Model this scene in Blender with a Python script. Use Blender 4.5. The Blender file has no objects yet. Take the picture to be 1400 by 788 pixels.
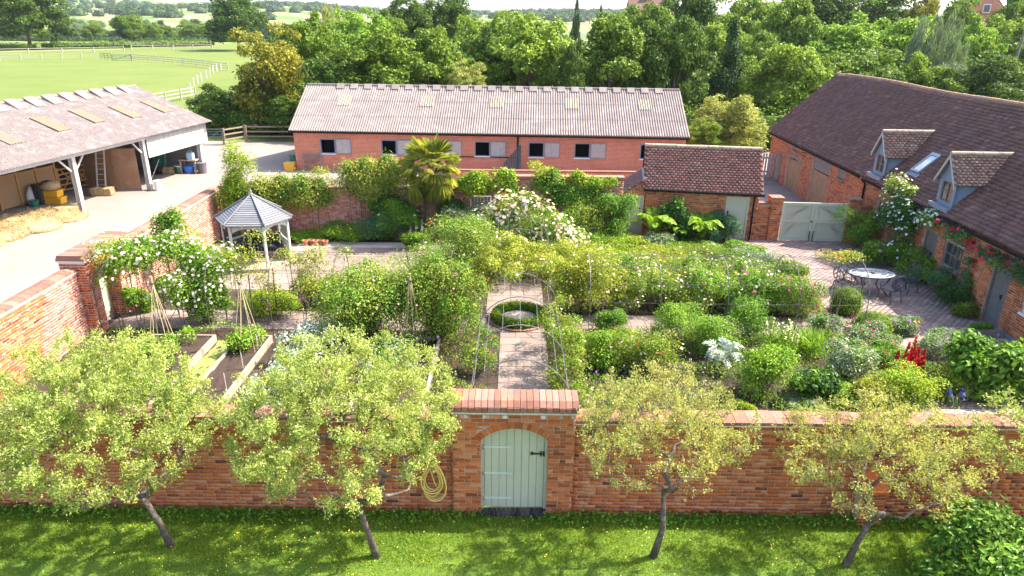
import bpy, math, random
import numpy as np
from mathutils import Vector, Matrix

random.seed(7)
RNG = np.random.default_rng(11)
scene = bpy.context.scene
COL = scene.collection
PI = math.pi

# ------------------------------------------------------------------ camera
F, CX, CY, PITCH, HC, ROLL = 950., 700., 394., math.radians(21.2), 8.6, math.radians(0.69)
cr, sr = math.cos(ROLL), math.sin(ROLL)
cp, sp = math.cos(PITCH), math.sin(PITCH)
cam = bpy.data.cameras.new('camera')
camo = bpy.data.objects.new('camera', cam)
COL.objects.link(camo)
cam.sensor_width = 36.
cam.lens = 36. * F / 1400.
cam.clip_start = 0.1
cam.clip_end = 6000.
fw = Vector((0, cp, -sp)); rt = Vector((1, 0, 0)); up = Vector((0, sp, cp))
r2 = rt * cr + up * sr; u2 = rt * (-sr) + up * cr
camo.matrix_world = Matrix(((r2.x, u2.x, -fw.x, 0), (r2.y, u2.y, -fw.y, 0), (r2.z, u2.z, -fw.z, HC), (0, 0, 0, 1)))
scene.camera = camo

# ------------------------------------------------------------------ light
SUN_EL, SUN_AZ = math.radians(50), math.radians(13)      # azimuth from +x towards +y
sund = Vector((math.cos(SUN_EL) * math.cos(SUN_AZ), math.cos(SUN_EL) * math.sin(SUN_AZ), math.sin(SUN_EL)))
world = bpy.data.worlds.new('World'); scene.world = world; world.use_nodes = True
wn = world.node_tree
sky = wn.nodes.new('ShaderNodeTexSky'); sky.sky_type = 'NISHITA'; sky.sun_disc = False
sky.sun_elevation = SUN_EL
sky.sun_rotation = math.radians(90) - SUN_AZ
sky.air_density = 0.75; sky.dust_density = 2.0; sky.ozone_density = 0.2
wn.links.new(sky.outputs[0], wn.nodes['Background'].inputs[0])
wn.nodes['Background'].inputs[1].default_value = 0.15
sl = bpy.data.lights.new('sun', 'SUN'); sl.energy = 3.6; sl.angle = math.radians(0.6); sl.color = (1.0, 0.92, 0.80)
so = bpy.data.objects.new('sun', sl); COL.objects.link(so)
so.rotation_euler = (-sund).to_track_quat('-Z', 'Y').to_euler()
so.location = sund * 60
vs = scene.view_settings
vs.view_transform = 'Standard'; vs.look = 'None'; vs.gamma = 1.0; vs.exposure = 2.17
vs.use_curve_mapping = False

# ------------------------------------------------------------------ pixel -> place (photo is 1400 x 788)
def ray(u, v):
    a = (u - CX) / F; b = (v - CY) / F
    a, b = a * cr + b * sr, -a * sr + b * cr
    return (a, cp - b * sp, -sp - b * cp)
def gp(u, v, z=0.):
    r = ray(u, v); t = (z - HC) / r[2]; return (r[0] * t, r[1] * t, z)
def aty(u, v, Y):
    r = ray(u, v); t = Y / r[1]; return (r[0] * t, Y, HC + r[2] * t)
def mpp(y, z=0.):                      # metres per photo pixel at a place
    return (y * cp - (z - HC) * sp) / F

# ------------------------------------------------------------------ materials
def _nt(name):
    m = bpy.data.materials.new(name); m.use_nodes = True
    return m, m.node_tree, m.node_tree.nodes['Principled BSDF']
def _mixc(nt, f, a, b, mode='MIX'):
    n = nt.nodes.new('ShaderNodeMix'); n.data_type = 'RGBA'; n.blend_type = mode
    for i, s in ((0, f), (6, a), (7, b)):
        if hasattr(s, 'is_linked'): nt.links.new(s, n.inputs[i])
        elif i == 0: n.inputs[0].default_value = s
        else: n.inputs[i].default_value = (*s, 1)
    return n.outputs[2]
def _noise(nt, scale, detail=4, rough=0.6, vec=None):
    n = nt.nodes.new('ShaderNodeTexNoise'); n.inputs['Scale'].default_value = scale
    n.inputs['Detail'].default_value = detail; n.inputs['Roughness'].default_value = rough
    if vec is not None: nt.links.new(vec, n.inputs['Vector'])
    return n.outputs[0]
def _coord(nt):
    return nt.nodes.new('ShaderNodeTexCoord').outputs['Object']
def _ramp(nt, fac, stops, interp='LINEAR'):
    n = nt.nodes.new('ShaderNodeValToRGB'); n.color_ramp.interpolation = interp
    e = n.color_ramp.elements
    while len(e) < len(stops): e.new(0.5)
    for i, (p, c) in enumerate(stops):
        e[i].position = p; e[i].color = (*c, 1) if not isinstance(c, (int, float)) else (c, c, c, 1)
    nt.links.new(fac, n.inputs[0])
    return n.outputs[0]
def _rand(nt):                         # one number for each piece, joined or not
    g = nt.nodes.new('ShaderNodeNewGeometry'); o = nt.nodes.new('ShaderNodeObjectInfo')
    a = nt.nodes.new('ShaderNodeMath'); a.operation = 'ADD'
    nt.links.new(g.outputs['Random Per Island'], a.inputs[0]); nt.links.new(o.outputs['Random'], a.inputs[1])
    f = nt.nodes.new('ShaderNodeMath'); f.operation = 'FRACT'; nt.links.new(a.outputs[0], f.inputs[0])
    return f.outputs[0]
def _bump(nt, p, h, strength=0.3, dist=0.02):
    b = nt.nodes.new('ShaderNodeBump'); b.inputs['Strength'].default_value = strength; b.inputs['Distance'].default_value = dist
    nt.links.new(h, b.inputs['Height']); nt.links.new(b.outputs[0], p.inputs['Normal'])

def mat(name, c1, c2=None, scale=3., rough=0.7, bump=0., bscale=40., metal=0., spec=0.4, island=0., stain=None, sscale=.7):
    m, nt, p = _nt(name)
    c2 = c2 or tuple(x * 0.8 for x in c1)
    co = _coord(nt)
    n = _noise(nt, scale, 5, 0.65, co)
    f = _ramp(nt, n, [(0.3, 0.), (0.7, 1.)])
    c = _mixc(nt, f, c1, c2)
    if island:
        r = _rand(nt)
        c = _mixc(nt, island, c, _ramp(nt, r, [(0, tuple(x * .5 for x in c1)), (0.5, c1), (.93, tuple(min(1, x * 1.5) for x in c1)), (1, tuple(min(1, x * 2.1 + .06) for x in c1))]))
    if stain:
        s = _ramp(nt, _noise(nt, sscale, 6, .7, co), [(0.5, 0.), (0.68, 1.)])
        c = _mixc(nt, s, c, stain)
    nt.links.new(c, p.inputs['Base Color'])
    p.inputs['Roughness'].default_value = rough; p.inputs['Metallic'].default_value = metal
    p.inputs['Specular IOR Level'].default_value = spec
    if bump: _bump(nt, p, _noise(nt, bscale, 4, .6, co), bump)
    return m

def leafmat(name, c1, c2, trans=0.4, rough=0.5, patch=0.6, third=None):
    if name.startswith(('leaf_', 'tree_')) and 'apple' not in name and c2[2] < .45 * c2[1]:
        c1 = (c1[0] * .7, c1[1] * .72, c1[2] * .5); c2 = (c2[0], c2[1] * 1.03, c2[2] * .62)  # cuts blue, deepens dark leaves: shade of foliage gaps put into the colour
    m, nt, p = _nt(name)
    r = _rand(nt); co = _coord(nt)
    c = _ramp(nt, r, [(0., c1), (0.75, c2), (1., third or tuple(min(1, x * 1.35) for x in c2))])
    n = _ramp(nt, _noise(nt, patch, 2, .5, co), [(0.35, 0.), (0.65, 1.)])
    c = _mixc(nt, n, c, _mixc(nt, 1., c, (0.72, 0.8, 0.75), 'MULTIPLY'))
    nt.links.new(c, p.inputs['Base Color'])
    p.inputs['Roughness'].default_value = rough; p.inputs['Specular IOR Level'].default_value = 0.14
    t = nt.nodes.new('ShaderNodeBsdfTranslucent')
    tc = _mixc(nt, 1., c, (1.15, 1.1, 0.6), 'MULTIPLY')
    nt.links.new(tc, t.inputs[0])
    mx = nt.nodes.new('ShaderNodeMixShader'); mx.inputs[0].default_value = trans
    nt.links.new(p.outputs[0], mx.inputs[1]); nt.links.new(t.outputs[0], mx.inputs[2])
    nt.links.new(mx.outputs[0], nt.nodes['Material Output'].inputs[0])
    return m

def brickmat(name, stops, dirt=(.12, .05, .035), pale=(.5, .3, .22), dt=.56, ds=.9):
    m, nt, p = _nt(name)
    r = _rand(nt); co = nt.nodes.new('ShaderNodeNewGeometry').outputs['Position']
    c = _ramp(nt, r, stops)
    n = _ramp(nt, _noise(nt, 25., 5, .7, co), [(0.3, 0.), (0.75, 1.)])
    c = _mixc(nt, n, c, _mixc(nt, 1., c, (.68, .62, .6), 'MULTIPLY'))
    s = _ramp(nt, _noise(nt, ds, 5, .7, co), [(dt, 0.), (dt + .18, .6)])
    c = _mixc(nt, s, c, dirt)
    s2 = _ramp(nt, _noise(nt, 1.7, 5, .75, co), [(0.62, 0.), (0.8, .6)])
    c = _mixc(nt, s2, c, pale)
    nt.links.new(c, p.inputs['Base Color'])
    p.inputs['Roughness'].default_value = 0.85; p.inputs['Specular IOR Level'].default_value = 0.2
    _bump(nt, p, _noise(nt, 60., 5, .7, co), .5, .01)
    return m

def brick_tex(name, c1, c2, mortar, w=.225, h=.075, axis='x', ms=.012):
    m, nt, p = _nt(name)
    co = _coord(nt)
    s = nt.nodes.new('ShaderNodeSeparateXYZ'); nt.links.new(co, s.inputs[0])
    k = nt.nodes.new('ShaderNodeCombineXYZ')
    nt.links.new(s.outputs[0 if axis == 'x' else 1], k.inputs[0]); nt.links.new(s.outputs[2], k.inputs[1])
    b = nt.nodes.new('ShaderNodeTexBrick'); nt.links.new(k.outputs[0], b.inputs[0])
    b.inputs['Color1'].default_value = (*c1, 1); b.inputs['Color2'].default_value = (*c2, 1); b.inputs['Mortar'].default_value = (*mortar, 1)
    b.inputs['Scale'].default_value = 1.; b.inputs['Mortar Size'].default_value = ms
    b.inputs['Brick Width'].default_value = w; b.inputs['Row Height'].default_value = h; b.inputs['Bias'].default_value = 0.
    n = _ramp(nt, _noise(nt, 1.2, 6, .7, co), [(0.35, 0.), (0.75, 1.)])
    c = _mixc(nt, n, b.outputs[0], _mixc(nt, 1., b.outputs[0], (.75, .72, .7), 'MULTIPLY'))
    nt.links.new(c, p.inputs['Base Color']); p.inputs['Roughness'].default_value = .85
    _bump(nt, p, b.outputs[1], -.4, .01)
    return m

M = {}
M['brick'] = brickmat('brick_red', [(0, (.12, .04, .03)), (.05, (.32, .085, .025)), (.4, (.48, .122, .032)), (.75, (.54, .162, .052)), (1, (.58, .24, .11))], (.22, .07, .035), (.6, .4, .32))
M['brick_sun'] = brickmat('brick_sunlit', [(0, (.34, .12, .085)), (.3, (.52, .2, .13)), (.7, (.6, .27, .19)), (1, (.66, .38, .3))], (.5, .27, .2), (.66, .5, .42))  # lighter brick tone, the yard wall's sunlight put into the colour
M['brick_house'] = brickmat('brick_orange', [(0, (.2, .06, .035)), (.25, (.42, .115, .04)), (.7, (.5, .155, .055)), (1, (.55, .21, .1))], (.3, .1, .05), (.56, .33, .23))
M['brick_cope'] = brickmat('brick_coping', [(0, (.22, .1, .075)), (.5, (.29, .14, .105)), (1, (.34, .19, .15))], (.3, .17, .035), (.36, .28, .25), .53, 5.)
M['brick_blue'] = brickmat('brick_blue', [(0, (.03, .03, .04)), (1, (.09, .08, .09))])
M['mortar'] = mat('mortar', (.46, .34, .26), (.34, .24, .18), 4., .95, .4, 80.)
M['mortar_sun'] = mat('mortar_pale', (.72, .62, .55), (.6, .5, .44), 4., .95, .4, 80.)  # paler mortar, sunlight on the yard wall put into the colour
def efflorescence(m):
    nt = m.node_tree; p = nt.nodes['Principled BSDF']; old = p.inputs['Base Color'].links[0].from_socket
    g = nt.nodes.new('ShaderNodeNewGeometry'); mp = nt.nodes.new('ShaderNodeMapping'); mp.inputs['Scale'].default_value = (7., 7., 1.2)
    nt.links.new(g.outputs['Position'], mp.inputs[0]); n = _ramp(nt, _noise(nt, 1., 4, .6, mp.outputs[0]), [(.5, 0.), (.62, .75)])
    sx = nt.nodes.new('ShaderNodeSeparateXYZ'); nt.links.new(g.outputs['Position'], sx.inputs[0])
    r = nt.nodes.new('ShaderNodeMapRange'); r.inputs[1].default_value = 1.86; r.inputs[2].default_value = 2.1; nt.links.new(sx.outputs[2], r.inputs[0])
    k = nt.nodes.new('ShaderNodeMath'); k.operation = 'MULTIPLY'; nt.links.new(n, k.inputs[0]); nt.links.new(r.outputs[0], k.inputs[1])
    nt.links.new(_mixc(nt, k.outputs[0], old, (.72, .68, .64)), p.inputs['Base Color']); return m
M['brick_pier'] = efflorescence(brickmat('brick_pier', [(0, (.14, .045, .03)), (.05, (.34, .09, .025)), (.4, (.5, .128, .034)), (.75, (.55, .168, .056)), (1, (.6, .25, .11))], (.24, .08, .04), (.6, .4, .32)))
M['mortar_house'] = mat('mortar_house', (.6, .44, .34), (.45, .32, .24), 4., .95, .4, 80.)
M['stable_brick'] = brick_tex('stable_brickwork', (.6, .135, .05), (.48, .1, .04), (.6, .34, .24), ms=.012)
M['block'] = brick_tex('blockwork', (.4, .36, .34), (.34, .31, .3), (.28, .26, .25), .45, .225, 'y')
M['sage'] = mat('sage_paint', (.45, .43, .315), (.4, .385, .285), 2., .45, .05, 60.)
M['sage_pale'] = mat('pale_sage_paint', (.5, .55, .46), (.44, .49, .4), 2., .5)
M['iron'] = mat('black_iron', (.015, .015, .017), (.025, .025, .026), 8., .45)
M['gutter'] = mat('black_gutter', (.008, .008, .009), (.012, .012, .012), 5., .8, spec=.1)
M['pipe'] = mat('galvanised_pipe', (.22, .23, .23), (.15, .15, .15), 9., .5, metal=.5)
M['hoop_pale'] = mat('pale_hoop_steel', (.19, .19, .175), (.1, .1, .09), 6., .5, metal=.3)
M['hoop'] = mat('hoop_steel', (.15, .15, .14), (.08, .075, .07), 6., .5, metal=.3)
M['castmetal'] = mat('cast_aluminium', (.035, .045, .06), (.06, .07, .085), 20., .4, metal=.3)
M['concrete'] = mat('yard_concrete', (.245, .203, .174), (.19, .155, .132), .35, .9, .2, 20., stain=(.22, .19, .17), sscale=.15)
M['slab'] = mat('stone_slab', (.215, .165, .14), (.168, .128, .108), 1.5, .9, .25, 25., island=.3, stain=(.13, .105, .085), sscale=1.3)
M['slab_joint'] = mat('slab_joint', (.2, .16, .13), (.13, .11, .09), 5., .95)
M['paver'] = mat('clay_paver', (.265, .19, .165), (.21, .15, .132), 2., .85, .2, 40., island=.5)
M['paver_joint'] = mat('paver_joint', (.2, .15, .13), (.15, .11, .1), 5., .95)
M['gravel'] = mat('pale_gravel', (.5, .42, .36), (.36, .29, .24), 30., .95, .6, 60.)
M['soil'] = mat('garden_soil', (.05, .03, .02), (.03, .019, .013), 6., .95, .9, 18.)
M['timber_pale'] = mat('pale_timber', (.36, .29, .22), (.26, .205, .155), 5., .8, .2, 30., stain=(.3, .25, .2))
M['timber_grey'] = mat('weathered_timber', (.22, .19, .17), (.14, .12, .105), 7., .85, .3, 30.)
M['timber_silver'] = mat('silvered_timber', (.45, .385, .345), (.34, .29, .26), 6., .85, .3, 30.)
M['timber_door'] = mat('door_timber', (.17, .15, .14), (.1, .09, .083), 9., .85, .3, 30.)
M['timber_brown'] = mat('oak_boards', (.32, .19, .1), (.22, .13, .07), 3., .8, .3, 25.)
M['timber_new'] = mat('fresh_timber', (.42, .22, .08), (.34, .17, .06), 4., .75, .2, 30.)
M['timber_fence'] = mat('fence_timber', (.26, .2, .13), (.17, .13, .09), 6., .85, .2, 30.)
M['fence_pale'] = mat('pale_fence_timber', (.4, .35, .27), (.32, .28, .22), 3., .85)
M['ply'] = mat('plywood', (.3, .165, .09), (.23, .12, .065), 1.2, .7, .1, 30., stain=(.36, .23, .14), sscale=1.5)
M['osb'] = mat('chipboard', (.34, .21, .1), (.27, .15, .07), 25., .8, .1, 60.)
M['white_steel'] = mat('white_painted_steel', (.5, .48, .45), (.4, .38, .35), 3., .55, stain=(.42, .37, .32), sscale=2.)
M['clad'] = mat('pale_cladding', (.36, .345, .31), (.28, .265, .24), 1.5, .7, .1, 30.)
M['asb'] = mat('fibre_cement_sheet', (.19, .157, .145), (.14, .116, .107), 1.1, .9, .2, 30., stain=(.23, .195, .18), sscale=1.2)
M['asb_old'] = mat('lichened_sheet', (.2, .165, .155), (.115, .095, .088), 14., .95, .4, 18., stain=(.25, .215, .2), sscale=2.2)
M['rooflight'] = mat('yellowed_rooflight', (.21, .172, .11), (.18, .148, .1), 3., .5)
M['tile'] = mat('clay_tile', (.125, .056, .042), (.078, .037, .03), 1.2, .85, .2, 50., island=.45, stain=(.14, .09, .08), sscale=3.)
M['tile_shed'] = mat('clay_tile_red', (.19, .08, .06), (.12, .052, .042), 1.6, .85, .2, 50., island=.34, stain=(.2, .115, .09), sscale=3.)
M['tile_dormer'] = mat('clay_tile_dormer', (.2, .11, .085), (.14, .075, .06), 2., .85, .3, 50., island=.45, stain=(.26, .19, .14), sscale=3.)
M['ridge_tile'] = mat('ridge_tile', (.24, .14, .1), (.17, .1, .075), 2.5, .9, .3, 40., stain=(.42, .22, .05), sscale=2.3)
M['ridge_pale'] = mat('pale_ridge_tile', (.42, .35, .25), (.3, .23, .16), 3.5, .9, .3, 40., stain=(.2, .12, .08), sscale=3.)
M['lead'] = mat('lead_sheet', (.2, .23, .28), (.15, .18, .22), 3., .5, .1, 20., metal=.2)
M['bluegrey'] = mat('bluegrey_paint', (.17, .21, .27), (.14, .17, .22), 3., .6)
M['slate'] = mat('gazebo_slats', (.165, .17, .18), (.125, .13, .138), 5., .6, .15, 40., island=.3)
M['gaz_paint'] = mat('pale_green_paint', (.5, .54, .46), (.43, .47, .4), 2., .55)
M['trellis'] = mat('dark_trellis', (.07, .075, .085), (.05, .05, .06), 8., .7)
M['dark'] = mat('dark_interior', (.012, .011, .01), (.008, .008, .008), 2., .95)  # near-black, the shade inside buildings put into the colour
M['plaster'] = mat('pale_board', (.75, .74, .72), (.7, .69, .67), 2., .7)
M['hay'] = mat('hay', (.4, .285, .15), (.3, .2, .1), 18., .95, .9, 50., island=.4)
M['yellow'] = mat('yellow_plastic', (.75, .4, .03), (.68, .35, .02), 2., .4)
M['blackplastic'] = mat('black_plastic', (.02, .02, .025), (.03, .03, .03), 3., .4)
M['blueplastic'] = mat('blue_plastic', (.03, .14, .45), (.025, .12, .4), 3., .4)
M['greenplastic'] = mat('green_plastic', (.03, .16, .1), (.02, .13, .08), 3., .4)
M['lightblue'] = mat('pale_blue_plastic', (.38, .55, .68), (.34, .5, .62), 3., .5)
M['greyplastic'] = mat('grey_plastic', (.12, .11, .12), (.1, .09, .1), 3., .5)
M['terracotta'] = mat('terracotta', (.5, .2, .11), (.42, .16, .09), 4., .8)
M['stone_trough'] = mat('stone_trough', (.26, .22, .19), (.19, .16, .14), 5., .95, .5, 30.)
M['aluminium'] = mat('aluminium', (.62, .6, .58), (.5, .48, .46), 5., .45, metal=.4)
M['hose'] = mat('yellow_hose', (.62, .47, .12), (.55, .4, .1), 3., .5)
M['cane'] = mat('bamboo_cane', (.5, .4, .25), (.4, .3, .17), 8., .7)
M['bark'] = mat('bark', (.17, .115, .08), (.1, .07, .05), 9., .95, .8, 30.)
M['bark_apple'] = mat('apple_bark', (.13, .09, .065), (.065, .047, .035), 14., .95, .8, 50., stain=(.22, .19, .165), sscale=9.)
M['palm_bark'] = mat('palm_fibre', (.15, .09, .05), (.09, .055, .03), 12., .95, .9, 40.)
M['rust'] = mat('rusty_wire', (.1, .07, .05), (.07, .05, .04), 8., .8)
M['picket'] = mat('grey_pickets', (.42, .39, .37), (.33, .3, .28), 5., .85)
M['grass_blade'] = leafmat('grass_blades', (.13, .225, .01), (.27, .375, .024), .4, .6, .8, (.46, .46, .09))
M['hosegreen'] = M['greenplastic']

def glassmat():
    m, nt, p = _nt('window_glass')
    p.inputs['Base Color'].default_value = (.03, .035, .04, 1); p.inputs['Roughness'].default_value = .06
    p.inputs['Specular IOR Level'].default_value = .8
    return m
M['glass'] = glassmat()
M['skyglass'] = mat('rooflight_glass', (.42, .45, .47), (.4, .43, .45), 1., .08, spec=1.)

LEAF = {
 'apple': leafmat('leaf_apple', (.26, .32, .06), (.45, .5, .125), .45, .5, 1.2, (.68, .7, .32)),
 'apple_yel': leafmat('leaf_apple_olive', (.29, .29, .065), (.47, .45, .13), .45, .5, 1.2, (.64, .6, .29)),
 'mid': leafmat('leaf_mid', (0.0791, 0.172, 0.0316), (0.187, 0.331, 0.0646), .35),
 'bright': leafmat('leaf_bright', (0.132, 0.252, 0.03), (0.264, 0.408, 0.06), .4),
 'lime': leafmat('leaf_lime', (.22, .3, .03), (.38, .45, .06), .4),
 'dark': leafmat('leaf_dark', (0.026, 0.0715, 0.0208), (0.0715, 0.15, 0.0455), .3, .4),
 'blue': leafmat('leaf_bluegreen', (0.039, 0.0975, 0.0455), (0.091, 0.195, 0.091), .3, .45),
 'olive': leafmat('leaf_olive', (.13, .18, .035), (.26, .3, .07), .4),
 'yellow': leafmat('leaf_yellowgreen', (0.227, 0.292, 0.0324), (0.432, 0.464, 0.0648), .42, .5, 1.4, (.5, .36, .13)),
 'climber': leafmat('leaf_climber', (.2, .27, .04), (.42, .45, .1), .42, .45, 1.1, (.5, .4, .16)),
 'silver': leafmat('leaf_silver', (.3, .36, .29), (.48, .54, .46), .25),
 'greygreen': leafmat('leaf_greygreen', (.17, .23, .11), (.3, .36, .2), .35),
 'rose': leafmat('leaf_rose', (0.125, 0.224, 0.0349), (0.336, 0.42, 0.084), .38, .45, 1.2, (.33, .26, .08)),
 'box': leafmat('leaf_box', (.12, .19, .02), (.22, .31, .04), .3),
 'laurel': leafmat('leaf_laurel', (0.075, 0.18, 0.033), (0.225, 0.36, 0.075), .3, .32),
 'palm': leafmat('leaf_palm', (.23, .27, .065), (.44, .43, .14), .4, .38, 1.5),
 'fern': leafmat('leaf_fern', (0.156, 0.288, 0.036), (0.312, 0.456, 0.072), .4),
 't_dark': leafmat('tree_dark', (0.0379, 0.0803, 0.019), (0.109, 0.175, 0.0394), .3, .5, .18),
 't_mid': leafmat('tree_mid', (0.076, 0.136, 0.0259), (0.19, 0.274, 0.0546), .32, .5, .18),
 't_light': leafmat('tree_light', (0.11, 0.19, 0.0351), (0.255, 0.344, 0.0731), .35, .5, .18),
 't_bright': leafmat('tree_bright', (0.125, 0.235, 0.0373), (0.274, 0.397, 0.0806), .35, .5, .18),
 't_gold': leafmat('tree_gold', (.15, .155, .025), (.3, .275, .055), .35, .5, .3),
 't_grey': leafmat('tree_grey', (0.111, 0.156, 0.0845), (0.221, 0.273, 0.156), .3, .5, .18),
 't_pale': leafmat('tree_pale', (.2, .24, .06), (.4, .4, .17), .35, .5, .4),
 't_conifer': leafmat('tree_conifer', (0.0234, 0.0585, 0.0286), (0.065, 0.117, 0.052), .2, .55, .2),
 't_far': leafmat('tree_far', (.028, .058, .022), (.062, .105, .04), .25, .6, .02),
}
def petal(name, c, c2=None):
    return leafmat('petal_' + name, c, c2 or tuple(min(1, x * 1.15) for x in c), .3, .6)
PET = {
 'cream': petal('cream', (.78, .68, .5), (.85, .8, .7)), 'white': petal('white', (.8, .8, .78), (.88, .88, .86)),
 'peach': petal('peach', (.8, .5, .3), (.85, .68, .5)), 'pink': petal('pink', (.75, .3, .4), (.82, .5, .55)),
 'rosepale': petal('pale_pink', (.8, .55, .5), (.84, .68, .62)), 'red': petal('red', (.62, .012, .025), (.7, .03, .05)),
 'crimson': petal('crimson', (.6, .01, .08), (.68, .03, .14)), 'magenta': petal('magenta', (.6, .03, .3), (.68, .1, .4)),
 'purple': petal('purple', (.3, .06, .45), (.42, .14, .55)), 'blue': petal('blue', (.12, .12, .6), (.3, .3, .72)),
 'lilac': petal('lilac', (.5, .3, .52), (.6, .42, .6)), 'yellow': petal('yellow', (.8, .6, .05), (.85, .7, .15)),
 'lemon': petal('lemon', (.8, .76, .35), (.85, .82, .5)), 'orange': petal('orange', (.8, .25, .04), (.82, .36, .1)),
 'tips': petal('bronze_tips', (.5, .28, .1), (.62, .42, .16)), 'hay': petal('straw', (.42, .3, .16), (.54, .4, .23)),
}

# ------------------------------------------------------------------ object helpers
def mesh_np(name, verts, faces):
    verts = np.asarray(verts, dtype=np.float32).reshape(-1, 3); faces = np.asarray(faces, dtype=np.int32)
    me = bpy.data.meshes.new(name)
    k = faces.shape[1]; n = faces.shape[0]
    me.vertices.add(len(verts)); me.vertices.foreach_set('co', verts.ravel())
    me.loops.add(n * k); me.loops.foreach_set('vertex_index', faces.ravel())
    me.polygons.add(n)
    me.polygons.foreach_set('loop_start', np.arange(0, n * k, k, dtype=np.int32))
    me.update(calc_edges=True)
    return me
def link(name, me, m, parent=None, kind=None):
    o = bpy.data.objects.new(name, me); COL.objects.link(o)
    if me is not None and m is not None and len(me.materials) == 0: me.materials.append(m)
    if parent is not None:
        o.parent = parent
        if parent.type == 'EMPTY' and parent.get('_w'):
            o.matrix_parent_inverse = Matrix.Translation(-parent.location)
    if kind: o['kind'] = kind
    return o
def thing(name, label, cat, loc=(0, 0, 0), group=None, local=False):
    o = bpy.data.objects.new(name, None); COL.objects.link(o); o.empty_display_size = .2
    o.location = loc; o['label'] = label; o['category'] = cat
    if group: o['group'] = group
    if not local: o['_w'] = 1
    return o
def tag(o, label, cat, group=None):
    o['label'] = label; o['category'] = cat
    if group: o['group'] = group
    return o
def dup(root, loc, rz=0., label=None, group=None, scale=None):
    def cpy(o, par):
        c = o.copy(); COL.objects.link(c)
        if par is not None: c.parent = par
        for ch in o.children: cpy(ch, c)
        return c
    r = cpy(root, None); r.location = loc; r.rotation_euler = (0, 0, rz)
    if scale: r.scale = scale if hasattr(scale, '__len__') else (scale,) * 3
    if label: r['label'] = label
    if group: r['group'] = group
    return r

class MB:
    def __init__(s): s.v = []; s.f = []
    def add(s, vs, fs):
        b = len(s.v); s.v += [tuple(x) for x in vs]; s.f += [tuple(i + b for i in f) for f in fs]; return s
    def pbox(s, P, U, V, W):            # parallelepiped from corner P, edge vectors
        P, U, V, W = Vector(P), Vector(U), Vector(V), Vector(W)
        if U.cross(V).dot(W) < 0: U, V = V, U
        c = [P, P + U, P + U + V, P + V, P + W, P + U + W, P + U + V + W, P + V + W]
        return s.add(c, [(0, 3, 2, 1), (4, 5, 6, 7), (0, 1, 5, 4), (1, 2, 6, 5), (2, 3, 7, 6), (3, 0, 4, 7)])
    def box(s, x0, x1, y0, y1, z0, z1): return s.pbox((x0, y0, z0), (x1 - x0, 0, 0), (0, y1 - y0, 0), (0, 0, z1 - z0))
    def tube(s, pts, r, n=6, cap=True):
        pts = [Vector(p) for p in pts]; rs = r if hasattr(r, '__len__') else [r] * len(pts)
        b = len(s.v); ref = None
        for i, p in enumerate(pts):
            t = (pts[min(i + 1, len(pts) - 1)] - pts[max(i - 1, 0)]).normalized()
            if ref is None or abs(ref.dot(t)) > .95: ref = Vector((0, 0, 1)) if abs(t.z) < .9 else Vector((1, 0, 0))
            a = t.cross(ref).normalized(); c = a.cross(t); ref = c
            for k in range(n):
                w = 2 * PI * k / n
                s.v.append(tuple(p + (a * math.cos(w) + c * math.sin(w)) * rs[i]))
        for i in range(len(pts) - 1):
            for k in range(n):
                k2 = (k + 1) % n
                s.f.append((b + i * n + k, b + i * n + k2, b + (i + 1) * n + k2, b + (i + 1) * n + k))
        if cap:
            s.f.append(tuple(b + k for k in range(n))[::-1]); s.f.append(tuple(b + (len(pts) - 1) * n + k for k in range(n)))
        return s
    def lathe(s, c, prof, n=14):         # prof: (radius, z) list
        b = len(s.v); c = Vector(c)
        for r, z in prof:
            for k in range(n):
                w = 2 * PI * k / n; s.v.append((c.x + r * math.cos(w), c.y + r * math.sin(w), c.z + z))
        for i in range(len(prof) - 1):
            for k in range(n):
                k2 = (k + 1) % n
                s.f.append((b + i * n + k, b + i * n + k2, b + (i + 1) * n + k2, b + (i + 1) * n + k))
        s.f.append(tuple(b + k for k in range(n))[::-1]); s.f.append(tuple(b + (len(prof) - 1) * n + k for k in range(n)))
        return s
    def prism(s, poly, D):               # polygon extruded by vector D
        n = len(poly); D = Vector(D); P = [Vector(p) for p in poly]
        return s.add(P + [p + D for p in P], [tuple(range(n))[::-1], tuple(range(n, 2 * n))] + [(i, (i + 1) % n, n + (i + 1) % n, n + i) for i in range(n)])
    def mesh(s, name='mesh', smooth=False):
        me = bpy.data.meshes.new(name); me.from_pydata(s.v, [], s.f); me.update()
        if smooth: me.polygons.foreach_set('use_smooth', [True] * len(me.polygons))
        return me
    def build(s, name, m, parent=None, kind=None, smooth=False, bevel=0):
        o = link(name, s.mesh(name, smooth), m, parent, kind)
        if bevel:
            bv = o.modifiers.new('bevel', 'BEVEL'); bv.width = bevel; bv.segments = 2; bv.limit_method = 'ANGLE'
        return o

class Fr:                                # a wall frame: along U, up z, out N
    def __init__(s, O, U, N):
        s.O = Vector(O); s.U = Vector(U).normalized(); s.N = Vector(N).normalized()
    def p(s, u, z, n=0.): return s.O + s.U * u + Vector((0, 0, z)) + s.N * n
    def box(s, mb, u0, u1, z0, z1, n0, n1):
        return mb.pbox(s.p(u0, z0, n0), s.U * (u1 - u0), Vector((0, 0, z1 - z0)), s.N * (n1 - n0))

def structure(o): o['kind'] = 'structure'; return o
def sheet(name, x0, x1, y0, y1, z, m, nx=2, ny=2):
    xs = np.linspace(x0, x1, nx); ys = np.linspace(y0, y1, ny)
    X, Y = np.meshgrid(xs, ys); V = np.stack([X.ravel(), Y.ravel(), np.full(X.size, z)], 1)
    i = np.arange((ny - 1) * nx).reshape(ny - 1, nx)[:, :-1].ravel()
    o = link(name, mesh_np(name, V, np.stack([i, i + 1, i + nx + 1, i + nx], 1)), m)
    return structure(o)

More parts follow.
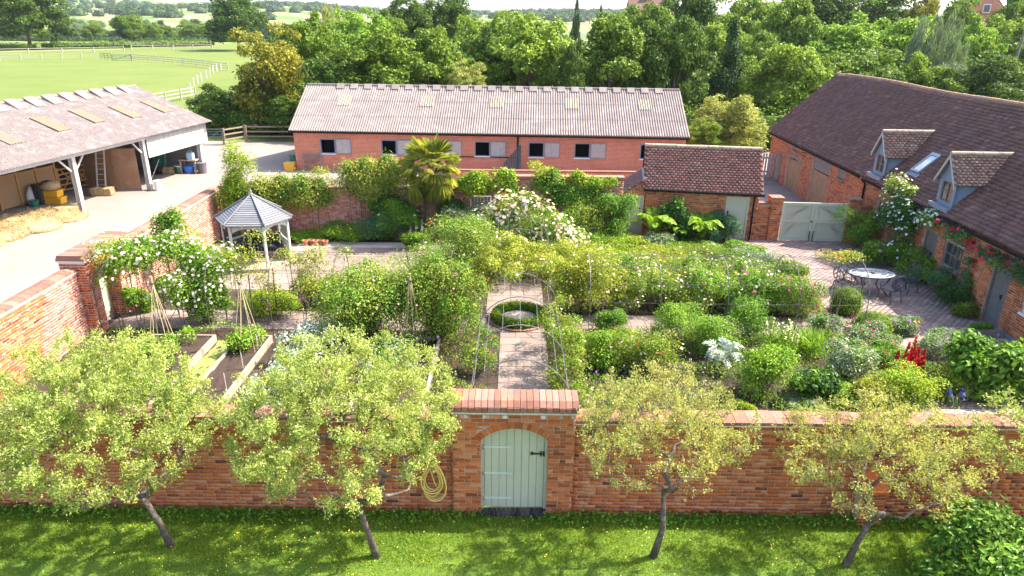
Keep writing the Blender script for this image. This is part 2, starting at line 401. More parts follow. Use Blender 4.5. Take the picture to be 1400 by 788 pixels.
# ------------------------------------------------------------------ bricks
_bc = {}
def brick_mesh(l, h, d):
    k = (round(l, 2), round(h, 3), round(d, 3))
    if k not in _bc:
        l, h, d = k
        b = MB().pbox((0, 0, 0), (l, 0, 0), (0, d, 0), (0, 0, h)); _bc[k] = b.mesh('brick')
    return _bc[k]
def lay_bricks(parent, fr, L, Ht, m, holes=(), z0=0., nparts=0, course=.075, blen=.225, joint=.014, proud=.008, seed=1, topfn=None, skipfn=None, name='brick', stuff='brickwork'):
    rg = random.Random(seed)
    pcs = []
    k = 0
    while z0 + (k + 1) * course <= Ht + .001:
        za = z0 + k * course; zb = za + course - joint
        flem = k % 3 == 1
        u = -(.1125 if k % 2 else 0.) - rg.random() * .02
        i = 0
        while u < L:
            l = blen if not (flem and i % 2) else blen / 2
            ivs = [(max(u, 0), min(u + l - joint, L))]
            for (a, b, ha, hb) in holes:
                if zb > ha and za < hb:
                    nv = []
                    for (p, q) in ivs:
                        if q <= a or p >= b: nv.append((p, q))
                        else:
                            if p < a: nv.append((p, a - .003))
                            if q > b: nv.append((b + .003, q))
                    ivs = nv
            for (p, q) in ivs:
                if q - p < .025: continue
                c = (p + q) / 2
                if topfn and zb > topfn(c): continue
                if skipfn and skipfn(c, (za + zb) / 2): continue
                pcs.append((p, q, za, zb))
            u += l; i += 1
        k += 1
    lim = 0
    if nparts and len(pcs) > nparts:
        cam_p = Vector((0, 0, HC))
        vis = []
        for j, (p, q, za, zb) in enumerate(pcs):
            w = fr.p((p + q) / 2, (za + zb) / 2); d = (w - cam_p)
            depth = d.dot(fw); inx = abs(d.dot(r2) / depth) < .74 and abs(d.dot(u2) / depth) < .42
            size = (q - p) / depth * (1 if inx else .01)
            vis.append((-size, j))
        vis.sort(); chosen = set(j for _, j in vis[:nparts])
    elif nparts: chosen = set(range(len(pcs)))
    else: chosen = set()
    ang = math.atan2(fr.U.y, fr.U.x)
    V = []; Fa = []
    for j, (p, q, za, zb) in enumerate(pcs):
        pr = proud + rg.uniform(-.004, .004)
        if j in chosen:
            d = .05
            o = link(name, brick_mesh(q - p, zb - za, d), m, parent)
            w = fr.p(p, za, 0)
            # box depth runs along +local y; make it end `pr` proud of the face
            side = fr.U.cross(Vector((0, 0, 1)))          # = -local y
            if side.dot(fr.N) > 0:
                o.location = w + fr.N * pr; o.rotation_euler = (0, 0, ang)
            else:
                o.location = fr.p(q, za, 0) + fr.N * pr; o.rotation_euler = (0, 0, ang + PI)
        else:
            b = len(V)
            for n in (-.01, pr):
                for (u_, z_) in ((p, za), (q, za), (q, zb), (p, zb)): V.append(fr.p(u_, z_, n))
            Fa += [(b + 4, b + 5, b + 6, b + 7), (b, b + 1, b + 5, b + 4), (b + 1, b + 2, b + 6, b + 5), (b + 2, b + 3, b + 7, b + 6), (b + 3, b, b + 4, b + 7)]
    if V:
        o = link(stuff, mesh_np(stuff, [tuple(v) for v in V], Fa), m, parent, 'stuff')
    return len(pcs)

def wall_core(mb, fr, L, Ht, thick, holes=()):
    us = sorted(set([0, L] + [h[0] for h in holes] + [h[1] for h in holes]))
    for a, b in zip(us[:-1], us[1:]):
        if b - a < 1e-4: continue
        c = (a + b) / 2
        z = 0.
        for h in sorted([h for h in holes if h[0] <= c <= h[1]], key=lambda h: h[2]):
            if h[2] > z: fr.box(mb, a, b, z, h[2], -thick, 0)
            z = max(z, h[3])
        if z < Ht: fr.box(mb, a, b, z, Ht, -thick, 0)
    return mb

def arch_bits(parent, fr, a, b, zs, rise, thick, mcore, mbrick, ring=.2, headers=18, proud=.014, z_top=None):
    """segmental arch over an opening a..b springing at zs: core fill under a flat top, and a ring of voussoirs"""
    w = b - a; R = (w * w / 4 + rise * rise) / (2 * rise); cu = (a + b) / 2; cz = zs + rise - R
    z_top = z_top or zs + rise + .02
    half = math.asin(w / 2 / R)
    n = 12
    arc = [(cu + R * math.sin(t), cz + R * math.cos(t)) for t in np.linspace(-half, half, n + 1)]
    mb = MB()
    for (p, q) in zip(arc[:-1], arc[1:]):
        mb.prism([fr.p(p[0], p[1], 0), fr.p(q[0], q[1], 0), fr.p(q[0], z_top, 0), fr.p(p[0], z_top, 0)], fr.N * -thick)
    mb.build('arch_core', mcore, parent)
    for i in range(headers):
        t0 = -half * 1.06 + 2 * half * 1.06 * i / headers; t1 = t0 + 2 * half * 1.06 / headers * .86
        q = [(cu + r_ * math.sin(t), cz + r_ * math.cos(t)) for r_, t in ((R - .001, t0), (R - .001, t1), (R + ring * .62, t1), (R + ring * .62, t0))]
        MB().prism([fr.p(x, z, -.09) for x, z in q], fr.N * (.09 + proud + random.uniform(-.002, .002))).build('brick', mbrick, parent)
    return cu, cz, R

def board_door(parent, fr, u0, u1, z0, z1, nb, m, n0=-.05, th=.035, arch=None, gap=.006, sub=None):
    """vertical boards, each its own piece"""
    w = (u1 - u0) / nb
    for i in range(nb):
        a = u0 + i * w + gap / 2; b = u0 + (i + 1) * w - gap / 2
        if arch:
            cu, cz, R = arch
            f = lambda u: cz + math.sqrt(max(R * R - (u - cu) ** 2, 0)) - .006
            MB().prism([fr.p(a, z0, n0), fr.p(b, z0, n0), fr.p(b, f(b), n0), fr.p((a + b) / 2, f((a + b) / 2), n0), fr.p(a, f(a), n0)], fr.N * th).build('board', m, parent)
        else:
            fr.box(MB(), a, b, z0, z1, n0, n0 + th + random.uniform(-.003, .003)).build('board', m, parent)

def window(root, fr, u0, u1, z0, z1, cols, rows, mfr, n0=-.1, bar=.025, edge=.05, sill=None, depth=.06):
    mb = MB()
    fr.box(mb, u0, u1, z0, z0 + edge, n0, n0 + depth); fr.box(mb, u0, u1, z1 - edge, z1, n0, n0 + depth)
    fr.box(mb, u0, u0 + edge, z0 + edge, z1 - edge, n0, n0 + depth); fr.box(mb, u1 - edge, u1, z0 + edge, z1 - edge, n0, n0 + depth)
    o = mb.build('window', mfr, root)
    iw = (u1 - u0 - 2 * edge); ih = (z1 - z0 - 2 * edge)
    for c in range(1, cols):
        x = u0 + edge + iw * c / cols
        fr.box(MB(), x - bar / 2, x + bar / 2, z0 + edge, z1 - edge, n0 + .012, n0 + depth - .008).build('glazing_bar', mfr, o)
    for c in range(cols):
        a = u0 + edge + iw * c / cols + (bar / 2 if c else 0); b = u0 + edge + iw * (c + 1) / cols - (bar / 2 if c < cols - 1 else 0)
        for r in range(1, rows):
            z = z0 + edge + ih * r / rows
            fr.box(MB(), a, b, z - bar / 2, z + bar / 2, n0 + .012, n0 + depth - .012).build('glazing_bar', mfr, o)
        for r in range(rows):
            za = z0 + edge + ih * r / rows; zb = za + ih / rows
            fr.box(MB(), a, b, za + (.0125 if r else 0), zb - .0125, n0 + .02, n0 + .027).build('pane', M['glass'], o)
    if sill: fr.box(MB(), u0 - .05, u1 + .05, z0 - .06, z0 - .002, -.1, .06).build('sill', sill, o)
    return o

# ------------------------------------------------------------------ tiled and sheeted roofs
def tile_roof(parent, E0, U, L, S, slope, N, m, tw=.19, g=.15, th=.034, sag=None, seed=3, skip=None, lift=.03):
    rg = np.random.default_rng(seed)
    E0, U, S, N = (np.array(x, float) for x in (E0, U, S, N))
    nu = int(L / tw); ns = int(slope / g)
    k, i = np.meshgrid(np.arange(ns), np.arange(nu), indexing='ij')
    u0 = (i + (k % 2) * .5) * tw; u1 = u0 + tw - .008
    u1 = np.minimum(u1, L)
    s0 = k * g + rg.uniform(-.006, .006, k.shape); s1 = s0 + g + .02
    u0, u1, s0, s1 = u0.ravel(), u1.ravel(), s0.ravel(), s1.ravel()
    if skip is not None:
        keep = ~skip((u0 + u1) / 2, (s0 + s1) / 2); u0, u1, s0, s1 = u0[keep], u1[keep], s0[keep], s1[keep]
    h0 = th + .011 + rg.uniform(-.006, .009, u0.shape); h1 = .004
    def P(u, s, h):
        b = E0 + u[:, None] * U + s[:, None] * S
        hh = np.asarray(h, float) + np.zeros_like(u)
        if sag is not None: hh = hh + sag(u, s)
        return b + (hh + lift)[:, None] * N
    V = np.stack([P(u0, s0, h0), P(u1, s0, h0 + rg.uniform(-.003, .003, u0.shape)), P(u1, s1, h1 + .0 * h0), P(u0, s1, h1 + 0 * h0),
                  P(u0, s0, h0 - th - .006), P(u1, s0, h0 - th - .006)], 1)
    n = len(u0); b = np.arange(n)[:, None] * 6
    Fq = np.concatenate([b + [0, 1, 2, 3], b + [4, 5, 1, 0], b + [4, 0, 3, 3], b + [1, 5, 2, 2]], 0)
    # the two side triangles are given as quads with a repeated corner: rebuild as triangles
    q = Fq[:2 * n]; tq = np.concatenate([q[:, [0, 1, 2]], q[:, [0, 2, 3]], Fq[2 * n:, :3]], 0)
    return link('roof_tiles', mesh_np('roof_tiles', V.reshape(-1, 3), tq), m, parent, 'stuff')

def corrugated(name, parent, E0, U, L, S, slope, N, m, pitch=.146, amp=.028, rows=3, lap=.012, seg=6):
    E0, U, S, N = (np.array(x, float) for x in (E0, U, S, N))
    nu = int(L / pitch * seg) + 1
    u = np.linspace(0, L, nu)
    V = []; Fq = []
    for r in range(rows):
        s0 = slope * r / rows - (.08 if r else 0); s1 = slope * (r + 1) / rows
        b = len(V) and sum(len(x) for x in V)
        h = amp * np.cos(2 * PI * u / pitch)
        lo = E0 + u[:, None] * U + s0 * S + (h + lap * 1.2)[:, None] * N
        hi = E0 + u[:, None] * U + s1 * S + h[:, None] * N
        V += [lo, hi]
        i = np.arange(nu - 1)
        Fq.append(np.stack([b + i, b + i + 1, b + nu + i + 1, b + nu + i], 1))
    o = link(name, mesh_np(name, np.concatenate(V), np.concatenate(Fq)), m, parent)
    return o

# ------------------------------------------------------------------ leaves and plants
def unit(a): return a / np.maximum(np.linalg.norm(a, axis=-1, keepdims=True), 1e-9)
def leaves_mesh(name, P, D, N, L, W, fold=.18):
    n = len(P); D = unit(D); S = unit(np.cross(N, D)); N2 = np.cross(D, S)
    L = np.broadcast_to(np.asarray(L, float), (n,))[:, None]; W = np.broadcast_to(np.asarray(W, float), (n,))[:, None]
    mid = P + D * L * .5
    V = np.stack([P, mid + S * W * .5 + N2 * W * fold, P + D * L, mid - S * W * .5 + N2 * W * fold], 1)
    b = np.arange(n)[:, None] * 4
    return mesh_np(name, V.reshape(-1, 3), np.concatenate([b + [0, 2, 1], b + [0, 3, 2]], 0))
def rdir(n, rg):
    d = rg.normal(size=(n, 3)); return unit(d)
def blob_points(blobs, n, rg, inner=.7, under=-.5):
    B = np.asarray(blobs, float)           # cx cy cz rx ry rz
    w = (B[:, 3] * B[:, 4] * B[:, 5]) ** (2 / 3.); w /= w.sum()
    idx = rg.choice(len(B), n, p=w)
    d = rdir(n, rg); d[:, 2] = np.where(d[:, 2] < under, -d[:, 2], d[:, 2])
    r = rg.uniform(inner ** 2, 1, n) ** .5
    r = np.where(rg.random(n) < .13, rg.uniform(.95, 1.38, n), r)
    P = B[idx, :3] + d * B[idx, 3:] * r[:, None]
    Nn = unit(d / B[idx, 3:])
    return P, Nn
def foliage(name, parent, blobs, n, L, W, m, rg, inner=.7, jit=.6, upb=.35, under=-.5, kind=None, zmin=None, mesh_only=False, droop=.15):
    P, Nn = blob_points(blobs, n, rg, inner, under)
    if zmin is not None:
        P = P[P[:, 2] > zmin]; Nn = Nn[:len(P)] if len(Nn) == len(P) else unit(rdir(len(P), rg) + [0, 0, .6])
    n = len(P)
    N = unit(Nn + rdir(n, rg) * jit + np.array([0, 0, upb]))
    D = np.cross(N, rdir(n, rg)) + Nn * .35 - np.array([0, 0, droop])
    s = rg.uniform(.7, 1.25, n)
    me = leaves_mesh(name, P, D, N, L * s, W * s)
    if mesh_only: me.materials.append(m); return me
    return link(name, me, m, parent, kind)
def flower_mesh(name, P, N, R, rg, petals=5):
    n = len(P); N = unit(N); A = unit(np.cross(N, rdir(n, rg))); Bv = np.cross(N, A)
    R = np.broadcast_to(np.asarray(R, float), (n,))[:, None]
    V = [P - N * R * .1]
    k = petals
    for i in range(k):
        w = 2 * PI * i / k
        V.append(P + (A * math.cos(w) + Bv * math.sin(w)) * R + N * R * .35)
    V.append(P + N * R * .55)
    V = np.stack(V, 1); st = k + 2; b = np.arange(n)[:, None] * st
    Fa = []
    for i in range(k):
        j = (i + 1) % k
        Fa.append(b + [0, 1 + i, 1 + j])
    for i in range(k):
        Fa.append(b + [k + 1, 1 + i, 1 + (i + 2) % k])
    return mesh_np(name, V.reshape(-1, 3), np.concatenate(Fa, 0))
def flowers(parent, blobs, n, R, m, rg, name='flowers', under=-.1, face=None, out=1.14):
    B_ = np.array(blobs, float); B_[:, 3:] *= out
    P, Nn = blob_points(B_, n, rg, .94, under)
    N = unit(Nn + rdir(n, rg) * .4 + np.array([0, -.25, .45]) )
    return link(name, flower_mesh(name, P, N, R * rg.uniform(.7, 1.2, n), rg), m, parent, 'stuff')

def lumps(cx, cy, z0, rx, ry, h, k, rg, f=.5):
    """an uneven heap of ellipsoids filling the shrub's outline"""
    out = []
    for i in range(k):
        a = rg.uniform(0, 2 * PI); r = rg.uniform(0, 1) ** .5 * (1 - f * .75)
        zc = rg.uniform(.2, 1 - f * .42)
        sq = math.sqrt(max(.2, 1 - ((zc - .45) / .75) ** 2))
        b = f * rg.uniform(.75, 1.15)
        out.append((cx + math.cos(a) * rx * r * sq, cy + math.sin(a) * ry * r * sq, z0 + h * zc, rx * b, ry * b, h * b * .62))
    return out
def stems(parent, x, y, z0, tips, rg, r=.008, m=None, name='stems'):
    mb = MB()
    for t in tips:
        b = (x + rg.normal() * .03, y + rg.normal() * .03, z0)
        if math.hypot(t[0] - x, t[1] - y) > .7: b = (t[0] + rg.normal() * .12, t[1] + rg.normal() * .04, z0)
        mid = [(b[i] + t[i]) / 2 + (rg.normal() * .05 if i < 2 else .05) for i in range(3)]
        mb.tube([b, mid, t], [r, r * .8, r * .4], 4, cap=False)
    return mb.build(name, m or M['bark'], parent)

LEAF2 = {'yellow': 'rose', 'rose': 'mid', 'olive': 'bright', 'bright': 'mid', 'mid': 'bright', 'greygreen': 'mid', 'lime': 'bright', 'climber': 'mid', 'silver': 'greygreen', 'dark': 'mid', 'blue': 'mid'}
def second_growth(root, bl, n, L, W, leaf, rg, zmin):
    """clumps of a second leaf colour and loose shoots breaking the outline"""
    sub_ = [(b[0] + rg.normal() * b[3] * .3, b[1] + rg.normal() * b[4] * .3, b[2] + b[5] * .15, b[3] * .62, b[4] * .62, b[5] * .8) for b in bl[::2]]
    foliage('shoots', root, sub_, int(n * .3), L * 1.1, W * 1.1, LEAF[LEAF2.get(leaf, 'mid')], rg, inner=.5, zmin=zmin, jit=.8, kind='stuff')
def screen_box(u, vb, w, h):
    """base point and size of a plant seen standing on the ground with its foot at photo row vb"""
    x, y, _ = gp(u, vb); s = mpp(y)
    W = w * s; yc = y + W * .32
    if x < 10.2: yc = min(yc, 27.45 if x < 4.4 else 27.75)      # keep clear of the back wall and outhouse
    x = x * (yc / y) ** .6
    ht = aty(u, vb - h, yc)[2]
    return x, yc, W / 2, max(ht, .12)

def shrub(name, label, cat, u, vb, w, h, leaf, L=.06, W=None, k=7, cover=3.4, fl=None, group=None, cap=8000, f=.5, inner=.62, world=None, depth=.8, z0=0., jit=.6, zlift=0.):
    rg = np.random.default_rng(abs(hash_str(label)) % 99991 + int(u))
    if world: x, y, R, ht = world
    else: x, y, R, ht = screen_box(u, vb, w, h)
    W = W or L * .55
    root = thing(name, label, cat, (x, y, z0), group)
    bl = lumps(x, y, z0 + zlift, R * 1.34, R * 1.3 * depth, ht * 1.12 - zlift, int(k * 2.2) + 4, rg, f * .78)
    area = sum(4 * PI * ((b[3] * b[4] * b[5]) ** (2 / 3.)) for b in bl) * .6
    n = int(min(cap, cover * area / (L * W * .5)))
    foliage('foliage', root, bl, int(n * .8), L, W, LEAF[leaf], rg, inner=inner, zmin=z0 + .01, jit=jit)
    second_growth(root, bl, n, L, W, leaf, rg, z0 + .01)
    stems(root, x, y, z0, [(b[0], b[1], b[2]) for b in bl], rg, .01)
    if fl:
        for (pm, cnt, sz) in fl: flowers(root, bl, cnt, sz, PET[pm], rg)
    return root
def hash_str(s):
    h = 7
    for c in s: h = (h * 31 + ord(c)) & 0x7fffffff
    return h

# ================================================================== SETTING
def smooth(t): t = np.clip(t, 0, 1); return t * t * (3 - 2 * t)
def terrain_z(x, y):
    x = np.asarray(x, float); y = np.asarray(y, float)
    hill = (13 + 17 * smooth((-x - 120) / 350)) * smooth((y - 520) / 900) * (1 + .3 * np.sin(x / 190. + 1.) + .2 * np.sin(x / 83.))
    dip = -5 * smooth((y - 230) / 150) * (1 - smooth((y - 480) / 300))
    return hill + dip + .5 * np.sin(x / 40.) * np.sin(y / 55.) * smooth((y - 200) / 100)
def ground_mat():
    m, nt, p = _nt('meadow')
    co = _coord(nt)
    f = _ramp(nt, _noise(nt, .12, 6, .65, co), [(.35, 0.), (.7, 1.)])
    near = _mixc(nt, f, (.1, .135, .03), (.13, .157, .042))
    f2 = _ramp(nt, _noise(nt, 1.1, 5, .7, co), [(.56, 0.), (.75, .5)])
    near = _mixc(nt, f2, near, (.085, .135, .024))
    mp = nt.nodes.new('ShaderNodeMapping'); nt.links.new(co, mp.inputs[0]); mp.inputs['Scale'].default_value = (.006, .0085, 0.)
    v = nt.nodes.new('ShaderNodeTexVoronoi'); nt.links.new(mp.outputs[0], v.inputs['Vector'])
    sx = nt.nodes.new('ShaderNodeSeparateColor'); nt.links.new(v.outputs['Color'], sx.inputs[0])
    far = _ramp(nt, sx.outputs[0], [(0, (.09, .14, .04)), (.35, (.14, .19, .055)), (.6, (.2, .2, .09)), (.85, (.24, .2, .13)), (1, (.1, .15, .045))], 'CONSTANT')
    s = nt.nodes.new('ShaderNodeSeparateXYZ'); nt.links.new(co, s.inputs[0])
    mr = nt.nodes.new('ShaderNodeMapRange'); mr.inputs[1].default_value = 225; mr.inputs[2].default_value = 260; nt.links.new(s.outputs[1], mr.inputs[0])
    c = _mixc(nt, mr.outputs[0], near, far)
    nt.links.new(c, p.inputs['Base Color']); p.inputs['Roughness'].default_value = .95; p.inputs['Specular IOR Level'].default_value = .1
    _bump(nt, p, _noise(nt, 9., 4, .7, co), .6, .06)
    return m
ys = np.concatenate([np.linspace(-60, 220, 15), np.linspace(235, 700, 40), np.linspace(730, 3200, 60)])
xs = np.linspace(-2200, 2200, 150)
X, Y = np.meshgrid(xs, ys)
V = np.stack([X.ravel(), Y.ravel(), terrain_z(X, Y).ravel()], 1)
nx = len(xs); i = np.arange((len(ys) - 1) * nx).reshape(len(ys) - 1, nx)[:, :-1].ravel()
structure(link('ground', mesh_np('ground', V, np.stack([i, i + 1, i + nx + 1, i + nx], 1)), ground_mat()))

structure(link('yard', mesh_np('yard', [(-31, 6, .004), (20, 6, .004), (20, 51, .004), (16, 51, .004), (10.6, 51, .004), (-24, 51, .004), (-24, 44, .004), (-31, 44, .004)],
      [(0, 1, 2, 3), (0, 3, 4, 5), (0, 5, 6, 7)]), M['concrete']))
def lawn_mat():
    m, nt, p = _nt('lawn')
    co = _coord(nt)
    f = _ramp(nt, _noise(nt, 1.3, 6, .7, co), [(.35, 0.), (.7, 1.)])
    c = _mixc(nt, f, (.07, .145, .01), (.15, .23, .022))
    nt.links.new(c, p.inputs['Base Color']); p.inputs['Roughness'].default_value = .95
    _bump(nt, p, _noise(nt, 60., 4, .7, co), .8, .04)
    return m
structure(link('lawn', mesh_np('lawn', [(-14, 2, .012), (16, 2, .012), (16, 10.75, .012), (-14, 10.75, .012)], [(0, 1, 2, 3)]), lawn_mat()))
sheet('garden_bed', -12.1, 10.0, 10.75, 27.95, .010, M['soil'])
path = sheet('garden_path', -11.9, 10.0, 18.5, 19.85, .016, M['slab_joint'])
cpath = sheet('central_path', -.34, 1.0, 10.9, 18.5, .016, M['slab_joint'])
bpath = sheet('back_path', -.82, 1.02, 19.85, 27.2, .016, M['slab_joint'])
terrace = sheet('terrace', -11.9, -2.9, 21.6, 26.4, .016, M['slab_joint'])
strip = sheet('gravel_strip', -8.6, -2.9, 26.4, 27.1, .018, M['gravel'])
patio = sheet('patio', 9.3, 14.75, 13.2, 28.0, .014, M['paver_joint'])
drive = sheet('drive', 11.0, 15.4, 28.0, 41., .012, M['slab'])
_sc = {}
def slab(parent, x0, y0, w, d, z, m, th=.022, name='slab'):
    k = (round(w, 2), round(d, 2))
    if k not in _sc: _sc[k] = MB().box(0, k[0] - .012, 0, k[1] - .012, 0, th).mesh('slab')
    o = link(name, _sc[k], m, parent); o.location = (x0, y0, z + random.uniform(-.003, .003)); return o
def slab_rows(parent, x0, x1, y0, y1, d, widths, m=M['slab']):
    y = y0
    while y < y1 - .1:
        dd = min(d, y1 - y); x = x0 - random.choice((0, .15, .3))
        while x < x1 - .03:
            w = random.choice(widths); a = max(x, x0); b = min(x + w, x1)
            if b - a > .08: slab(parent, a, y, b - a, dd, .002 + parent.data.vertices[0].co.z, m)
            x += w
        y += d
slab_rows(cpath, -.32, .98, 10.95, 18.5, .45, (.45, .6, .75))
slab_rows(path, -11.85, 9.98, 18.52, 19.85, .5, (.45, .6, .9))
slab_rows(bpath, -.8, 1., 19.9, 27.1, .5, (.45, .6, .75))
slab_rows(terrace, -11.85, -2.95, 21.65, 26.35, .6, (.6, .75, .9))
fs = sheet('flagstones', 10.05, 13.3, 13.3, 14.5, .018, M['slab_joint'])
slab_rows(fs, 10.1, 13.25, 13.35, 14.45, .55, (.6, .8), mat('pale_flag', (.38, .31, .25), (.32, .26, .21), 1.5, .9, .2, 25., island=.2))
# patio pavers: the nearest in view as pieces, the others joined
pv = []
y = 14.5; k = 0
while y < 27.95:
    lx = 10.05 if y < 21.2 else 9.35
    x = lx - (.1 if k % 2 else 0)
    while x < 14.7:
        a = max(x, lx); b = min(x + .21, 14.7)
        if b - a > .04: pv.append((a, b, y, y + .105))
        x += .21
    y += .105; k += 1
pv_near = sorted(range(len(pv)), key=lambda j: abs(pv[j][2] - 17.6) + abs(pv[j][0] - 12.6) * .8)[:300]
pvs = set(pv_near)
V = []; Fa = []
pm = MB().box(0, .202, 0, .097, 0, .022).mesh('paver')
for j, (a, b, c, d) in enumerate(pv):
    z = .016 + random.uniform(0, .004)
    if j in pvs and b - a > .2:
        o = link('paver', pm, M['paver'], patio); o.location = (a, c, z)
    else:
        n = len(V); h = z + .022
        for zz in (z, h):
            V += [(a, c, zz), (b - .008, c, zz), (b - .008, d - .008, zz), (a, d - .008, zz)]
        Fa += [(n + 4, n + 5, n + 6, n + 7), (n, n + 1, n + 5, n + 4), (n + 1, n + 2, n + 6, n + 5), (n + 2, n + 3, n + 7, n + 6), (n + 3, n, n + 4, n + 7)]
link('paving', mesh_np('paving', V, Fa), M['paver'], patio, 'stuff')
# brick edging of the patio by the house
gm = sheet('gravel_margin', 14.2, 14.6, 13.2, 18.9, .04, M['gravel'])

# ================================================================== FRONT WALL with its gate
fw_root = thing('garden_wall', 'long red brick garden wall with raised gate arch, behind the apple trees on the lawn', 'wall', (0, 10.6, 0))
def run_wall(root, x0, x1, seed, nparts, Ht=1.95):
    fr = Fr((x0, 10.55, 0), (1, 0, 0), (0, -1, 0))
    wall_core(MB(), fr, x1 - x0, Ht, .34).build('wall_core', M['mortar'], root)
    lay_bricks(root, fr, x1 - x0, Ht, M['brick'], nparts=nparts, seed=seed)
    # plinth course, creasing and coping bricks
    fr.box(MB(), 0, x1 - x0, Ht, Ht + .03, -.36, .03).build('creasing', M['mortar_sun'], root)
    n = int((x1 - x0) / .235)
    w = (x1 - x0) / n
    bm = MB(); bm.prism([(0, 0, 0), (0, .42, 0), (0, .42, .06), (0, .21, .085), (0, 0, .06)], (w - .009, 0, 0)); me = bm.mesh('coping_brick')
    for i in range(n):
        o = link('coping_brick', me, M['brick_cope'], root); o.location = (x0 + i * w, 10.55 - .04 + random.uniform(-.006, .006), Ht + .03 + random.uniform(-.004, .003))
        o.rotation_euler = (random.uniform(-.01, .01), 0, random.uniform(-.01, .01))
run_wall(fw_root, -12.05, -1.02, 21, 70)
run_wall(fw_root, 1.14, 13.6, 22, 100)
PX0, PX1 = -1.02, 1.14
pf = Fr((PX0, 10.47, 0), (1, 0, 0), (0, -1, 0)); PL = PX1 - PX0
ga, gb = .5, 1.69                                # opening in pier frame
GZS, GRISE = 1.66, .24
wall_core(MB(), pf, PL, 2.2, .5, [(ga, gb, 0, GZS + GRISE + .02)]).build('gate_pier_core', M['mortar'], fw_root)
acu, acz, aR = arch_bits(fw_root, pf, ga, gb, GZS, GRISE, .5, M['mortar'], M['brick'], ring=.2, headers=20)
lay_bricks(fw_root, pf, PL, 2.2, M['brick_pier'], holes=[(ga, gb, -.1, GZS)], nparts=125, seed=31,
           skipfn=lambda u, z: (u - acu) ** 2 + (z - acz) ** 2 < (aR + .12) ** 2 and ga - .05 < u < gb + .05 and z > GZS - .05)
for fx, nx_ in ((PX0, -1), (PX1, 1)):
    f2 = Fr((fx, 10.47 if nx_ > 0 else 10.6, 0), (0, 1, 0), (nx_, 0, 0))
    lay_bricks(fw_root, f2, .45 if nx_ > 0 else .3, 2.2, M['brick'], seed=33, stuff='pier_side_brickwork')
pf.box(MB(), -.03, PL + .03, 2.2, 2.235, -.53, .035).build('creasing', M['mortar_sun'], fw_root)
n = 20; w = (PL + .1) / n
lo = MB().box(0, w - .01, 0, .58, 0, .1).mesh('coping_brick')
hi = MB(); hi.prism([(0, 0, 0), (0, .56, 0), (0, .48, .09), (0, .09, .09)], (w - .01, 0, 0)); hi = hi.mesh('coping_brick')
for i in range(n):
    o = link('coping_brick', lo, M['brick_cope'], fw_root); o.location = (PX0 - .05 + i * w, 10.415 + random.uniform(-.005, .005), 2.236)
    o = link('coping_brick', hi, M['brick_cope'], fw_root); o.location = (PX0 - .05 + i * w, 10.425 + random.uniform(-.005, .005), 2.345 + random.uniform(-.003, .003))
for i in range(15):
    a = ga - .06 + i * 1.31 / 15
    pf.box(MB(), a, a + .075, -.02, .1, -.12, .06).build('threshold_brick', M['brick_blue'], fw_root)
# white efflorescence and lichen are in the brick material; buttress
bf = MB(); bf.prism([(6.35, 10.54, 0), (6.35, 10.3, 0), (6.35, 10.3, .75), (6.35, 10.54, 1.0)], (.42, 0, 0)); bf.build('buttress', M['mortar'], fw_root)
lay_bricks(fw_root, Fr((6.34, 10.3, 0), (1, 0, 0), (0, -1, 0)), .44, .75, M['brick'], seed=37, stuff='buttress_brickwork')
MB().prism([(6.33, 10.56, 1.0), (6.33, 10.27, .74), (6.33, 10.27, .79), (6.33, 10.56, 1.05)], (.46, 0, 0)).build('buttress_cap', M['brick'], fw_root)
gate = thing('garden_gate', 'sage green arched board gate in the raised brick pier of the long front wall', 'gate', (.08, 10.5, .1))
for a, b in ((ga, ga + .05), (gb - .05, gb)):
    MB().pbox(pf.p(a, .1, -.2), pf.U * (b - a), (0, 0, GZS - .1 + .02), pf.N * .09).build('gate_frame', M['sage'], gate)
MB().prism([pf.p(ga + .05, .12, -.175), pf.p(gb - .05, .12, -.175), pf.p(gb - .05, GZS + .03, -.175), pf.p((ga + gb) / 2, GZS + GRISE - .01, -.175), pf.p(ga + .05, GZS + .03, -.175)], pf.N * -.02).build('backing', M['sage'], gate)  # added sheet, stops sunlight showing through the gaps between boards
board_door(gate, pf, ga + .055, gb - .055, .12, 0, 8, M['sage'], n0=-.17, th=.04, arch=(acu, acz, aR), gap=.007)
for z in (.32, .87, 1.43):
    b = MB(); pf.box(b, ga + .035, ga + .55, z - .02, z + .02, -.129, -.117)
    pf.box(b, ga + .55, ga + .58, z - .035, z - .012, -.129, -.117); pf.box(b, ga + .55, ga + .58, z + .012, z + .035, -.129, -.117)
    o = b.build('strap_hinge', M['sage_pale'], gate)
    MB().tube([pf.p(ga + .04, z - .045, -.11), pf.p(ga + .04, z + .045, -.11)], .016, 8).build('hinge_pin', M['timber_pale'], o)
b = MB(); pf.box(b, gb - .3, gb - .06, 1.29, 1.312, -.126, -.10); pf.box(b, gb - .3, gb - .25, 1.27, 1.332, -.128, -.112)
pf.box(b, gb - .13, gb - .1, 1.255, 1.35, -.128, -.095); pf.box(b, gb - .075, gb - .045, 1.255, 1.35, -.128, -.095); b.build('latch', M['iron'], gate)
# two iron hooks on the wall right of the fourth tree
for (u, v) in ((1263, 640), (1349, 646)):
    x = aty(u, v, 10.53); b = MB()
    b.tube([(x[0], 10.54, x[2] + .12), (x[0], 10.48, x[2] + .1), (x[0], 10.44, x[2] - .1), (x[0] + .03, 10.4, x[2] - .14), (x[0] + .05, 10.39, x[2] - .08)], .012, 6)
    tag(b.build('wall_hook', M['iron']), 'black iron hook on the brick wall behind the leaning rightmost apple tree', 'hook', 'iron hooks on the front wall')

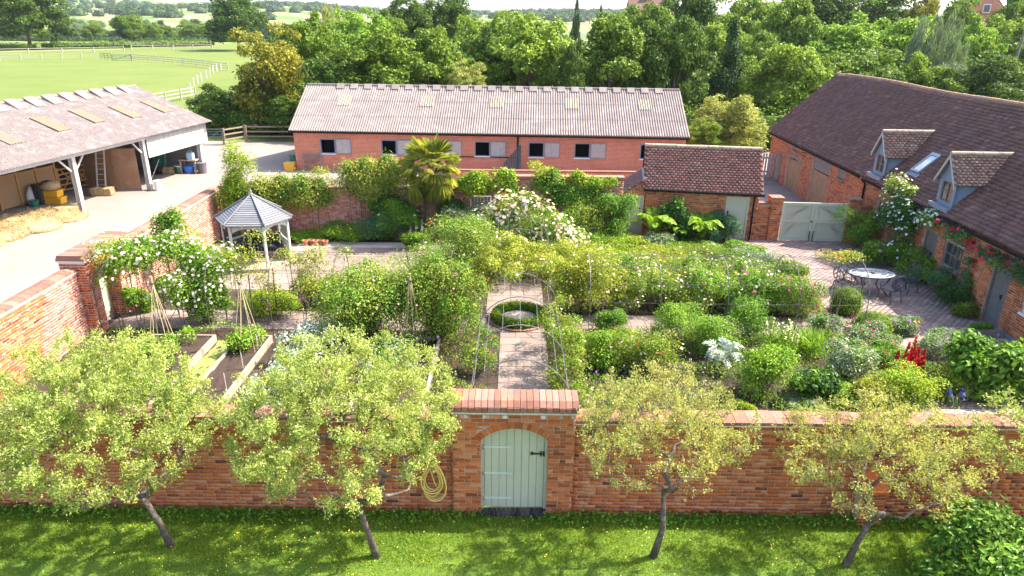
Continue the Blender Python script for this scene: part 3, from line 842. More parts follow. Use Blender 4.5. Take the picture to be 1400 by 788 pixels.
# ================================================================== LEFT WALL with gate
lw = thing('garden_wall', 'sunlit weathered brick wall beside the concrete yard with a raised gateway', 'wall', (-12.2, 19, 0))
def side_wall(y0, y1, seed, nparts):
    fr = Fr((-12.05, y0, 0), (0, 1, 0), (1, 0, 0)); L = y1 - y0
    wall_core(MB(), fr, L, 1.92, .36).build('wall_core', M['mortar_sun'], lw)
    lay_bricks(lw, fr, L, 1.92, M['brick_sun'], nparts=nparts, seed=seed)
    fr.box(MB(), 0, L, 1.92, 1.95, -.37, .05).build('creasing', M['mortar_sun'], lw)
    n = int(L / .23); w = L / n
    me = MB().prism([(0, 0, 0), (-.42, 0, 0), (-.4, 0, .07), (-.21, 0, .1), (-.02, 0, .07)], (0, w - .01, 0)).mesh('coping_brick')
    for i in range(n):
        o = link('coping_brick', me, M['brick_cope'], lw); o.location = (-12.02 + random.uniform(-.006, .006), y0 + i * w, 1.951 + random.uniform(0, .004))
side_wall(10.9, 18.0, 41, 170)
side_wall(20.3, 27.9, 42, 50)
gf = Fr((-11.78, 18.0, 0), (0, 1, 0), (1, 0, 0))
wall_core(MB(), gf, 2.3, 2.22, .7, [(.5, 1.55, 0, 1.8)]).build('gateway_core', M['mortar_sun'], lw)
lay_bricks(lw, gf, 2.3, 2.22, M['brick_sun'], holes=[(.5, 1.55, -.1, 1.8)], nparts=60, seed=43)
lay_bricks(lw, Fr((-12.48, 18.0, 0), (1, 0, 0), (0, -1, 0)), .7, 2.22, M['brick'], seed=44, stuff='pier_side_brickwork')
lay_bricks(lw, Fr((-12.4, 19.55, 0), (1, 0, 0), (0, -1, 0)), .6, 1.8, M['brick'], seed=45, stuff='reveal_brickwork')
gf.box(MB(), -.04, 2.34, 2.22, 2.255, -.74, .04).build('creasing', M['mortar_sun'], lw)
n = 20; w = 2.38 / n; me = MB().prism([(0, 0, 0), (-.8, 0, 0), (-.74, 0, .16), (-.06, 0, .16)], (0, w - .01, 0)).mesh('coping_brick')
for i in range(n):
    o = link('coping_brick', me, M['brick_cope'], lw); o.location = (-11.73 + random.uniform(-.005, .005), 17.96 + i * w, 2.256)
lg = thing('garden_gate', 'sage green ledged and braced gate ajar in the wall beside the yard', 'gate', (-12.2, 19.5, 0))
MB().box(-12.3, -12.2, 19.44, 19.54, .02, 1.78).box(-12.3, -12.2, 18.52, 18.6, .02, 1.78).build('gate_frame', M['sage'], lg)
lgf = Fr((-12.25, 18.6, 0), (0, 1, 0), (1, 0, 0))
board_door(lg, lgf, .01, .84, .06, 1.76, 6, M['sage'], n0=0, th=.03)
for z in (.2, .9, 1.55): lgf.box(MB(), .03, .82, z, z + .12, .034, .06).build('ledge', M['sage'], lg)
for z in (.32, 1.02):
    b = MB(); b.pbox(lgf.p(.05, z, .034), lgf.U * .1, Vector((0, .66, .53)), lgf.N * .022); b.build('brace', M['sage'], lg)
for z in (.62, 1.4): lgf.box(MB(), .02, .45, z, z + .03, .061, .068).build('strap_hinge', M['iron'], lg)
pp = thing('hoop_pipe', 'bent dark metal hoop pipe standing beside the yard gateway pier', 'pipe', (-11.6, 17.9, 0))
MB().tube([(-11.62, 17.93, 0), (-11.62, 17.93, 1.5), (-11.58, 17.98, 1.85), (-11.4, 18.2, 2.1), (-11.0, 18.6, 2.25), (-10.6, 19.0, 2.2), (-10.2, 19.4, 1.95), (-10.15, 19.45, 0)], .022, 6).build('pipe', M['rust'], pp)

# ================================================================== BACK WALL
bw = thing('garden_wall', 'old brick wall hung with climbers at the back of the garden below the stable', 'wall', (-4, 28, 0))
for x0, x1, Ht, seed in ((-12.05, -.55, 2.0, 51), (-.55, 4.5, 2.55, 52)):
    fr = Fr((x0, 27.95, 0), (1, 0, 0), (0, -1, 0)); L = x1 - x0
    hol = [(x1 - 1.2 - x0, x1 - .35 - x0, 0, 1.8)] if seed == 51 else []
    wall_core(MB(), fr, L, Ht, .34, hol).build('wall_core', M['mortar'], bw)
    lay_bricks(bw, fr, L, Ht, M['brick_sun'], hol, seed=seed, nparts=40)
    fr.box(MB(), -.02, L + .02, Ht, Ht + .09, -.38, .04).build('coping', M['brick_cope'], bw)
bg = thing('garden_gate', 'grey green board gate half hidden by climbers right of the palm', 'gate', (-1.35, 27.95, 0))
bgf = Fr((-1.75, 27.9, 0), (1, 0, 0), (0, -1, 0))
board_door(bg, bgf, .02, .83, .04, 1.78, 6, M['timber_grey'], n0=-.04, th=.03)
b = MB()
for z in (.2, 1.45): bgf.box(b, .04, .81, z, z + .1, -.005, .018)
b.pbox(bgf.p(.06, .3, -.005), bgf.U * .1, bgf.U * .6 + Vector((0, 0, 1.15)), bgf.N * .02); b.build('brace', M['timber_grey'], bg)

# ================================================================== SHED (outhouse)
sd = thing('brick_outhouse', 'small brick outhouse with red tiled roof and lean-to in the back corner of the garden', 'outhouse', (7.8, 28.3, 0))
sU = Vector((4.55, -.65, 0)).normalized(); sN = Vector((sU.y, -sU.x, 0))       # faces the camera
sN = Vector((-.65, -4.55, 0)).normalized()
sf = Fr((5.55, 28.6, 0), sU, sN); SL = 4.6; SD = 2.75; SE = 2.15; SR = 3.62
wall_core(MB(), sf, SL, SE, .28, [(3.3, 4.22, 0, 1.86)]).build('wall_core', M['mortar'], sd)
lay_bricks(sd, sf, SL, SE, M['brick'], [(3.3, 4.22, -.1, 1.86)], nparts=120, seed=61)
b = MB(); sf.box(b, .0, SL, 0, SE, -SD, -SD + .25); sf.box(b, .002, .25, 0, SE, -SD + .25, -.28); sf.box(b, SL - .25, SL - .002, 0, SE, -SD + .25, -.28)
for u in (.003, SL - .26):
    b.prism([sf.p(u, SE, -.02), sf.p(u, SE, -SD), sf.p(u, SR - .05, -SD / 2)], sf.U * .257)
b.build('rear_walls', M['brick'], sd)
sS = (Vector((0, 0, SR - SE + .1)) - sN * (SD / 2 + .16)); sl_len = sS.length; sS.normalize(); sNn = sU.cross(sS)
if sNn.z < 0: sNn = -sNn
E0 = sf.p(-.12, SE - .1, .16)
MB().pbox(E0, sU * (SL + .24), sS * sl_len, sNn * -.04).build('roof_deck', M['tile_shed'], sd)
tile_roof(sd, E0, sU, SL + .24, sS, sl_len, sNn, M['tile_shed'], seed=62, lift=.002, g=.12, tw=.17, sag=lambda u, s: .012 * np.sin(u * 1.3))
sS2 = Vector((0, 0, SR - SE + .1)) + sN * (SD / 2 + .16); MB().pbox(sf.p(-.12, SE - .1, -SD - .16), sU * (SL + .24), sS2, sNn * .03).build('rear_slope', M['tile_shed'], sd)
for i in range(11):
    a = -.12 + i * (SL + .24) / 11
    MB().tube([sf.p(a, SR - .015, -SD / 2), sf.p(a + (SL + .24) / 11 - .012, SR - .015, -SD / 2)], .09 + random.uniform(-.004, .004), 10).build('ridge_tile', M['ridge_pale'], sd, smooth=False)
MB().tube([sf.p(-.1, SE - .12, .2), sf.p(SL + .16, SE - .15, .2)], .055, 8).build('gutter', M['gutter'], sd)
b = MB(); b.tube([sf.p(4.4, SE - .16, .2), sf.p(4.4, SE - .3, .07), sf.p(4.4, .12, .07), sf.p(4.36, .06, .13)], .034, 8); sf.box(b, 4.35, 4.45, 1.0, 1.06, .01, .1)
b.build('downpipe', M['gutter'], sd)
d = MB(); sf.box(d, 3.3, 3.36, .02, 1.86, -.1, .02); sf.box(d, 4.16, 4.22, .02, 1.86, -.1, .02); sf.box(d, 3.36, 4.16, 1.8, 1.86, -.1, .02)
d = d.build('door', M['sage'], sd)
board_door(d, sf, 3.365, 4.155, .04, 1.795, 8, M['sage'], n0=-.06, th=.03)
sf.box(MB(), 3.39, 3.44, .95, 1.25, -.025, .02).build('latch', M['iron'], d)
sf.box(MB(), 3.3, 4.22, -.02, .035, -.1, .08).build('step', M['brick_blue'], d)
# lean-to on the left end
lf = Fr(sf.p(-1.12, 0, -.05), sU, sN)
core = MB(); core.prism([lf.p(0, 0), lf.p(.38, 0), lf.p(.38, 1.72), lf.p(1.1, 1.72), lf.p(1.1, 2.42), lf.p(0, 1.7)], lf.N * -.25); core.build('lean_to_core', M['mortar'], sd)
lay_bricks(sd, lf, 1.1, 2.42, M['brick'], [(.36, 1.06, -.1, 1.72)], seed=64, topfn=lambda u: 1.7 + u * .66, nparts=40)
lf.box(MB(), 0, .22, 0, 1.7, -2.4, -.25).build('lean_to_side', M['brick'], sd)
lS = Vector(sU) * 1.2 + Vector((0, 0, .8)); ll = lS.length; lS.normalize(); lN = lS.cross(-sN * -1)
lN = Vector((-lS.z * sU.x, -lS.z * sU.y, lS.x / sU.x)).normalized()
E1 = lf.p(-.12, 1.62, .1)
MB().pbox(E1, -sN * 2.5, lS * ll, lN * -.03).build('lean_to_deck', M['tile_shed'], sd)
tile_roof(sd, E1, -sN, 2.5, lS, ll, lN, M['tile_shed'], seed=65, lift=.002)
MB().pbox(lf.p(1.0, 2.36, .02), lS * .13, -sN * 2.4, lN * .06).build('lead_flashing', M['lead'], sd)
d = MB(); lf.box(d, .36, .41, .02, 1.72, -.12, .012); lf.box(d, 1.02, 1.07, .02, 1.72, -.12, .012); lf.box(d, .41, 1.02, 1.67, 1.72, -.12, .012)
d = d.build('door', M['sage'], sd)
board_door(d, lf, .413, 1.017, .04, 1.665, 5, M['sage'], n0=-.06, th=.03)
for z in (.2, 1.4): lf.box(MB(), .42, 1.0, z, z + .09, -.03, -.005).build('ledge', M['sage'], d)
lf.box(MB(), .84, 1.03, 1.14, 1.18, -.028, .0).build('latch', M['iron'], d)

# ================================================================== DOUBLE GATES and piers
gU = Vector((2.6, -.15, 0)).normalized(); gN = Vector((gU.y, -gU.x, 0))
gfr = Fr((11.13, 28.0, 0), gU, gN)
def brick_pier(x, y, w, h, label, extra=None):
    r = thing('brick_pier', label, 'gate pier', (x + w / 2, y, 0))
    MB().box(x, x + w, y, y + w, 0, h).build('pier_core', M['mortar'], r)
    lay_bricks(r, Fr((x, y, 0), (1, 0, 0), (0, -1, 0)), w, h, M['brick'], seed=71, nparts=200)
    lay_bricks(r, Fr((x, y + w, 0), (0, -1, 0), (-1, 0, 0)), w, h, M['brick'], seed=72, stuff='side_brickwork')
    MB().box(x - .04, x + w + .04, y - .04, y + w + .04, h, h + .05).build('creasing', M['brick'], r)
    n = 4
    for i in range(n):
        MB().box(x - .05 + i * (w + .1) / n, x - .05 + (i + 1) * (w + .1) / n - .01, y - .05, y + w + .05, h + .052, h + .13).build('coping_brick', M['brick_cope'], r, bevel=.008)
    return r
pr1 = brick_pier(10.66, 27.95, .45, 1.75, 'brick gate pier joined by a low wall to the outhouse')
brick_pier(13.8, 27.8, .45, 1.75, 'brick gate pier beside the house downpipe and shrubs')
f = Fr((10.12, 28.05, 0), (1, 0, 0), (0, -1, 0)); f.box(MB(), 0, .54, 0, 1.55, -.25, 0).build('low_wall_core', M['mortar'], pr1); lay_bricks(pr1, f, .54, 1.55, M['brick'], seed=73, stuff='low_wall_brickwork')
f.box(MB(), -.02, .53, 1.55, 1.63, -.28, .03).build('low_wall_coping', M['brick_cope'], pr1)
w2 = thing('garden_wall', 'short brick wall between the right gate pier and the house', 'wall', (14.6, 28.0, 0))
f = Fr((14.25, 27.95, 0), (1, 0, 0), (0, -1, 0)); f.box(MB(), 0, .6, 0, 1.45, -.25, 0).build('wall_core', M['mortar'], w2); lay_bricks(w2, f, .6, 1.45, M['brick'], seed=74, nparts=60)
f.box(MB(), 0, .6, 1.45, 1.53, -.27, .03).build('coping', M['brick_cope'], w2)
for k, (a, b_, lab) in enumerate(((0.02, 1.3, 'left leaf of the sage green double gate, hung on the pier by the outhouse'), (1.31, 2.62, 'right leaf of the sage green double gate, hung on the pier by the house'))):
    r = thing('gate_leaf', lab, 'gate', gfr.p((a + b_) / 2, 0), 'leaves of the double gate')
    m_ = MB(); st = .12
    gfr.box(m_, a, a + st, .07, 1.68, -.03, .05); gfr.box(m_, b_ - st, b_, .07, 1.68, -.03, .05)
    gfr.box(m_, a + st, b_ - st, 1.56, 1.68, -.03, .048); gfr.box(m_, a + st, b_ - st, .07, .24, -.03, .048); gfr.box(m_, a + st, b_ - st, .84, .96, -.03, .044)
    m_.build('frame', M['sage'], r)
    nb = 9
    for i in range(nb):
        u0 = a + st + (b_ - a - 2 * st) * i / nb; u1 = a + st + (b_ - a - 2 * st) * (i + 1) / nb - .005
        gfr.box(MB(), u0, u1, .2, 1.6, -.029, -.012).build('board', M['sage'], r)
    hi_, lo_ = (b_ - st, a + st) if k == 0 else (a + st, b_ - st)
    for za, zb in ((.96, 1.56),):
        MB().prism([gfr.p(hi_, zb, .001), gfr.p(hi_ + (.12 if k else -.12), zb, .001), gfr.p(lo_, za + (.0 if k else 0), .001), gfr.p(lo_, za + .1, .001)], gfr.N * .036).build('brace', M['sage'], r)
    hi2 = lo_ + (.62 if k == 0 else -.62)
    MB().prism([gfr.p(hi2, .84, .001), gfr.p(hi2 + (-.13 if k == 0 else .13), .84, .001), gfr.p(lo_, .27, .001), gfr.p(lo_, .38, .001)], gfr.N * .036).build('brace', M['sage'], r)
    e = b_ - .07 if k == 0 else a + .07
    MB().tube([gfr.p(e, .06, .07), gfr.p(e, .5, .07)], .018, 6).build('drop_bolt', M['iron'], r)
    if k == 0: MB().tube([gfr.p(e, .9, .04), gfr.p(e, .9, .085)], .04, 8).build('latch_ring', M['iron'], r)

# ================================================================== HOUSE on the right
hs = thing('brick_house', 'long old brick cottage and barn range with dark clay tiled roof and two dormers', 'house', (16, 27, 0))
K = .033
hU = Vector((K, 1, 0)).normalized(); hN = Vector((-1, K, 0)).normalized()
HY0, HY1 = 12., 41.6
def hx(y): return 14.55 + K * (y - 19.8)
hf = Fr((hx(HY0), HY0, 0), hU, hN); HL = (HY1 - HY0) / hU.y; HT = 2.72
def uy(y): return (y - HY0) / hU.y
holes = [(19.0, 19.88, 0, 1.86), (21.45, 22.5, .97, 1.8), (23.0, 23.86, 0, 1.86), (27.03, 27.6, 1.12, 1.95), (17.2, 18.25, .97, 1.8),
         (36.4, 38.5, 0, 1.78), (32.7, 34.95, 0, 2.6), (37.3, 38.05, 2.12, 2.66), (31.05, 31.86, 1.93, 2.62), (39.4, 40.3, 0, 1.6)]
hol = [(uy(a), uy(b), c, d) for a, b, c, d in holes]
wall_core(MB(), hf, HL, HT, .32, hol).build('wall_core', M['mortar_house'], hs)
lay_bricks(hs, hf, HL, HT, M['brick_house'], [(a, b, c - .002 if c else -.1, d) for a, b, c, d in hol], nparts=300, seed=81)
hf.box(MB(), 0, uy(18.95), 0, .17, .0, .05).build('plinth', M['bluegrey'], hs)
# body behind the facade
b = MB(); W_ = 6.5
hf.box(b, 0, HL, 0, HT, -W_, -W_ + .3); hf.box(b, 0, .3, 0, HT, -W_ + .3, -.32); hf.box(b, HL - .3, HL, 0, HT, -W_ + .3, -.32)
for u in (.002, HL - .302): b.prism([hf.p(u, HT, -.01), hf.p(u, HT, -W_), hf.p(u, 5.85, -W_ / 2)], hf.U * .3)
b.build('rear_walls', M['brick_house'], hs)
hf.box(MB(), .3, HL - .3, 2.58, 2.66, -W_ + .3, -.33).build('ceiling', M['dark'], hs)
b = MB(); hf.box(b, uy(39.2), uy(40.5), 0.02, 2.0, -.4, -.35); hf.box(b, .3, HL - .3, 0.02, 2.58, -2.2, -2.15); b.build('dark_backing', M['dark'], hs)  # black sheets behind the openings, shade of passage and rooms put into colour
EZ, RZ, EO, RO = 2.6, 5.9, .22, -3.25
hS = hN * (RO - EO) + Vector((0, 0, RZ - EZ)); hsl = hS.length; hS.normalize(); hNn = hS.cross(hU)
if hNn.z < 0: hNn = -hNn
HE0 = hf.p(-.2, EZ, EO); HRL = HL + .35
MB().pbox(HE0, hU * HRL, hS * hsl, hNn * -.05).build('roof_deck', M['tile'], hs)
MB().pbox(hf.p(-.2, EZ, -W_ - .22), hU * HRL, -hN * (RO - EO) * 1. + Vector((0, 0, RZ - EZ)), hNn * -.05).build('rear_slope', M['tile'], hs)
DORM = (23.15, 28.05)
def dsk(u, s):
    k_ = np.zeros_like(u, bool)
    for y in DORM: k_ |= (np.abs(u - .2 - uy(y)) < .5) & (s < .5)
    return k_
tile_roof(hs, HE0, hU, HRL, hS, hsl, hNn, M['tile'], seed=82, skip=dsk, lift=.045, sag=lambda u, s: .035 * np.sin(u * .55) * np.sin(s * .7) + .02 * np.sin(u * 1.7 + s))
n = int(HRL / .32)
for i in range(n):
    a = i * HRL / n
    z = RZ - .0 + .03 * math.sin(a * .6) + (.0 if a < HRL - 1.6 else -.06)
    MB().tube([HE0 + hU * a + hS * hsl + Vector((0, 0, z - RZ + .0)), HE0 + hU * (a + HRL / n - .012) + hS * hsl + Vector((0, 0, z - RZ))], .115 + random.uniform(-.006, .006), 9).build('ridge_tile', M['ridge_tile'], hs)
for a, b_ in ((12.2, 28.7), (29.1, 41.4)):
    hf_z = EZ - .06
    MB().tube([hf.p(uy(a), hf_z, EO + .05), hf.p(uy(b_), hf_z - .03, EO + .05)], .055, 8).build('gutter', M['gutter'], hs)
b = MB(); b.tube([hf.p(uy(28.85), 2.5, EO + .04), hf.p(uy(28.85), 2.3, .08), hf.p(uy(28.85), .1, .08)], .045, 8); b.build('downpipe', M['gutter'], hs)
# doors and windows of the facade
def house_door(y0, y1, z1, nb, m, arch=True, z0=.05):
    d = MB(); a, b_ = uy(y0), uy(y1)
    hf.box(d, a, a + .07, z0 - .03, z1, -.16, -.02); hf.box(d, b_ - .07, b_, z0 - .03, z1, -.16, -.02); hf.box(d, a + .07, b_ - .07, z1 - .09, z1, -.16, -.02)
    d = d.build('door', M['timber_grey'], hs)
    board_door(d, hf, a + .073, b_ - .073, z0, z1 - .095, nb, m, n0=-.12, th=.035)
    hf.box(MB(), a + .3, a + .36, .95, 1.07, -.083, -.05).build('handle', M['iron'], d)
    hf.box(MB(), a - .02, b_ + .02, -.01, z0 - .032, -.16, .1).build('door_sill', M['timber_grey'], d)
    if arch:
        for i in range(12):                                  # flat arch of brick on edge
            u = a - .06 + (b_ - a + .12) * i / 12; t = (i + .5) / 12 - .5
            hz = z1 + .002 + .05 * (1 - (2 * t) ** 2)
            hf.box(MB(), u, u + (b_ - a + .12) / 12 - .009, hz - .03 * (abs(t) > .4), hz + .13, -.02, .017).build('arch_brick', M['brick_house'], d)
    return d
house_door(19.0, 19.88, 1.86, 6, M['timber_door'])
house_door(23.0, 23.86, 1.86, 6, M['timber_door'])
window(hs, hf, uy(21.45), uy(22.5), .97, 1.8, 3, 2, M['timber_grey'], sill=M['timber_grey'])
window(hs, hf, uy(27.03), uy(27.6), 1.12, 1.95, 2, 3, M['timber_grey'], sill=M['timber_grey'])
window(hs, hf, uy(17.2), uy(18.25), .97, 1.8, 3, 2, M['plaster'], sill=M['plaster'])
def barn_door(y0, y1, z0, z1, nb, m):
    d = hf.box(MB(), uy(y0), uy(y1), z0, z0 + .05, -.14, -.05).build('door', M['timber_brown'], hs)
    board_door(d, hf, uy(y0) + .02, uy(y1) - .02, z0 + .052, z1, nb, m, n0=-.13, th=.035)
    return d
d = barn_door(36.4, 38.5, .02, 1.62, 12, M['timber_brown'])
arc = MB()
for i in range(8):
    t0, t1 = i / 8, (i + 1) / 8
    f_ = lambda t: 1.62 + .18 * (1 - (2 * t - 1) ** 2)
    y_ = lambda t: uy(36.35) + (uy(38.55) - uy(36.35)) * t
    arc.prism([hf.p(y_(t0), f_(t0) - .06, -.1), hf.p(y_(t1), f_(t1) - .06, -.1), hf.p(y_(t1), f_(t1) + .1, -.1), hf.p(y_(t0), f_(t0) + .1, -.1)], hf.N * .12)
arc.build('lintel', M['timber_grey'], d)
d = barn_door(32.7, 34.95, .02, 1.7, 12, M['timber_brown'])
for i in range(5): hf.box(MB(), uy(32.72), uy(34.93), 1.76 + i * .165, 1.76 + i * .165 + .157, -.1, -.075 + .01 * (i % 2)).build('weatherboard', M['timber_grey'], d)
for y0, y1, z0, z1 in ((37.3, 38.05, 2.12, 2.66), (31.05, 31.86, 1.93, 2.62)):
    d = hf.box(MB(), uy(y0), uy(y1), z0 - .05, z0, -.1, .03).build('shutter', M['timber_grey'], hs)
    board_door(d, hf, uy(y0) + .01, uy(y1) - .01, z0 + .002, z1, 5, M['timber_grey'], n0=-.09, th=.035)
d = hf.box(MB(), uy(39.4), uy(40.3), 1.6, 1.68, -.1, .02).build('lintel', M['timber_grey'], hs)
b = MB(); b.tube([hf.p(uy(36.0), 2.3, 0), hf.p(uy(36.0), 2.36, .5), hf.p(uy(36.0), 2.1, .02)], .02, 5); b.build('bracket', M['iron'], hs)
# dormers
for di, y in enumerate(DORM):
    c = uy(y); hw = .5; zb = 2.86; ze = 3.72; zp = 4.55; n_ = .0
    dm = MB()
    # cheeks follow the slope back into the roof
    back = lambda z: (z - EZ) / (RZ - EZ) * (RO - EO) + EO
    for s in (-1, 1):
        u = c + s * hw
        dm.prism([hf.p(u, zb, n_), hf.p(u, ze, n_), hf.p(u, ze, back(ze))], hf.U * (-.05 * s))
    d = dm.build('dormer', M['bluegrey'], hs)
    fr_ = MB()
    hf.box(fr_, c - hw, c - .34, zb, ze, -.08, .012); hf.box(fr_, c + .34, c + hw, zb, ze, -.08, .012); hf.box(fr_, c - .34, c + .34, zb, zb + .1, -.08, .012)
    hf.box(fr_, c - .34, c + .34, ze - .06, ze, -.08, .012)
    fr_.prism([hf.p(c - hw, ze + .001, .01), hf.p(c + hw, ze + .001, .01), hf.p(c, zp - .08, .01)], hf.N * -.08)
    fr_.build('gable_front', M['bluegrey'], d)
    mb = MB(); z0, z1 = zb + .1, ze - .06
    for a, b_ in ((c - .34, c - .3), (c + .3, c + .34), (c - .025, c + .025)): hf.box(mb, a, b_, z0, z1, -.06, .0)
    for a in (c - .3, c + .025): hf.box(mb, a, a + .275, z0, z0 + .04, -.06, .0); hf.box(mb, a, a + .275, z1 - .04, z1, -.06, .0); hf.box(mb, a, a + .275, (z0 + z1) / 2 - .012, (z0 + z1) / 2 + .012, -.05, -.01)
    wd = mb.build('casement', M['timber_grey'], d)
    for a in (c - .3, c + .025): hf.box(MB(), a + .002, a + .273, z0 + .042, z1 - .042, -.045, -.035).build('pane', M['glass'], wd)
    hf.box(MB(), c - .6, c + .6, zb - .16, zb - .002, -.1, .2 - .0).build('apron', M['lead'], d)
    # roof of the dormer: two tiled slopes
    zr = zp + .05; oh = .16; hwr = hw + .13; zee = ze - .08
    ridge0 = hf.p(c, zr, oh); blen = oh - back(zr)
    for s in (-1, 1):
        ev = hf.p(c + s * hwr, zee, oh)
        S2 = ridge0 - ev; l2 = S2.length; S2n = S2.normalized()
        Un = -hN
        N2 = Un.cross(S2n)
        if N2.z < 0: N2 = -N2
        lenb = oh - back(zee)
        deck = MB(); deck.prism([ev, ev + Un * lenb, ridge0 + Un * blen, ridge0], N2 * -.05); deck.build('dormer_deck', M['timber_grey'], d)
        ratio = (blen - lenb) / l2
        tile_roof(d, ev, Un, max(blen, lenb) + .02, S2n, l2, N2, M['tile_dormer'], seed=85 + di * 2 + s, lift=.002, tw=.165, g=.1, skip=lambda u, s_, lb=lenb, rr=ratio: u > lb + rr * s_ + .08)
        bb = MB(); bb.prism([ev + Vector((0, 0, -.02)) + hN * .012, ridge0 + hN * .012 + Vector((0, 0, -.02)), ridge0 + hN * .012 + Vector((0, 0, -.16)), ev + hN * .012 + Vector((0, 0, -.14))], hN * -.04)
        bb.build('bargeboard', M['timber_silver'], d)
    for i in range(4):
        a = blen * i / 4; MB().tube([ridge0 - hN * a, ridge0 - hN * (a + blen / 4 - .01)], .075, 9).build('ridge_tile', M['ridge_pale'], d)
# roof window
def on_roof(y, s, h): return HE0 + hU * (uy(y) + .2) + hS * s + hNn * h
sk = MB(); y0, y1, s0, s1 = 25.85, 26.45, .98, 1.95
P_ = lambda y, s, h: on_roof(y, s, h)
for a, b_, c, d_ in ((y0, y0 + .07, s0, s1), (y1 - .07, y1, s0, s1), (y0 + .07, y1 - .07, s0, s0 + .08), (y0 + .07, y1 - .07, s1 - .12, s1)):
    sk.pbox(P_(a, c, .09), hU * ((b_ - a)), hS * (d_ - c), hNn * .09)
o = sk.build('roof_window', M['lead'], hs)
MB().pbox(P_(y0 + .071, s0 + .081, .1), hU * .458, hS * (s1 - s0 - .21), hNn * .05).build('pane', M['skyglass'], o)
MB().pbox(P_(y0 - .1, s0 - .18, .1), hU * .8, hS * .16, hNn * .02).build('flashing', M['lead'], o)

# ================================================================== STABLE behind the garden
stb = thing('stable_block', 'long red brick stable with pale corrugated roof and half-open shutters', 'stable', (-1.5, 43, 0))
tU = Vector((1, -.03, 0)).normalized(); tN = Vector((-.03, -1, 0)).normalized()
tf = Fr((-13.0, 41.4, 0), tU, tN); TL = 23.0; TD = 7.7; TT = 2.42
opens = [-11.45, -7.81, -4.9, -2.29, .88, 3.57, 7.4]
th = [(x + 13, x + 13 + .9, 1.0, 1.86) for x in opens]
wall_core(MB(), tf, TL, TT, .3, th).build('wall', M['stable_brick'], stb)
b = MB(); tf.box(b, 0, TL, 0, TT, -TD, -TD + .3); tf.box(b, 0, .3, 0, TT, -TD + .3, -.3); tf.box(b, TL - .3, TL, 0, TT, -TD + .3, -.3)
for u in (.002, TL - .302): b.prism([tf.p(u, TT, -.01), tf.p(u, TT, -TD), tf.p(u, 4.5, -TD / 2)], tf.U * .3)
b.build('end_walls', brick_tex('stable_end_brickwork', (.6, .135, .05), (.48, .1, .04), (.6, .34, .24), ms=.012, axis='y'), stb)
tf.box(MB(), .3, TL - .3, .02, TT, -1.4, -1.35).build('dark_backing', M['dark'], stb)  # black sheet behind the windows, the stable's inside shade put into colour
for i, x in enumerate(opens):
    a = x + 13
    w_ = MB(); e = .05
    tf.box(w_, a, a + .9, 1.0, 1.0 + e, -.05, .03); tf.box(w_, a, a + .9, 1.86 - e, 1.86, -.05, .03); tf.box(w_, a, a + e, 1.05, 1.81, -.05, .03); tf.box(w_, a + .9 - e, a + .9, 1.05, 1.81, -.05, .03)
    w_ = w_.build('window', M['bluegrey'], stb)
    tf.box(MB(), a - .02, a + .92, .95, .998, -.02, .06).build('sill', M['plaster'], w_)
    if i < 6:
        s_ = MB(); u0, u1 = a + .93, a + 1.84
        tf.box(s_, u0, u1, .99, 1.03, .012, .05); tf.box(s_, u0, u1, 1.83, 1.87, .012, .05); tf.box(s_, u0, u0 + .04, 1.03, 1.83, .012, .05); tf.box(s_, u1 - .04, u1, 1.03, 1.83, .012, .05)
        s_ = s_.build('shutter', M['bluegrey'], stb)
        board_door(s_, tf, u0 + .042, u1 - .042, 1.032, 1.828, 7, M['timber_silver'], n0=.014, th=.026)
TE, TR = 2.42, 4.58
for sgn in (1, -1):
    E = tf.p(-.15, TE - .06, .3) if sgn > 0 else tf.p(-.15, TE - .06, -TD - .3)
    S_ = (tf.p(-.15, TR, -TD / 2) - E); l_ = S_.length; S_.normalize(); N_ = S_.cross(tU)
    if N_.z < 0: N_ = -N_
    corrugated('roof', stb, E, tU, TL + .3, S_, l_, N_, M['asb'], rows=3)
    if sgn > 0: tS, tNn, tE, tl = S_, N_, E, l_
def on_st(x, s, h=0.): return tE + tU * (x + 13.15) + tS * s + tNn * h
for i, x in enumerate((-10.82, -5.75, -1.5, 3.05, 7.45)):
    corrugated('rooflight', stb, on_st(x, 2.55, .02), tU, .78, tS, 1.1, tNn, M['rooflight'], rows=1)
vent = None
for i in range(24):
    x = -11.2 + i * .86
    c = on_st(x, tl)
    mb = MB(); mb.prism([c - tS * .42 + tNn * .06, c + tS * .02 + tNn * .12, c + tS * .02 + tNn * .02, c - tS * .42 + tNn * .02], tU * .46)
    mb.prism([c - tS * .425 + tNn * .005, c - tS * .40 + tNn * .005, c - tS * .40 + tNn * .055, c - tS * .425 + tNn * .055], tU * .46)
    mb.build('ridge_vent', M['asb'], stb)
MB().tube([tf.p(-.12, TR + .02, -TD / 2), tf.p(TL + .12, TR + .02, -TD / 2)], .07, 8).build('ridge', M['asb'], stb)
MB().tube([tf.p(-.14, TE - .12, .36), tf.p(TL + .14, TE - .15, .36)], .065, 8).build('gutter', M['gutter'], stb)
MB().tube([tf.p(13.25, TE - .15, .34), tf.p(13.25, TE - .3, .07), tf.p(13.25, .1, .07)], .05, 8).build('downpipe', M['gutter'], stb)
MB().tube([tf.p(7.6, .95, .03), tf.p(13.1, .95, .03)], .03, 6).build('water_pipe', M['gutter'], stb)
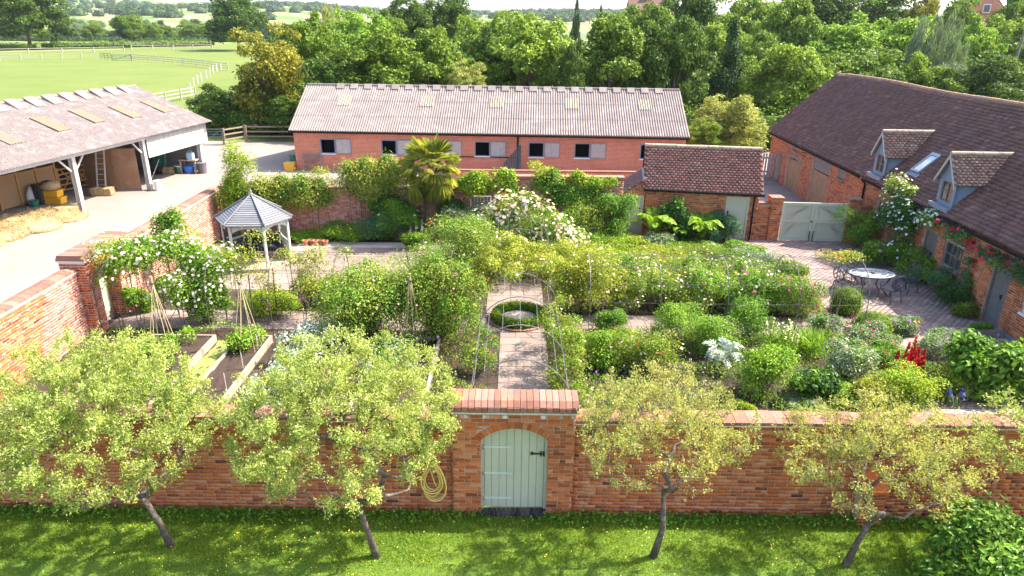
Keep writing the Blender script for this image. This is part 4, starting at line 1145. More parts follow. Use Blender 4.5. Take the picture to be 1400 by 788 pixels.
# black handrail panel and ramp wall before the stable
rl = thing('black_railing', 'sloping black timber railing in front of the stable downpipe', 'railing', (.1, 40.2, 0))
for i in range(9):
    x = -.55 + i * .1; h = .45 + i * .12
    MB().box(x, x + .085, 40.2, 40.23, .1, h + .3).build('slat', M['trellis'], rl)
b = MB(); b.pbox((-.6, 40.17, .65), (1.0, 0, 1.15), (0, .09, 0), (0, 0, .07)); b.box(.34, .43, 40.15, 40.25, 0, 1.85); b.build('rail', M['trellis'], rl)
yw = thing('yard_wall', 'low brick ramp wall capped with stone in front of the stable', 'wall', (4, 37, 0))
MB().box(-3.4, 6.6, 36.9, 37.15, 0, .95).build('wall', M['stable_brick'], yw); MB().box(-3.45, 6.62, 36.87, 37.18, .95, 1.03).build('coping', M['brick_cope'], yw)
# galvanised gate leaning on the stable
def field_gate(root, P0, U, w, h, m, bars=6, r=.022, lean=Vector((0, 0, 0)), brace=True):
    U = Vector(U).normalized(); Zv = Vector((0, 0, 1)) + lean
    P0 = Vector(P0)
    for k in range(bars):
        z = .08 + (h - .1) * (k / (bars - 1)) ** .8
        MB().tube([P0 + Zv * z, P0 + U * w + Zv * z], r, 6).build('bar', m, root)
    for u in (0, w): MB().tube([P0 + U * u + Zv * .02, P0 + U * u + Zv * (h + .04)], r * 1.4, 6).build('stile', m, root)
    if brace: MB().tube([P0 + Zv * .1 - U.cross(Zv) * .03, P0 + U * w + Zv * (h - .05) - U.cross(Zv) * .03], r, 6).build('brace', m, root)
g = thing('field_gate', 'galvanised metal gate leaning against the left end of the stable', 'gate', (-12, 41.2, 0))
field_gate(g, (-12.5, 41.05, .0), (1, -.03, 0), 1.05, .98, M['pipe'], 6, lean=Vector((0, .22, 0)))
gb_ = thing('grit_bin', 'yellow grit bin at the corner of the stable', 'bin', (-13.35, 41.2, 0))
MB().prism([(-13.6, 41.0, 0), (-13.1, 41.0, 0), (-13.05, 41.0, .4), (-13.65, 41.0, .4)], (0, .5, 0)).build('body', M['yellow'], gb_, bevel=.02)
MB().box(-13.66, -13.04, 40.97, 41.53, .405, .47).build('lid', M['yellow'], gb_, bevel=.03)
tag(MB().box(-13.45, -13.15, 41.65, 41.95, 0, .75).box(-13.48, -13.12, 41.62, 41.98, .75, .82).build('storage_box', M['greenplastic'], bevel=.02), 'dark green box behind the yellow grit bin', 'box')

# ================================================================== OPEN BARN on the left
bn = thing('open_barn', 'open fronted farm barn with lichened corrugated roof and white steel posts', 'barn', (-20, 31, 0))
bU = Vector((.17, 1, 0)).normalized(); bNn = Vector((1, -.17, 0)).normalized()
bfr = Fr((-19.7 + .17 * (17.2 - 31), 17.2, 0), bU, bNn)
def bu(y): return (y - 17.2) / bU.y
BL = bu(41.0); BD = 8.4; BE, BR = 2.78, 4.68
for y in (21.6, 26.3, 31.0, 35.7, 40.4):
    u = bu(y); p_ = MB()
    bfr.box(p_, u - .1, u + .1, 0, BE - .02, -.02, .0); bfr.box(p_, u - .1, u + .1, 0, BE - .02, -.22, -.2); bfr.box(p_, u - .012, u + .012, 0, BE - .02, -.2, -.02)
    p_ = p_.build('post', M['white_steel'], bn)
    for s in (-1, 1):
        if y == 40.4 and s > 0: continue
        MB().pbox(bfr.p(u + s * .1, 1.98, -.15), bU * (s * .1), bU * (s * .68) + Vector((0, 0, .7)), bNn * .06).build('brace', M['white_steel'], p_)
    q = MB(); bfr.box(q, u - .1, u + .1, 0, BE, -BD, -BD + .2); q.build('rear_post', M['white_steel'], bn)
bfr.box(MB(), 0, BL, BE - .18, BE - .02, .002, .06).build('eaves_beam', M['white_steel'], bn)
for k in range(5): bfr.box(MB(), 0, BL, BE + .15 + .38 * k - .1, BE + .15 + .38 * k, -.75 - .8 * k, -.67 - .8 * k).build('purlin', M['timber_brown'], bn)
bfr.box(MB(), 0, BL, 0, BE, -BD - .1, -BD).build('rear_wall', M['timber_brown'], bn)
e = MB(); bfr.box(e, BL - .25, BL - .05, 0, BE, -BD, -.25); e.prism([bfr.p(BL - .25, BE, -.25), bfr.p(BL - .25, BE, -BD), bfr.p(BL - .25, BR - .08, -BD / 2)], bU * .2)
e.build('end_wall', M['block'], bn)
bfr.box(MB(), 0, .2, 0, BE, -BD, -.25).build('near_end_wall', M['timber_brown'], bn)
u0, u1 = bu(35.8), bu(41.0)
for i in range(26):
    a = u0 + (u1 - u0) * i / 26; bfr.box(MB(), a, a + (u1 - u0) / 26 - .008, 1.68, BE - .02, .064, .085 + .008 * (i % 2)).build('cladding_board', M['clad'], bn)
for sgn in (1, -1):
    E = bfr.p(-.2, BE + .03, .38) if sgn > 0 else bfr.p(-.2, BE + .03, -BD - .38)
    S_ = bfr.p(-.2, BR, -BD / 2) - E; l_ = S_.length; S_.normalize(); N_ = S_.cross(bU)
    if N_.z < 0: N_ = -N_
    corrugated('roof', bn, E, bU, BL + .4, S_, l_, N_, M['asb_old'], rows=4)
    if sgn > 0: rS, rN, rE, rl_ = S_, N_, E, l_
rl_pts = [(3, 188), (70, 171), (120, 160), (172, 154), (215, 147)]
for (u, v) in rl_pts:
    r = Vector(ray(u, v)); t = (rE - Vector((0, 0, HC))).dot(rN) / r.dot(rN); p_ = Vector((0, 0, HC)) + r * t - rE
    corrugated('rooflight', bn, rE + bU * (p_.dot(bU) - .38) + rS * (p_.dot(rS) - .7) + rN * .03, bU, .78, rS, 1.5, rN, M['rooflight'], rows=1)
for i in range(22):
    c = rE + bU * (.5 + i * 1.07) + rS * rl_
    MB().prism([c - rS * .75 + rN * .05, c + rS * .03 + rN * .16, c + rS * .03 + rN * .02, c - rS * .75 + rN * .01], bU * .62).build('ridge_vent', M['asb_old'], bn)
MB().tube([rE + rS * rl_ + rN * .02, rE + rS * rl_ + bU * (BL + .4) + rN * .02], .08, 8).build('ridge', M['asb_old'], bn)
bfr.box(MB(), BL - .05, BL + .12, BE - .05, BE + .04, -.3, .5).build('end_fascia', M['gutter'], bn)

def bp(n_, y, z=0.): return bfr.p(bu(y), z, n_)
# chipboard partition inside the barn
pt = thing('stall_partition', 'chipboard stall partition with timber posts inside the open barn', 'partition', (-23, 33, 0))
pfr = Fr((-23.75, 31.3, 0), (.3, 1, 0), (1, -.3, 0))
for i in range(4): MB().pbox(pfr.p(i * 1.02 - .05, 0, 0), pfr.U * .1, pfr.N * .1, (0, 0, 2.3)).build('post', M['timber_new'], pt)
for i in range(3):
    pfr.box(MB(), i * 1.02 + .06, i * 1.02 + .96, .05, 1.5, .03, .06).build('panel', M['osb'], pt)
    pfr.box(MB(), i * 1.02 + .05, i * 1.02 + .97, 1.5, 1.58, .02, .09).build('rail', M['timber_new'], pt)
g = thing('timber_gate', 'timber field gate with crossed braces inside the open barn', 'gate', (-23, 35.4, 0))
gu = Vector((.3, 1, 0)).normalized(); P0 = Vector((-22.95, 34.5, .05))
for z in (.1, .38, .66, .9, 1.15): MB().pbox(P0 + Vector((0, 0, z)), gu * 1.9, (0, 0, .08), (.03, -.01, 0)).build('bar', M['timber_new'], g)
for a in (0, 1.82): MB().pbox(P0 + gu * a, gu * .08, (0, 0, 1.3), (.05, -.015, 0)).build('stile', M['timber_new'], g)
for a, s in ((.1, 1), (1.0, -1), (.95, 1), (1.8, -1)):
    MB().pbox(P0 + gu * a + Vector((.035, 0, .14)), gu * .07, gu * (s * .8) + Vector((0, 0, 1.0)), (.025, 0, 0)).build('brace', M['timber_new'], g)
# bulging plywood screen
ps = thing('plywood_screen', 'tall bulging plywood sheet screen across the open barn', 'screen', (-21, 35.9, 0))
for k, (a, b_) in enumerate(((0, .33), (.34, .67), (.68, 1.))):
    mb = MB(); pts = []
    for i in range(7):
        t = a + (b_ - a) * i / 6
        p_ = Vector((-23.2, 36.5, 0)).lerp(Vector((-19.35, 35.7, 0)), t) + Vector((-.1, -.42 * math.sin(PI * t) ** .8, 0)); pts.append(p_)
    for p_, q in zip(pts[:-1], pts[1:]): mb.pbox(p_, q - p_, (0, .03, 0), (0, 0, 2.25 - .1 * a))
    mb.build('sheet', M['ply'], ps)
ld = thing('ladder', 'tall aluminium ladder leaning against the plywood screen', 'ladder', (-21.4, 35.2, 0))
L0 = Vector((-21.35, 34.9, 0)); L1 = Vector((-21.2, 35.35, 2.75)); sx_ = Vector((.42, 0, 0))
for s in (0, 1): MB().pbox(L0 + sx_ * s, (.05, 0, 0), (0, .07, 0), L1 - L0).build('stile', M['aluminium'], ld)
for k in range(10):
    p_ = L0 + (L1 - L0) * ((k + .6) / 10.5) + Vector((.04, .03, 0)); MB().tube([p_, p_ + sx_], .017, 6).build('rung', M['aluminium'], ld)
# hay
def hay_mesh(blobs, n, L=.16, seed=1):
    rg = np.random.default_rng(seed)
    P, Nn = blob_points(blobs, n, rg, .92, -.2); P = P[P[:, 2] > .0]; n = len(P)
    D = rdir(n, rg); D[:, 2] *= .5
    return leaves_mesh('straw', P, D, unit(rdir(n, rg) + [0, 0, .5]), L, .02, .1)
def bale(x, y, z, l, w, h, rz, label, group=None, seed=1):
    r = thing('hay_bale', label, 'hay bale', (x, y, z), group)
    b = MB().box(-l / 2, l / 2, -w / 2, w / 2, 0, h)
    M_ = Matrix.Translation((x, y, z)) @ Matrix.Rotation(rz, 4, 'Z')
    b.v = [tuple(M_ @ Vector(v)) for v in b.v]
    b.build('bale', M['hay'], r, bevel=.04)
    rg = np.random.default_rng(seed); n = 700
    P = rg.uniform(-.5, .5, (n, 3)); ax = rg.integers(0, 3, n); P[np.arange(n), ax] = np.sign(P[np.arange(n), ax]) * .5
    P = P * [l, w, h] + [0, 0, h / 2]; P = P @ np.array(M_.to_3x3()).T + [x, y, z]
    link('straw', leaves_mesh('straw', P, rdir(n, rg) * [1, 1, .5], rdir(n, rg), .11, .016, .1), PET['hay'], r, 'stuff')
    for a in (-l * .22, l * .22):
        q = MB().box(a - .008, a + .008, -w / 2 - .006, w / 2 + .006, -.002, h + .006); q.v = [tuple(M_ @ Vector(v)) for v in q.v]; q.build('twine', M['hose'], r)
x, y, _ = gp(139, 268); bale(x, y + .15, .01, 1.0, .48, .38, .1, 'hay bale on the floor below the ladder in the barn', seed=1)
x, y, _ = gp(98, 296); bale(x - .2, y + .3, .01, 1.1, .5, .4, .9, 'hay bale beside the loose hay at the foot of a barn post', seed=2)
x, y, _ = gp(230, 238); bale(x, y + .1, .01, .6, .45, .38, .2, 'small hay bale under the cladding end of the barn', seed=3)
hp_ = thing('hay_heap', 'long heap of loose golden hay spilling from the barn onto the yard', 'hay heap', (-20.6, 28.3, 0))
bl = []
rg = np.random.default_rng(5)
for i in range(26):
    y = rg.uniform(25.2, 30.4); off = rg.uniform(-2.2, .25 - (y - 26) * .08); p_ = bp(off, y); bl.append((p_.x, p_.y, .02, rg.uniform(.5, .9), rg.uniform(.5, .9), rg.uniform(.18, .42) * (1.5 if y < 27 and off < -.6 else 1)))
me = hay_mesh(bl, 26000, .17, 6); link('loose_straw', me, PET['hay'], hp_, 'stuff')
mb = MB()
for b_ in bl: mb.lathe((b_[0], b_[1], 0), [(b_[3] * 1.0, 0), (b_[3] * .9, b_[5] * .45), (b_[3] * .6, b_[5] * .8), (b_[3] * .2, b_[5] * .95)], 12)
mb.build('heap', M['hay'], hp_, smooth=True)
# bins, crates, bundle
def tub(name, label, cat, x, y, r0, r1, h, m, rim=None, z=0.):
    r = thing(name, label, cat, (x, y, z))
    MB().lathe((x, y, z), [(r0, .005), (r0 * 1.01, .02), (r1, h), (r1 * .94, h), (r0 * .9, .05)], 16).build('body', m, r, smooth=False)
    MB().lathe((x, y, z), [(r1 * .99, h - .02), (r1 * 1.07, h - .02), (r1 * 1.07, h + .015), (r1 * .95, h + .015)], 16).build('rim', rim or m, r)
    return r
x, y, _ = gp(70, 280)
for k, (dx, lab) in enumerate(((.06, 'lower yellow plastic crate beside the barn bins'), (-.04, 'upper yellow plastic crate stacked beside the barn bins'))):
    r = thing('plastic_crate', lab, 'crate', (x + dx, y + .25, k * .34))
    z = .006 + k * .34
    MB().prism([(x - .42 + dx, y, z), (x + .42 + dx, y, z), (x + .46 + dx, y, z + .32), (x - .46 + dx, y, z + .32)], (0, .5, 0)).build('box', M['yellow'], r, bevel=.02)
    MB().box(x - .48 + dx, x + .48 + dx, y - .03, y + .53, z + .27, z + .3).build('rim', M['yellow'], r, bevel=.01)
r = thing('straw_bundle', 'sack of straw wrapped in dark net on the yellow crates', 'bundle', (x, y + .25, .7))
MB().lathe((x - .02, y + .25, .69), [(.3, 0), (.42, .1), (.42, .25), (.3, .38), (.1, .42)], 14).build('straw', M['hay'], r, smooth=True)
MB().lathe((x - .12, y + .24, .86), [(.36, 0), (.34, .12), (.22, .23), (.05, .28)], 14).build('net', M['blackplastic'], r, smooth=True)
x, y, _ = gp(53, 281); tub('dustbin', 'black plastic dustbin beside the yellow crates', 'bin', x, y + .3, .26, .3, .95, M['blackplastic'])
x, y, _ = gp(46, 283); t_ = tub('bucket', 'dark green rubber bucket in front of the black dustbin', 'bucket', x, y + .1, .17, .22, .28, M['greenplastic'])
r = thing('feed_sack', 'white feed sack slumped against the chipboard partition', 'sack', (x - .3, y + .5, 0))
MB().lathe((x - .32, y + .5, 0), [(.2, .005), (.24, .2), (.22, .5), (.1, .75), (.06, .85)], 10).build('sack', M['plaster'], r, smooth=True)
MB().tube([(x - .36, y + .5, .74), (x - .28, y + .5, .74)], .09, 8).build('tie', M['hose'], r)
# things under the clad end
x, y, _ = gp(258, 238)
r = thing('work_table', 'small timber work table under the clad end of the barn', 'table', (x, y + .3, 0))
MB().box(x - .5, x + .5, y, y + .55, .74, .8).build('table_top', M['timber_pale'], r)
for a in (-.45, .37):
    for c in (.03, .45): MB().box(x + a, x + a + .08, y + c, y + c + .08, .005, .739).build('leg', M['timber_pale'], r)
tub('bucket', 'blue plastic tub under the work table', 'bucket', x - .08, y + .28, .26, .33, .42, M['blueplastic'])
r = thing('water_carrier', 'pale blue water carrier on the work table', 'container', (x + .1, y + .3, .8))
MB().box(x - .06, x + .32, y + .12, y + .42, .805, 1.2).build('body', M['lightblue'], r, bevel=.04); MB().tube([(x + .02, y + .27, 1.17), (x + .02, y + .27, 1.28), (x + .24, y + .27, 1.28), (x + .24, y + .27, 1.17)], .02, 6).build('handle', M['lightblue'], r)
tub('dustbin', 'grey plastic dustbin beside the work table', 'bin', x + .72, y + .25, .22, .27, .6, M['greyplastic'])
x, y, _ = gp(243, 238); tub('bucket', 'green rubber bucket between the hay bale and work table', 'bucket', x, y + .3, .24, .28, .42, M['greenplastic'], M['plaster'])
x, y, _ = gp(236, 225); bale(x, y - .4, .43, .55, .4, .3, .4, 'second hay bale heaped behind the small bale under the cladding', seed=7)
x, y, _ = gp(216, 240)
r = thing('wheelbarrow', 'dark green wheelbarrow tipped up under the barn cladding', 'wheelbarrow', (x, y, 0))
MB().prism([(x - .3, y + .4, .5), (x + .3, y + .4, .5), (x + .38, y + .4, 1.2), (x - .38, y + .4, 1.2)], (0, .25, 0)).build('tray', M['greenplastic'], r, bevel=.03)
MB().tube([(x - .25, y + .3, .02), (x - .28, y + .35, .7), (x - .3, y + .45, 1.5)], .02, 6).tube([(x + .25, y + .3, .02), (x + .28, y + .35, .7), (x + .3, y + .45, 1.5)], .02, 6).build('handles', M['iron'], r)
MB().tube([(x - .05, y + .25, .25), (x + .05, y + .25, .25)], .2, 14).build('wheel', M['blackplastic'], r)
x, y, _ = gp(214, 262); tub('bucket', 'white plastic bucket at the foot of a barn post', 'bucket', x, y + .25, .16, .2, .5, M['plaster'])
x, y, _ = gp(222, 245)
r = thing('spade', 'long handled fork propped beside the wheelbarrow', 'tool', (x, y, 0)); MB().tube([(x - .35, y - .6, .02), (x, y, 1.1)], .018, 6).build('shaft', M['aluminium'], r); MB().box(x - .45, x - .25, y - .75, y - .6, .01, .03).build('blade', M['pipe'], r)

# ================================================================== GAZEBO
gz = thing('gazebo', 'hexagonal timber gazebo with slatted grey roof and finial on the terrace', 'gazebo', (-9.4, 24.4, 0))
gc = Vector((-9.4, 24.4, 0)); GR = 1.36; GEZ, GPZ = 1.75, 2.6
def hexp(k, r, z, off=0.): a = math.radians(60 * k + 4 + off); return gc + Vector((math.cos(a) * r, math.sin(a) * r, z))
MB().prism([hexp(k, 1.3, .02) for k in range(6)], (0, 0, .1)).build('floor', M['timber_pale'], gz)
for k in range(6):
    p = hexp(k, 1.16, .12); MB().tube([p, p + Vector((0, 0, GEZ - .1))], .055, 6).build('post', M['gaz_paint'], gz)
    a, b = hexp(k, 1.16, 0), hexp(k + 1, 1.16, 0); d = (b - a)
    nrm = Vector((0, 0, 1)).cross(d).normalized()
    br = MB()                                    # arched header
    for i in range(8):
        t0, t1 = .06 + .88 * i / 8, .06 + .88 * (i + 1) / 8
        f = lambda t: GEZ - .36 + .22 * math.sin(PI * min(max(t, .0), 1)) ** .7
        br.prism([a + d * t0 + Vector((0, 0, f(t0))), a + d * t1 + Vector((0, 0, f(t1))), a + d * t1 + Vector((0, 0, GEZ)), a + d * t0 + Vector((0, 0, GEZ))], nrm * .04)
    br.build('header', M['gaz_paint'], gz)
    # slatted roof panel
    e0, e1, ap = hexp(k, GR, GEZ), hexp(k + 1, GR, GEZ), gc + Vector((0, 0, GPZ))
    MB().prism([e0, e1, ap], Vector((0, 0, -.02))).build('roof_lining', M['timber_grey'], gz)
    n = 15
    up_ = ((e1 - e0).cross(ap - e0)).normalized()
    if up_.z < 0: up_ = -up_
    for i in range(n):
        t0, t1 = i / n, (i + 1) / n - .004
        q = [e0.lerp(ap, t0), e1.lerp(ap, t0), e1.lerp(ap, t1), e0.lerp(ap, t1)]
        mb = MB(); mb.add([q[0] + up_ * .03, q[1] + up_ * .03, q[2] + up_ * .012, q[3] + up_ * .012, q[0] + up_ * .005, q[1] + up_ * .005], [(0, 1, 2, 3), (4, 5, 1, 0)])
        mb.build('roof_slat', M['slate'], gz)
    MB().tube([e0 + Vector((0, 0, .03)) + (e0 - gc).normalized() * .05, ap + Vector((0, 0, .04))], .028, 6).build('hip_rail', M['slate'], gz)
    if k in (0, 1, 2, 3):                         # trellis backs on the rear sides
        tr = MB(); pa, pb = a + d * .06, a + d * .94; h0, h1 = .85, GEZ - .35
        w = (pb - pa).length; dn = (pb - pa).normalized()
        m_ = 7
        for j in range(-m_, m_ + 1):
            for s in (1, -1):
                # diagonal strip clipped to the panel
                pts = []
                for t in np.linspace(0, 1, 12):
                    z = h0 + (h1 - h0) * t; x_ = w * (j + .5) / m_ + s * (h1 - h0) * t + (0 if s > 0 else w * .0)
                    if 0 <= x_ <= w: pts.append(pa + dn * x_ + Vector((0, 0, z)) + nrm * (.01 * s))
                if len(pts) > 1: tr.tube([pts[0], pts[-1]], .011, 4, cap=False)
        tr.build('trellis', M['trellis'], gz)
        for j in range(9):
            q = pa + dn * (w * j / 9); MB().pbox(q + Vector((0, 0, .14)), dn * (w / 9 - .008), nrm * .018, (0, 0, .7)).build('board', M['gaz_paint'] if k == 0 else M['trellis'], gz)
        MB().pbox(pa + Vector((0, 0, .84)), dn * w, nrm * .05, (0, 0, .06)).build('rail', M['gaz_paint'], gz)
MB().lathe(gc + Vector((0, 0, GPZ)), [(.07, -.02), (.08, .04), (.03, .08), (.05, .13), (.015, .2), (.005, .34)], 8).build('finial', M['slate'], gz)
bench = thing('bench', 'dark metal bench inside the gazebo', 'bench', (-9.3, 24.8, .12))
MB().box(-9.9, -8.7, 24.75, 25.15, .5, .54).build('seat', M['castmetal'], bench)
for x in (-9.86, -8.78):
    MB().box(x, x + .05, 24.78, 24.83, .125, .499).build('leg', M['castmetal'], bench); MB().box(x, x + .05, 25.08, 25.13, .125, .499).build('leg', M['castmetal'], bench)
for i in range(12): MB().box(-9.88 + i * .1, -9.85 + i * .1, 25.12, 25.15, .541, .95).build('back_slat', M['castmetal'], bench)
MB().box(-9.9, -8.7, 25.1, 25.16, .951, 1.0).build('back_rail', M['castmetal'], bench)
# plant trolley and side table left of the gazebo
sl_ = thing('step_ladder', 'rusty folding plant stand leaning beside the gazebo', 'step ladder', (-10.9, 22.6, 0))
for s in (0, .34): MB().tube([(-11.0 + s, 22.5, .01), (-10.86 + s * .8, 22.95, 1.55)], .02, 6).build('stile', M['terracotta'], sl_)
for s in (0, .34): MB().tube([(-11.0 + s, 23.3, .01), (-10.88 + s * .8, 22.97, 1.5)], .014, 6).build('rear_stile', M['terracotta'], sl_)
for k in range(5): t = (k + .7) / 5.4; MB().pbox((-11.0 + .14 * t, 22.5 + .45 * t - .05, 1.55 * t), (.34 - .068 * t, 0, 0), (0, .1, 0), (0, 0, .02)).build('tread', M['terracotta'], sl_)
tb = thing('side_table', 'small round bistro table with pale top beside the gazebo', 'table', (-10.3, 22.5, 0))
MB().lathe((-10.3, 22.5, .7), [(.36, 0), (.37, .012), (.36, .025)], 18).build('table_top', M['timber_pale'], tb)
for k in range(4):
    a = k * PI / 2 + .5; MB().tube([(-10.3 + .3 * math.cos(a), 22.5 + .3 * math.sin(a), .005), (-10.3 + .12 * math.cos(a), 22.5 + .12 * math.sin(a), .35), (-10.3 + .25 * math.cos(a), 22.5 + .25 * math.sin(a), .7)], .014, 6).build('leg', M['iron'], tb)

# ================================================================== PATIO TABLE AND CHAIRS
def metal_chair(name, label, local=True):
    r = thing(name, label, 'chair', (0, 0, 0), 'cast metal patio chairs', local=True)
    m = M['castmetal']
    # seat: frame and slats
    fr_ = MB(); fr_.tube([(.25 * math.cos(a) * 1.0, .23 * math.sin(a), .44) for a in np.linspace(0, 2 * PI, 21)], .018, 6, cap=False); fr_.build('seat_frame', m, r)
    s = MB()
    for i in range(7):
        y = -.18 + i * .06; w = .25 * math.sqrt(max(0, 1 - (y / .23) ** 2)); s.box(-w, w, y - .014, y + .014, .435, .447)
    for i in range(5):
        x = -.16 + i * .08; w = .23 * math.sqrt(max(0, 1 - (x / .25) ** 2)); s.box(x - .01, x + .01, -w, w, .448, .456)
    s.build('seat', m, r)
    for sx in (-1, 1):
        MB().tube([(sx * .22, -.2, .44), (sx * .25, -.24, .3), (sx * .22, -.24, .15), (sx * .26, -.28, .01)], [.02, .017, .014, .018], 6).build('leg', m, r)
        MB().tube([(sx * .18, .2, .44), (sx * .2, .24, .25), (sx * .22, .3, .01)], [.02, .016, .018], 6).build('leg', m, r)
        MB().tube([(sx * .23, .2, .66), (sx * .29, .02, .67), (sx * .29, -.15, .65), (sx * .26, -.22, .56), (sx * .24, -.2, .44)], .015, 6).build('arm', m, r)
    bk = MB()
    ring = [(.25 * math.cos(a), .23 + .06 * (math.sin(a) * .5 + .5), .72 + .25 * math.sin(a)) for a in np.linspace(0, 2 * PI, 25)]
    bk.tube(ring, .017, 6, cap=False); bk.build('back_frame', m, r)
    la = MB()
    for (cx_, cz_, rr) in ((0, .72, .1), (-.11, .79, .09), (.11, .79, .09), (-.11, .63, .09), (.11, .63, .09), (0, .87, .08), (0, .56, .08)):
        la.tube([(cx_ + rr * math.cos(a), .26 + .03 * (cz_ + rr * math.sin(a) - .72) * 4, cz_ + rr * math.sin(a)) for a in np.linspace(0, 2 * PI, 13)], .009, 5, cap=False)
    la.build('back_lattice', m, r)
    return r
tx, ty = gp(1193, 407)[0], gp(1193, 407)[1] + .35
ch = metal_chair('patio_chair', 'black cast metal chair at the oval table, its back to the garden borders')
chl = [((tx - .95, ty - .1), PI / 2 + .25, None), ((tx - .05, ty + 1.0), .1, 'black cast metal chair at the oval table, its back to the house shrubs'),
       ((tx + .35, ty - .72), PI + .25, 'black cast metal chair at the oval table, its back to the open patio'), ((tx + 1.3, ty + .05), -PI / 2 + .45, 'black cast metal chair at the oval table, its back to the house wall')]
for i, ((x, y), rz, lab) in enumerate(chl):
    if i == 0: ch.location = (x, y, .035); ch.rotation_euler = (0, 0, rz)
    else: dup(ch, (x, y, .035), rz, lab)
tt = thing('patio_table', 'oval black cast metal table with pierced top on the patio', 'table', (tx, ty, .035))
mb = MB(); n = 28
mb.prism([(tx + .78 * math.cos(2 * PI * k / n), ty + .5 * math.sin(2 * PI * k / n), .72) for k in range(n)], (0, 0, .022)); mb.build('table_top', M['castmetal'], tt)
MB().tube([(tx + .79 * math.cos(a), ty + .51 * math.sin(a), .735) for a in np.linspace(0, 2 * PI, 33)], .022, 6, cap=False).build('rim', M['castmetal'], tt)
pk = MB()
for rr in (.25, .45, .62): pk.tube([(tx + rr * 1.15 * math.cos(a), ty + rr * .74 * math.sin(a), .745) for a in np.linspace(0, 2 * PI, 25)], .012, 4, cap=False)
for k in range(16):
    a = 2 * PI * k / 16; pk.tube([(tx + .1 * math.cos(a), ty + .06 * math.sin(a), .745), (tx + .76 * math.cos(a), ty + .48 * math.sin(a), .745)], .009, 4, cap=False)
pk.build('pierced_pattern', M['aluminium'], tt)
for sx in (-1, 1):
    for sy in (-1, 1):
        MB().tube([(tx + sx * .5, ty + sy * .3, .72), (tx + sx * .42, ty + sy * .26, .5), (tx + sx * .3, ty + sy * .18, .3), (tx + sx * .5, ty + sy * .32, .04)], [.03, .022, .02, .025], 6).build('leg', M['castmetal'], tt)

# ================================================================== STONE TROUGH, RING OF BOX, RAISED BEDS
tr = thing('stone_trough', 'low stone trough planted with greenery beside the right house door', 'trough', (13.75, 18.75, 0))
b = MB(); x0, x1, y0, y1 = 13.45, 14.15, 18.45, 18.85
b.box(x0, x1, y0, y0 + .06, .036, .3); b.box(x0, x1, y1 - .06, y1, .036, .3); b.box(x0, x0 + .06, y0 + .06, y1 - .06, .036, .3); b.box(x1 - .06, x1, y0 + .06, y1 - .06, .036, .3)
b.build('basin', M['stone_trough'], tr, bevel=.012); MB().box(x0 + .06, x1 - .06, y0 + .06, y1 - .06, .04, .26).build('earth', M['soil'], tr)
rgx = np.random.default_rng(3)
foliage('greenery', tr, [(13.8 + rgx.uniform(-.22, .22), 18.65 + rgx.uniform(-.08, .08), .33, .16, .12, .08) for _ in range(6)], 900, .06, .035, LEAF['mid'], rgx)
RCX, RCY = .22, 19.45
ring = thing('box_hedge', 'round clipped box hedge ring around pale stones at the path crossing', 'hedge', (RCX, RCY, 0))
bl = []
for k in range(30):
    a = 2 * PI * k / 30; bl.append((RCX + .7 * math.cos(a), RCY + .7 * math.sin(a), .2, .15, .15, .15))
foliage('foliage', ring, bl, 9000, .035, .022, LEAF['box'], rgx, inner=.85, jit=.8)
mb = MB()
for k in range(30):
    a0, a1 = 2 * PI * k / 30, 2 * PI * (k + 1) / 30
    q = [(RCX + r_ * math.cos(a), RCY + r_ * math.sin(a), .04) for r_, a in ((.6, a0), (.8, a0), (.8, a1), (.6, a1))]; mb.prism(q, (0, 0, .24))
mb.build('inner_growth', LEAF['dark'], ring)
kb = thing('stone_roundel', 'round pale stone paving inside the clipped box ring', 'paving', (RCX, RCY, .02))
MB().lathe((RCX, RCY, .04), [(.57, 0), (.57, .05), (.05, .055)], 26).build('gravel_disc', M['gravel'], kb)
for k in range(26):
    a0, a1 = 2 * PI * k / 26 + .01, 2 * PI * (k + 1) / 26 - .01
    q = [(RCX + r_ * math.cos(a), RCY + r_ * math.sin(a), .03) for r_, a in ((.84, a0), (.95, a0), (.95, a1), (.84, a1))]
    MB().prism(q, (0, 0, .05)).build('edging_brick', M['brick_cope'], kb)
def raised_bed(x0, x1, y0, y1, label, m=M['timber_pale'], h=.22):
    r = thing('raised_bed', label, 'raised bed', ((x0 + x1) / 2, (y0 + y1) / 2, 0))
    for a, b, c, d in ((x0, x0 + .06, y0, y1), (x1 - .06, x1, y0, y1), (x0 + .061, x1 - .061, y0, y0 + .05), (x0 + .061, x1 - .061, y1 - .05, y1)):
        MB().box(a, b, c, d, .012, h + random.uniform(-.01, .01)).build('board', m, r, bevel=.006)
    s = sheetmesh(x0 + .06, x1 - .06, y0 + .05, y1 - .05, h - .06)
    link('earth', s, M['soil'], r)
    return r
def sheetmesh(x0, x1, y0, y1, z, n=14):
    xs = np.linspace(x0, x1, n); ys = np.linspace(y0, y1, n * 2); X, Y = np.meshgrid(xs, ys)
    Z = z + RNG.normal(0, .022, X.shape)
    i = np.arange((2 * n - 1) * n).reshape(2 * n - 1, n)[:, :-1].ravel()
    return mesh_np('earth', np.stack([X.ravel(), Y.ravel(), Z.ravel()], 1), np.stack([i, i + 1, i + n + 1, i + n], 1))
raised_bed(-10.1, -8.3, 12.6, 17.7, 'raised bed of vegetables nearest the yard wall')
raised_bed(-7.65, -6.72, 12.6, 17.7, 'raised bed of bare dark soil with a cane wigwam')
raised_bed(-6.1, -4.55, 12.6, 17.7, 'raised bed full of silvery green bean plants')
raised_bed(-3.75, -2.0, 12.6, 17.75, 'raised bed edged with worn boards beside the dark soil border', M['timber_silver'])
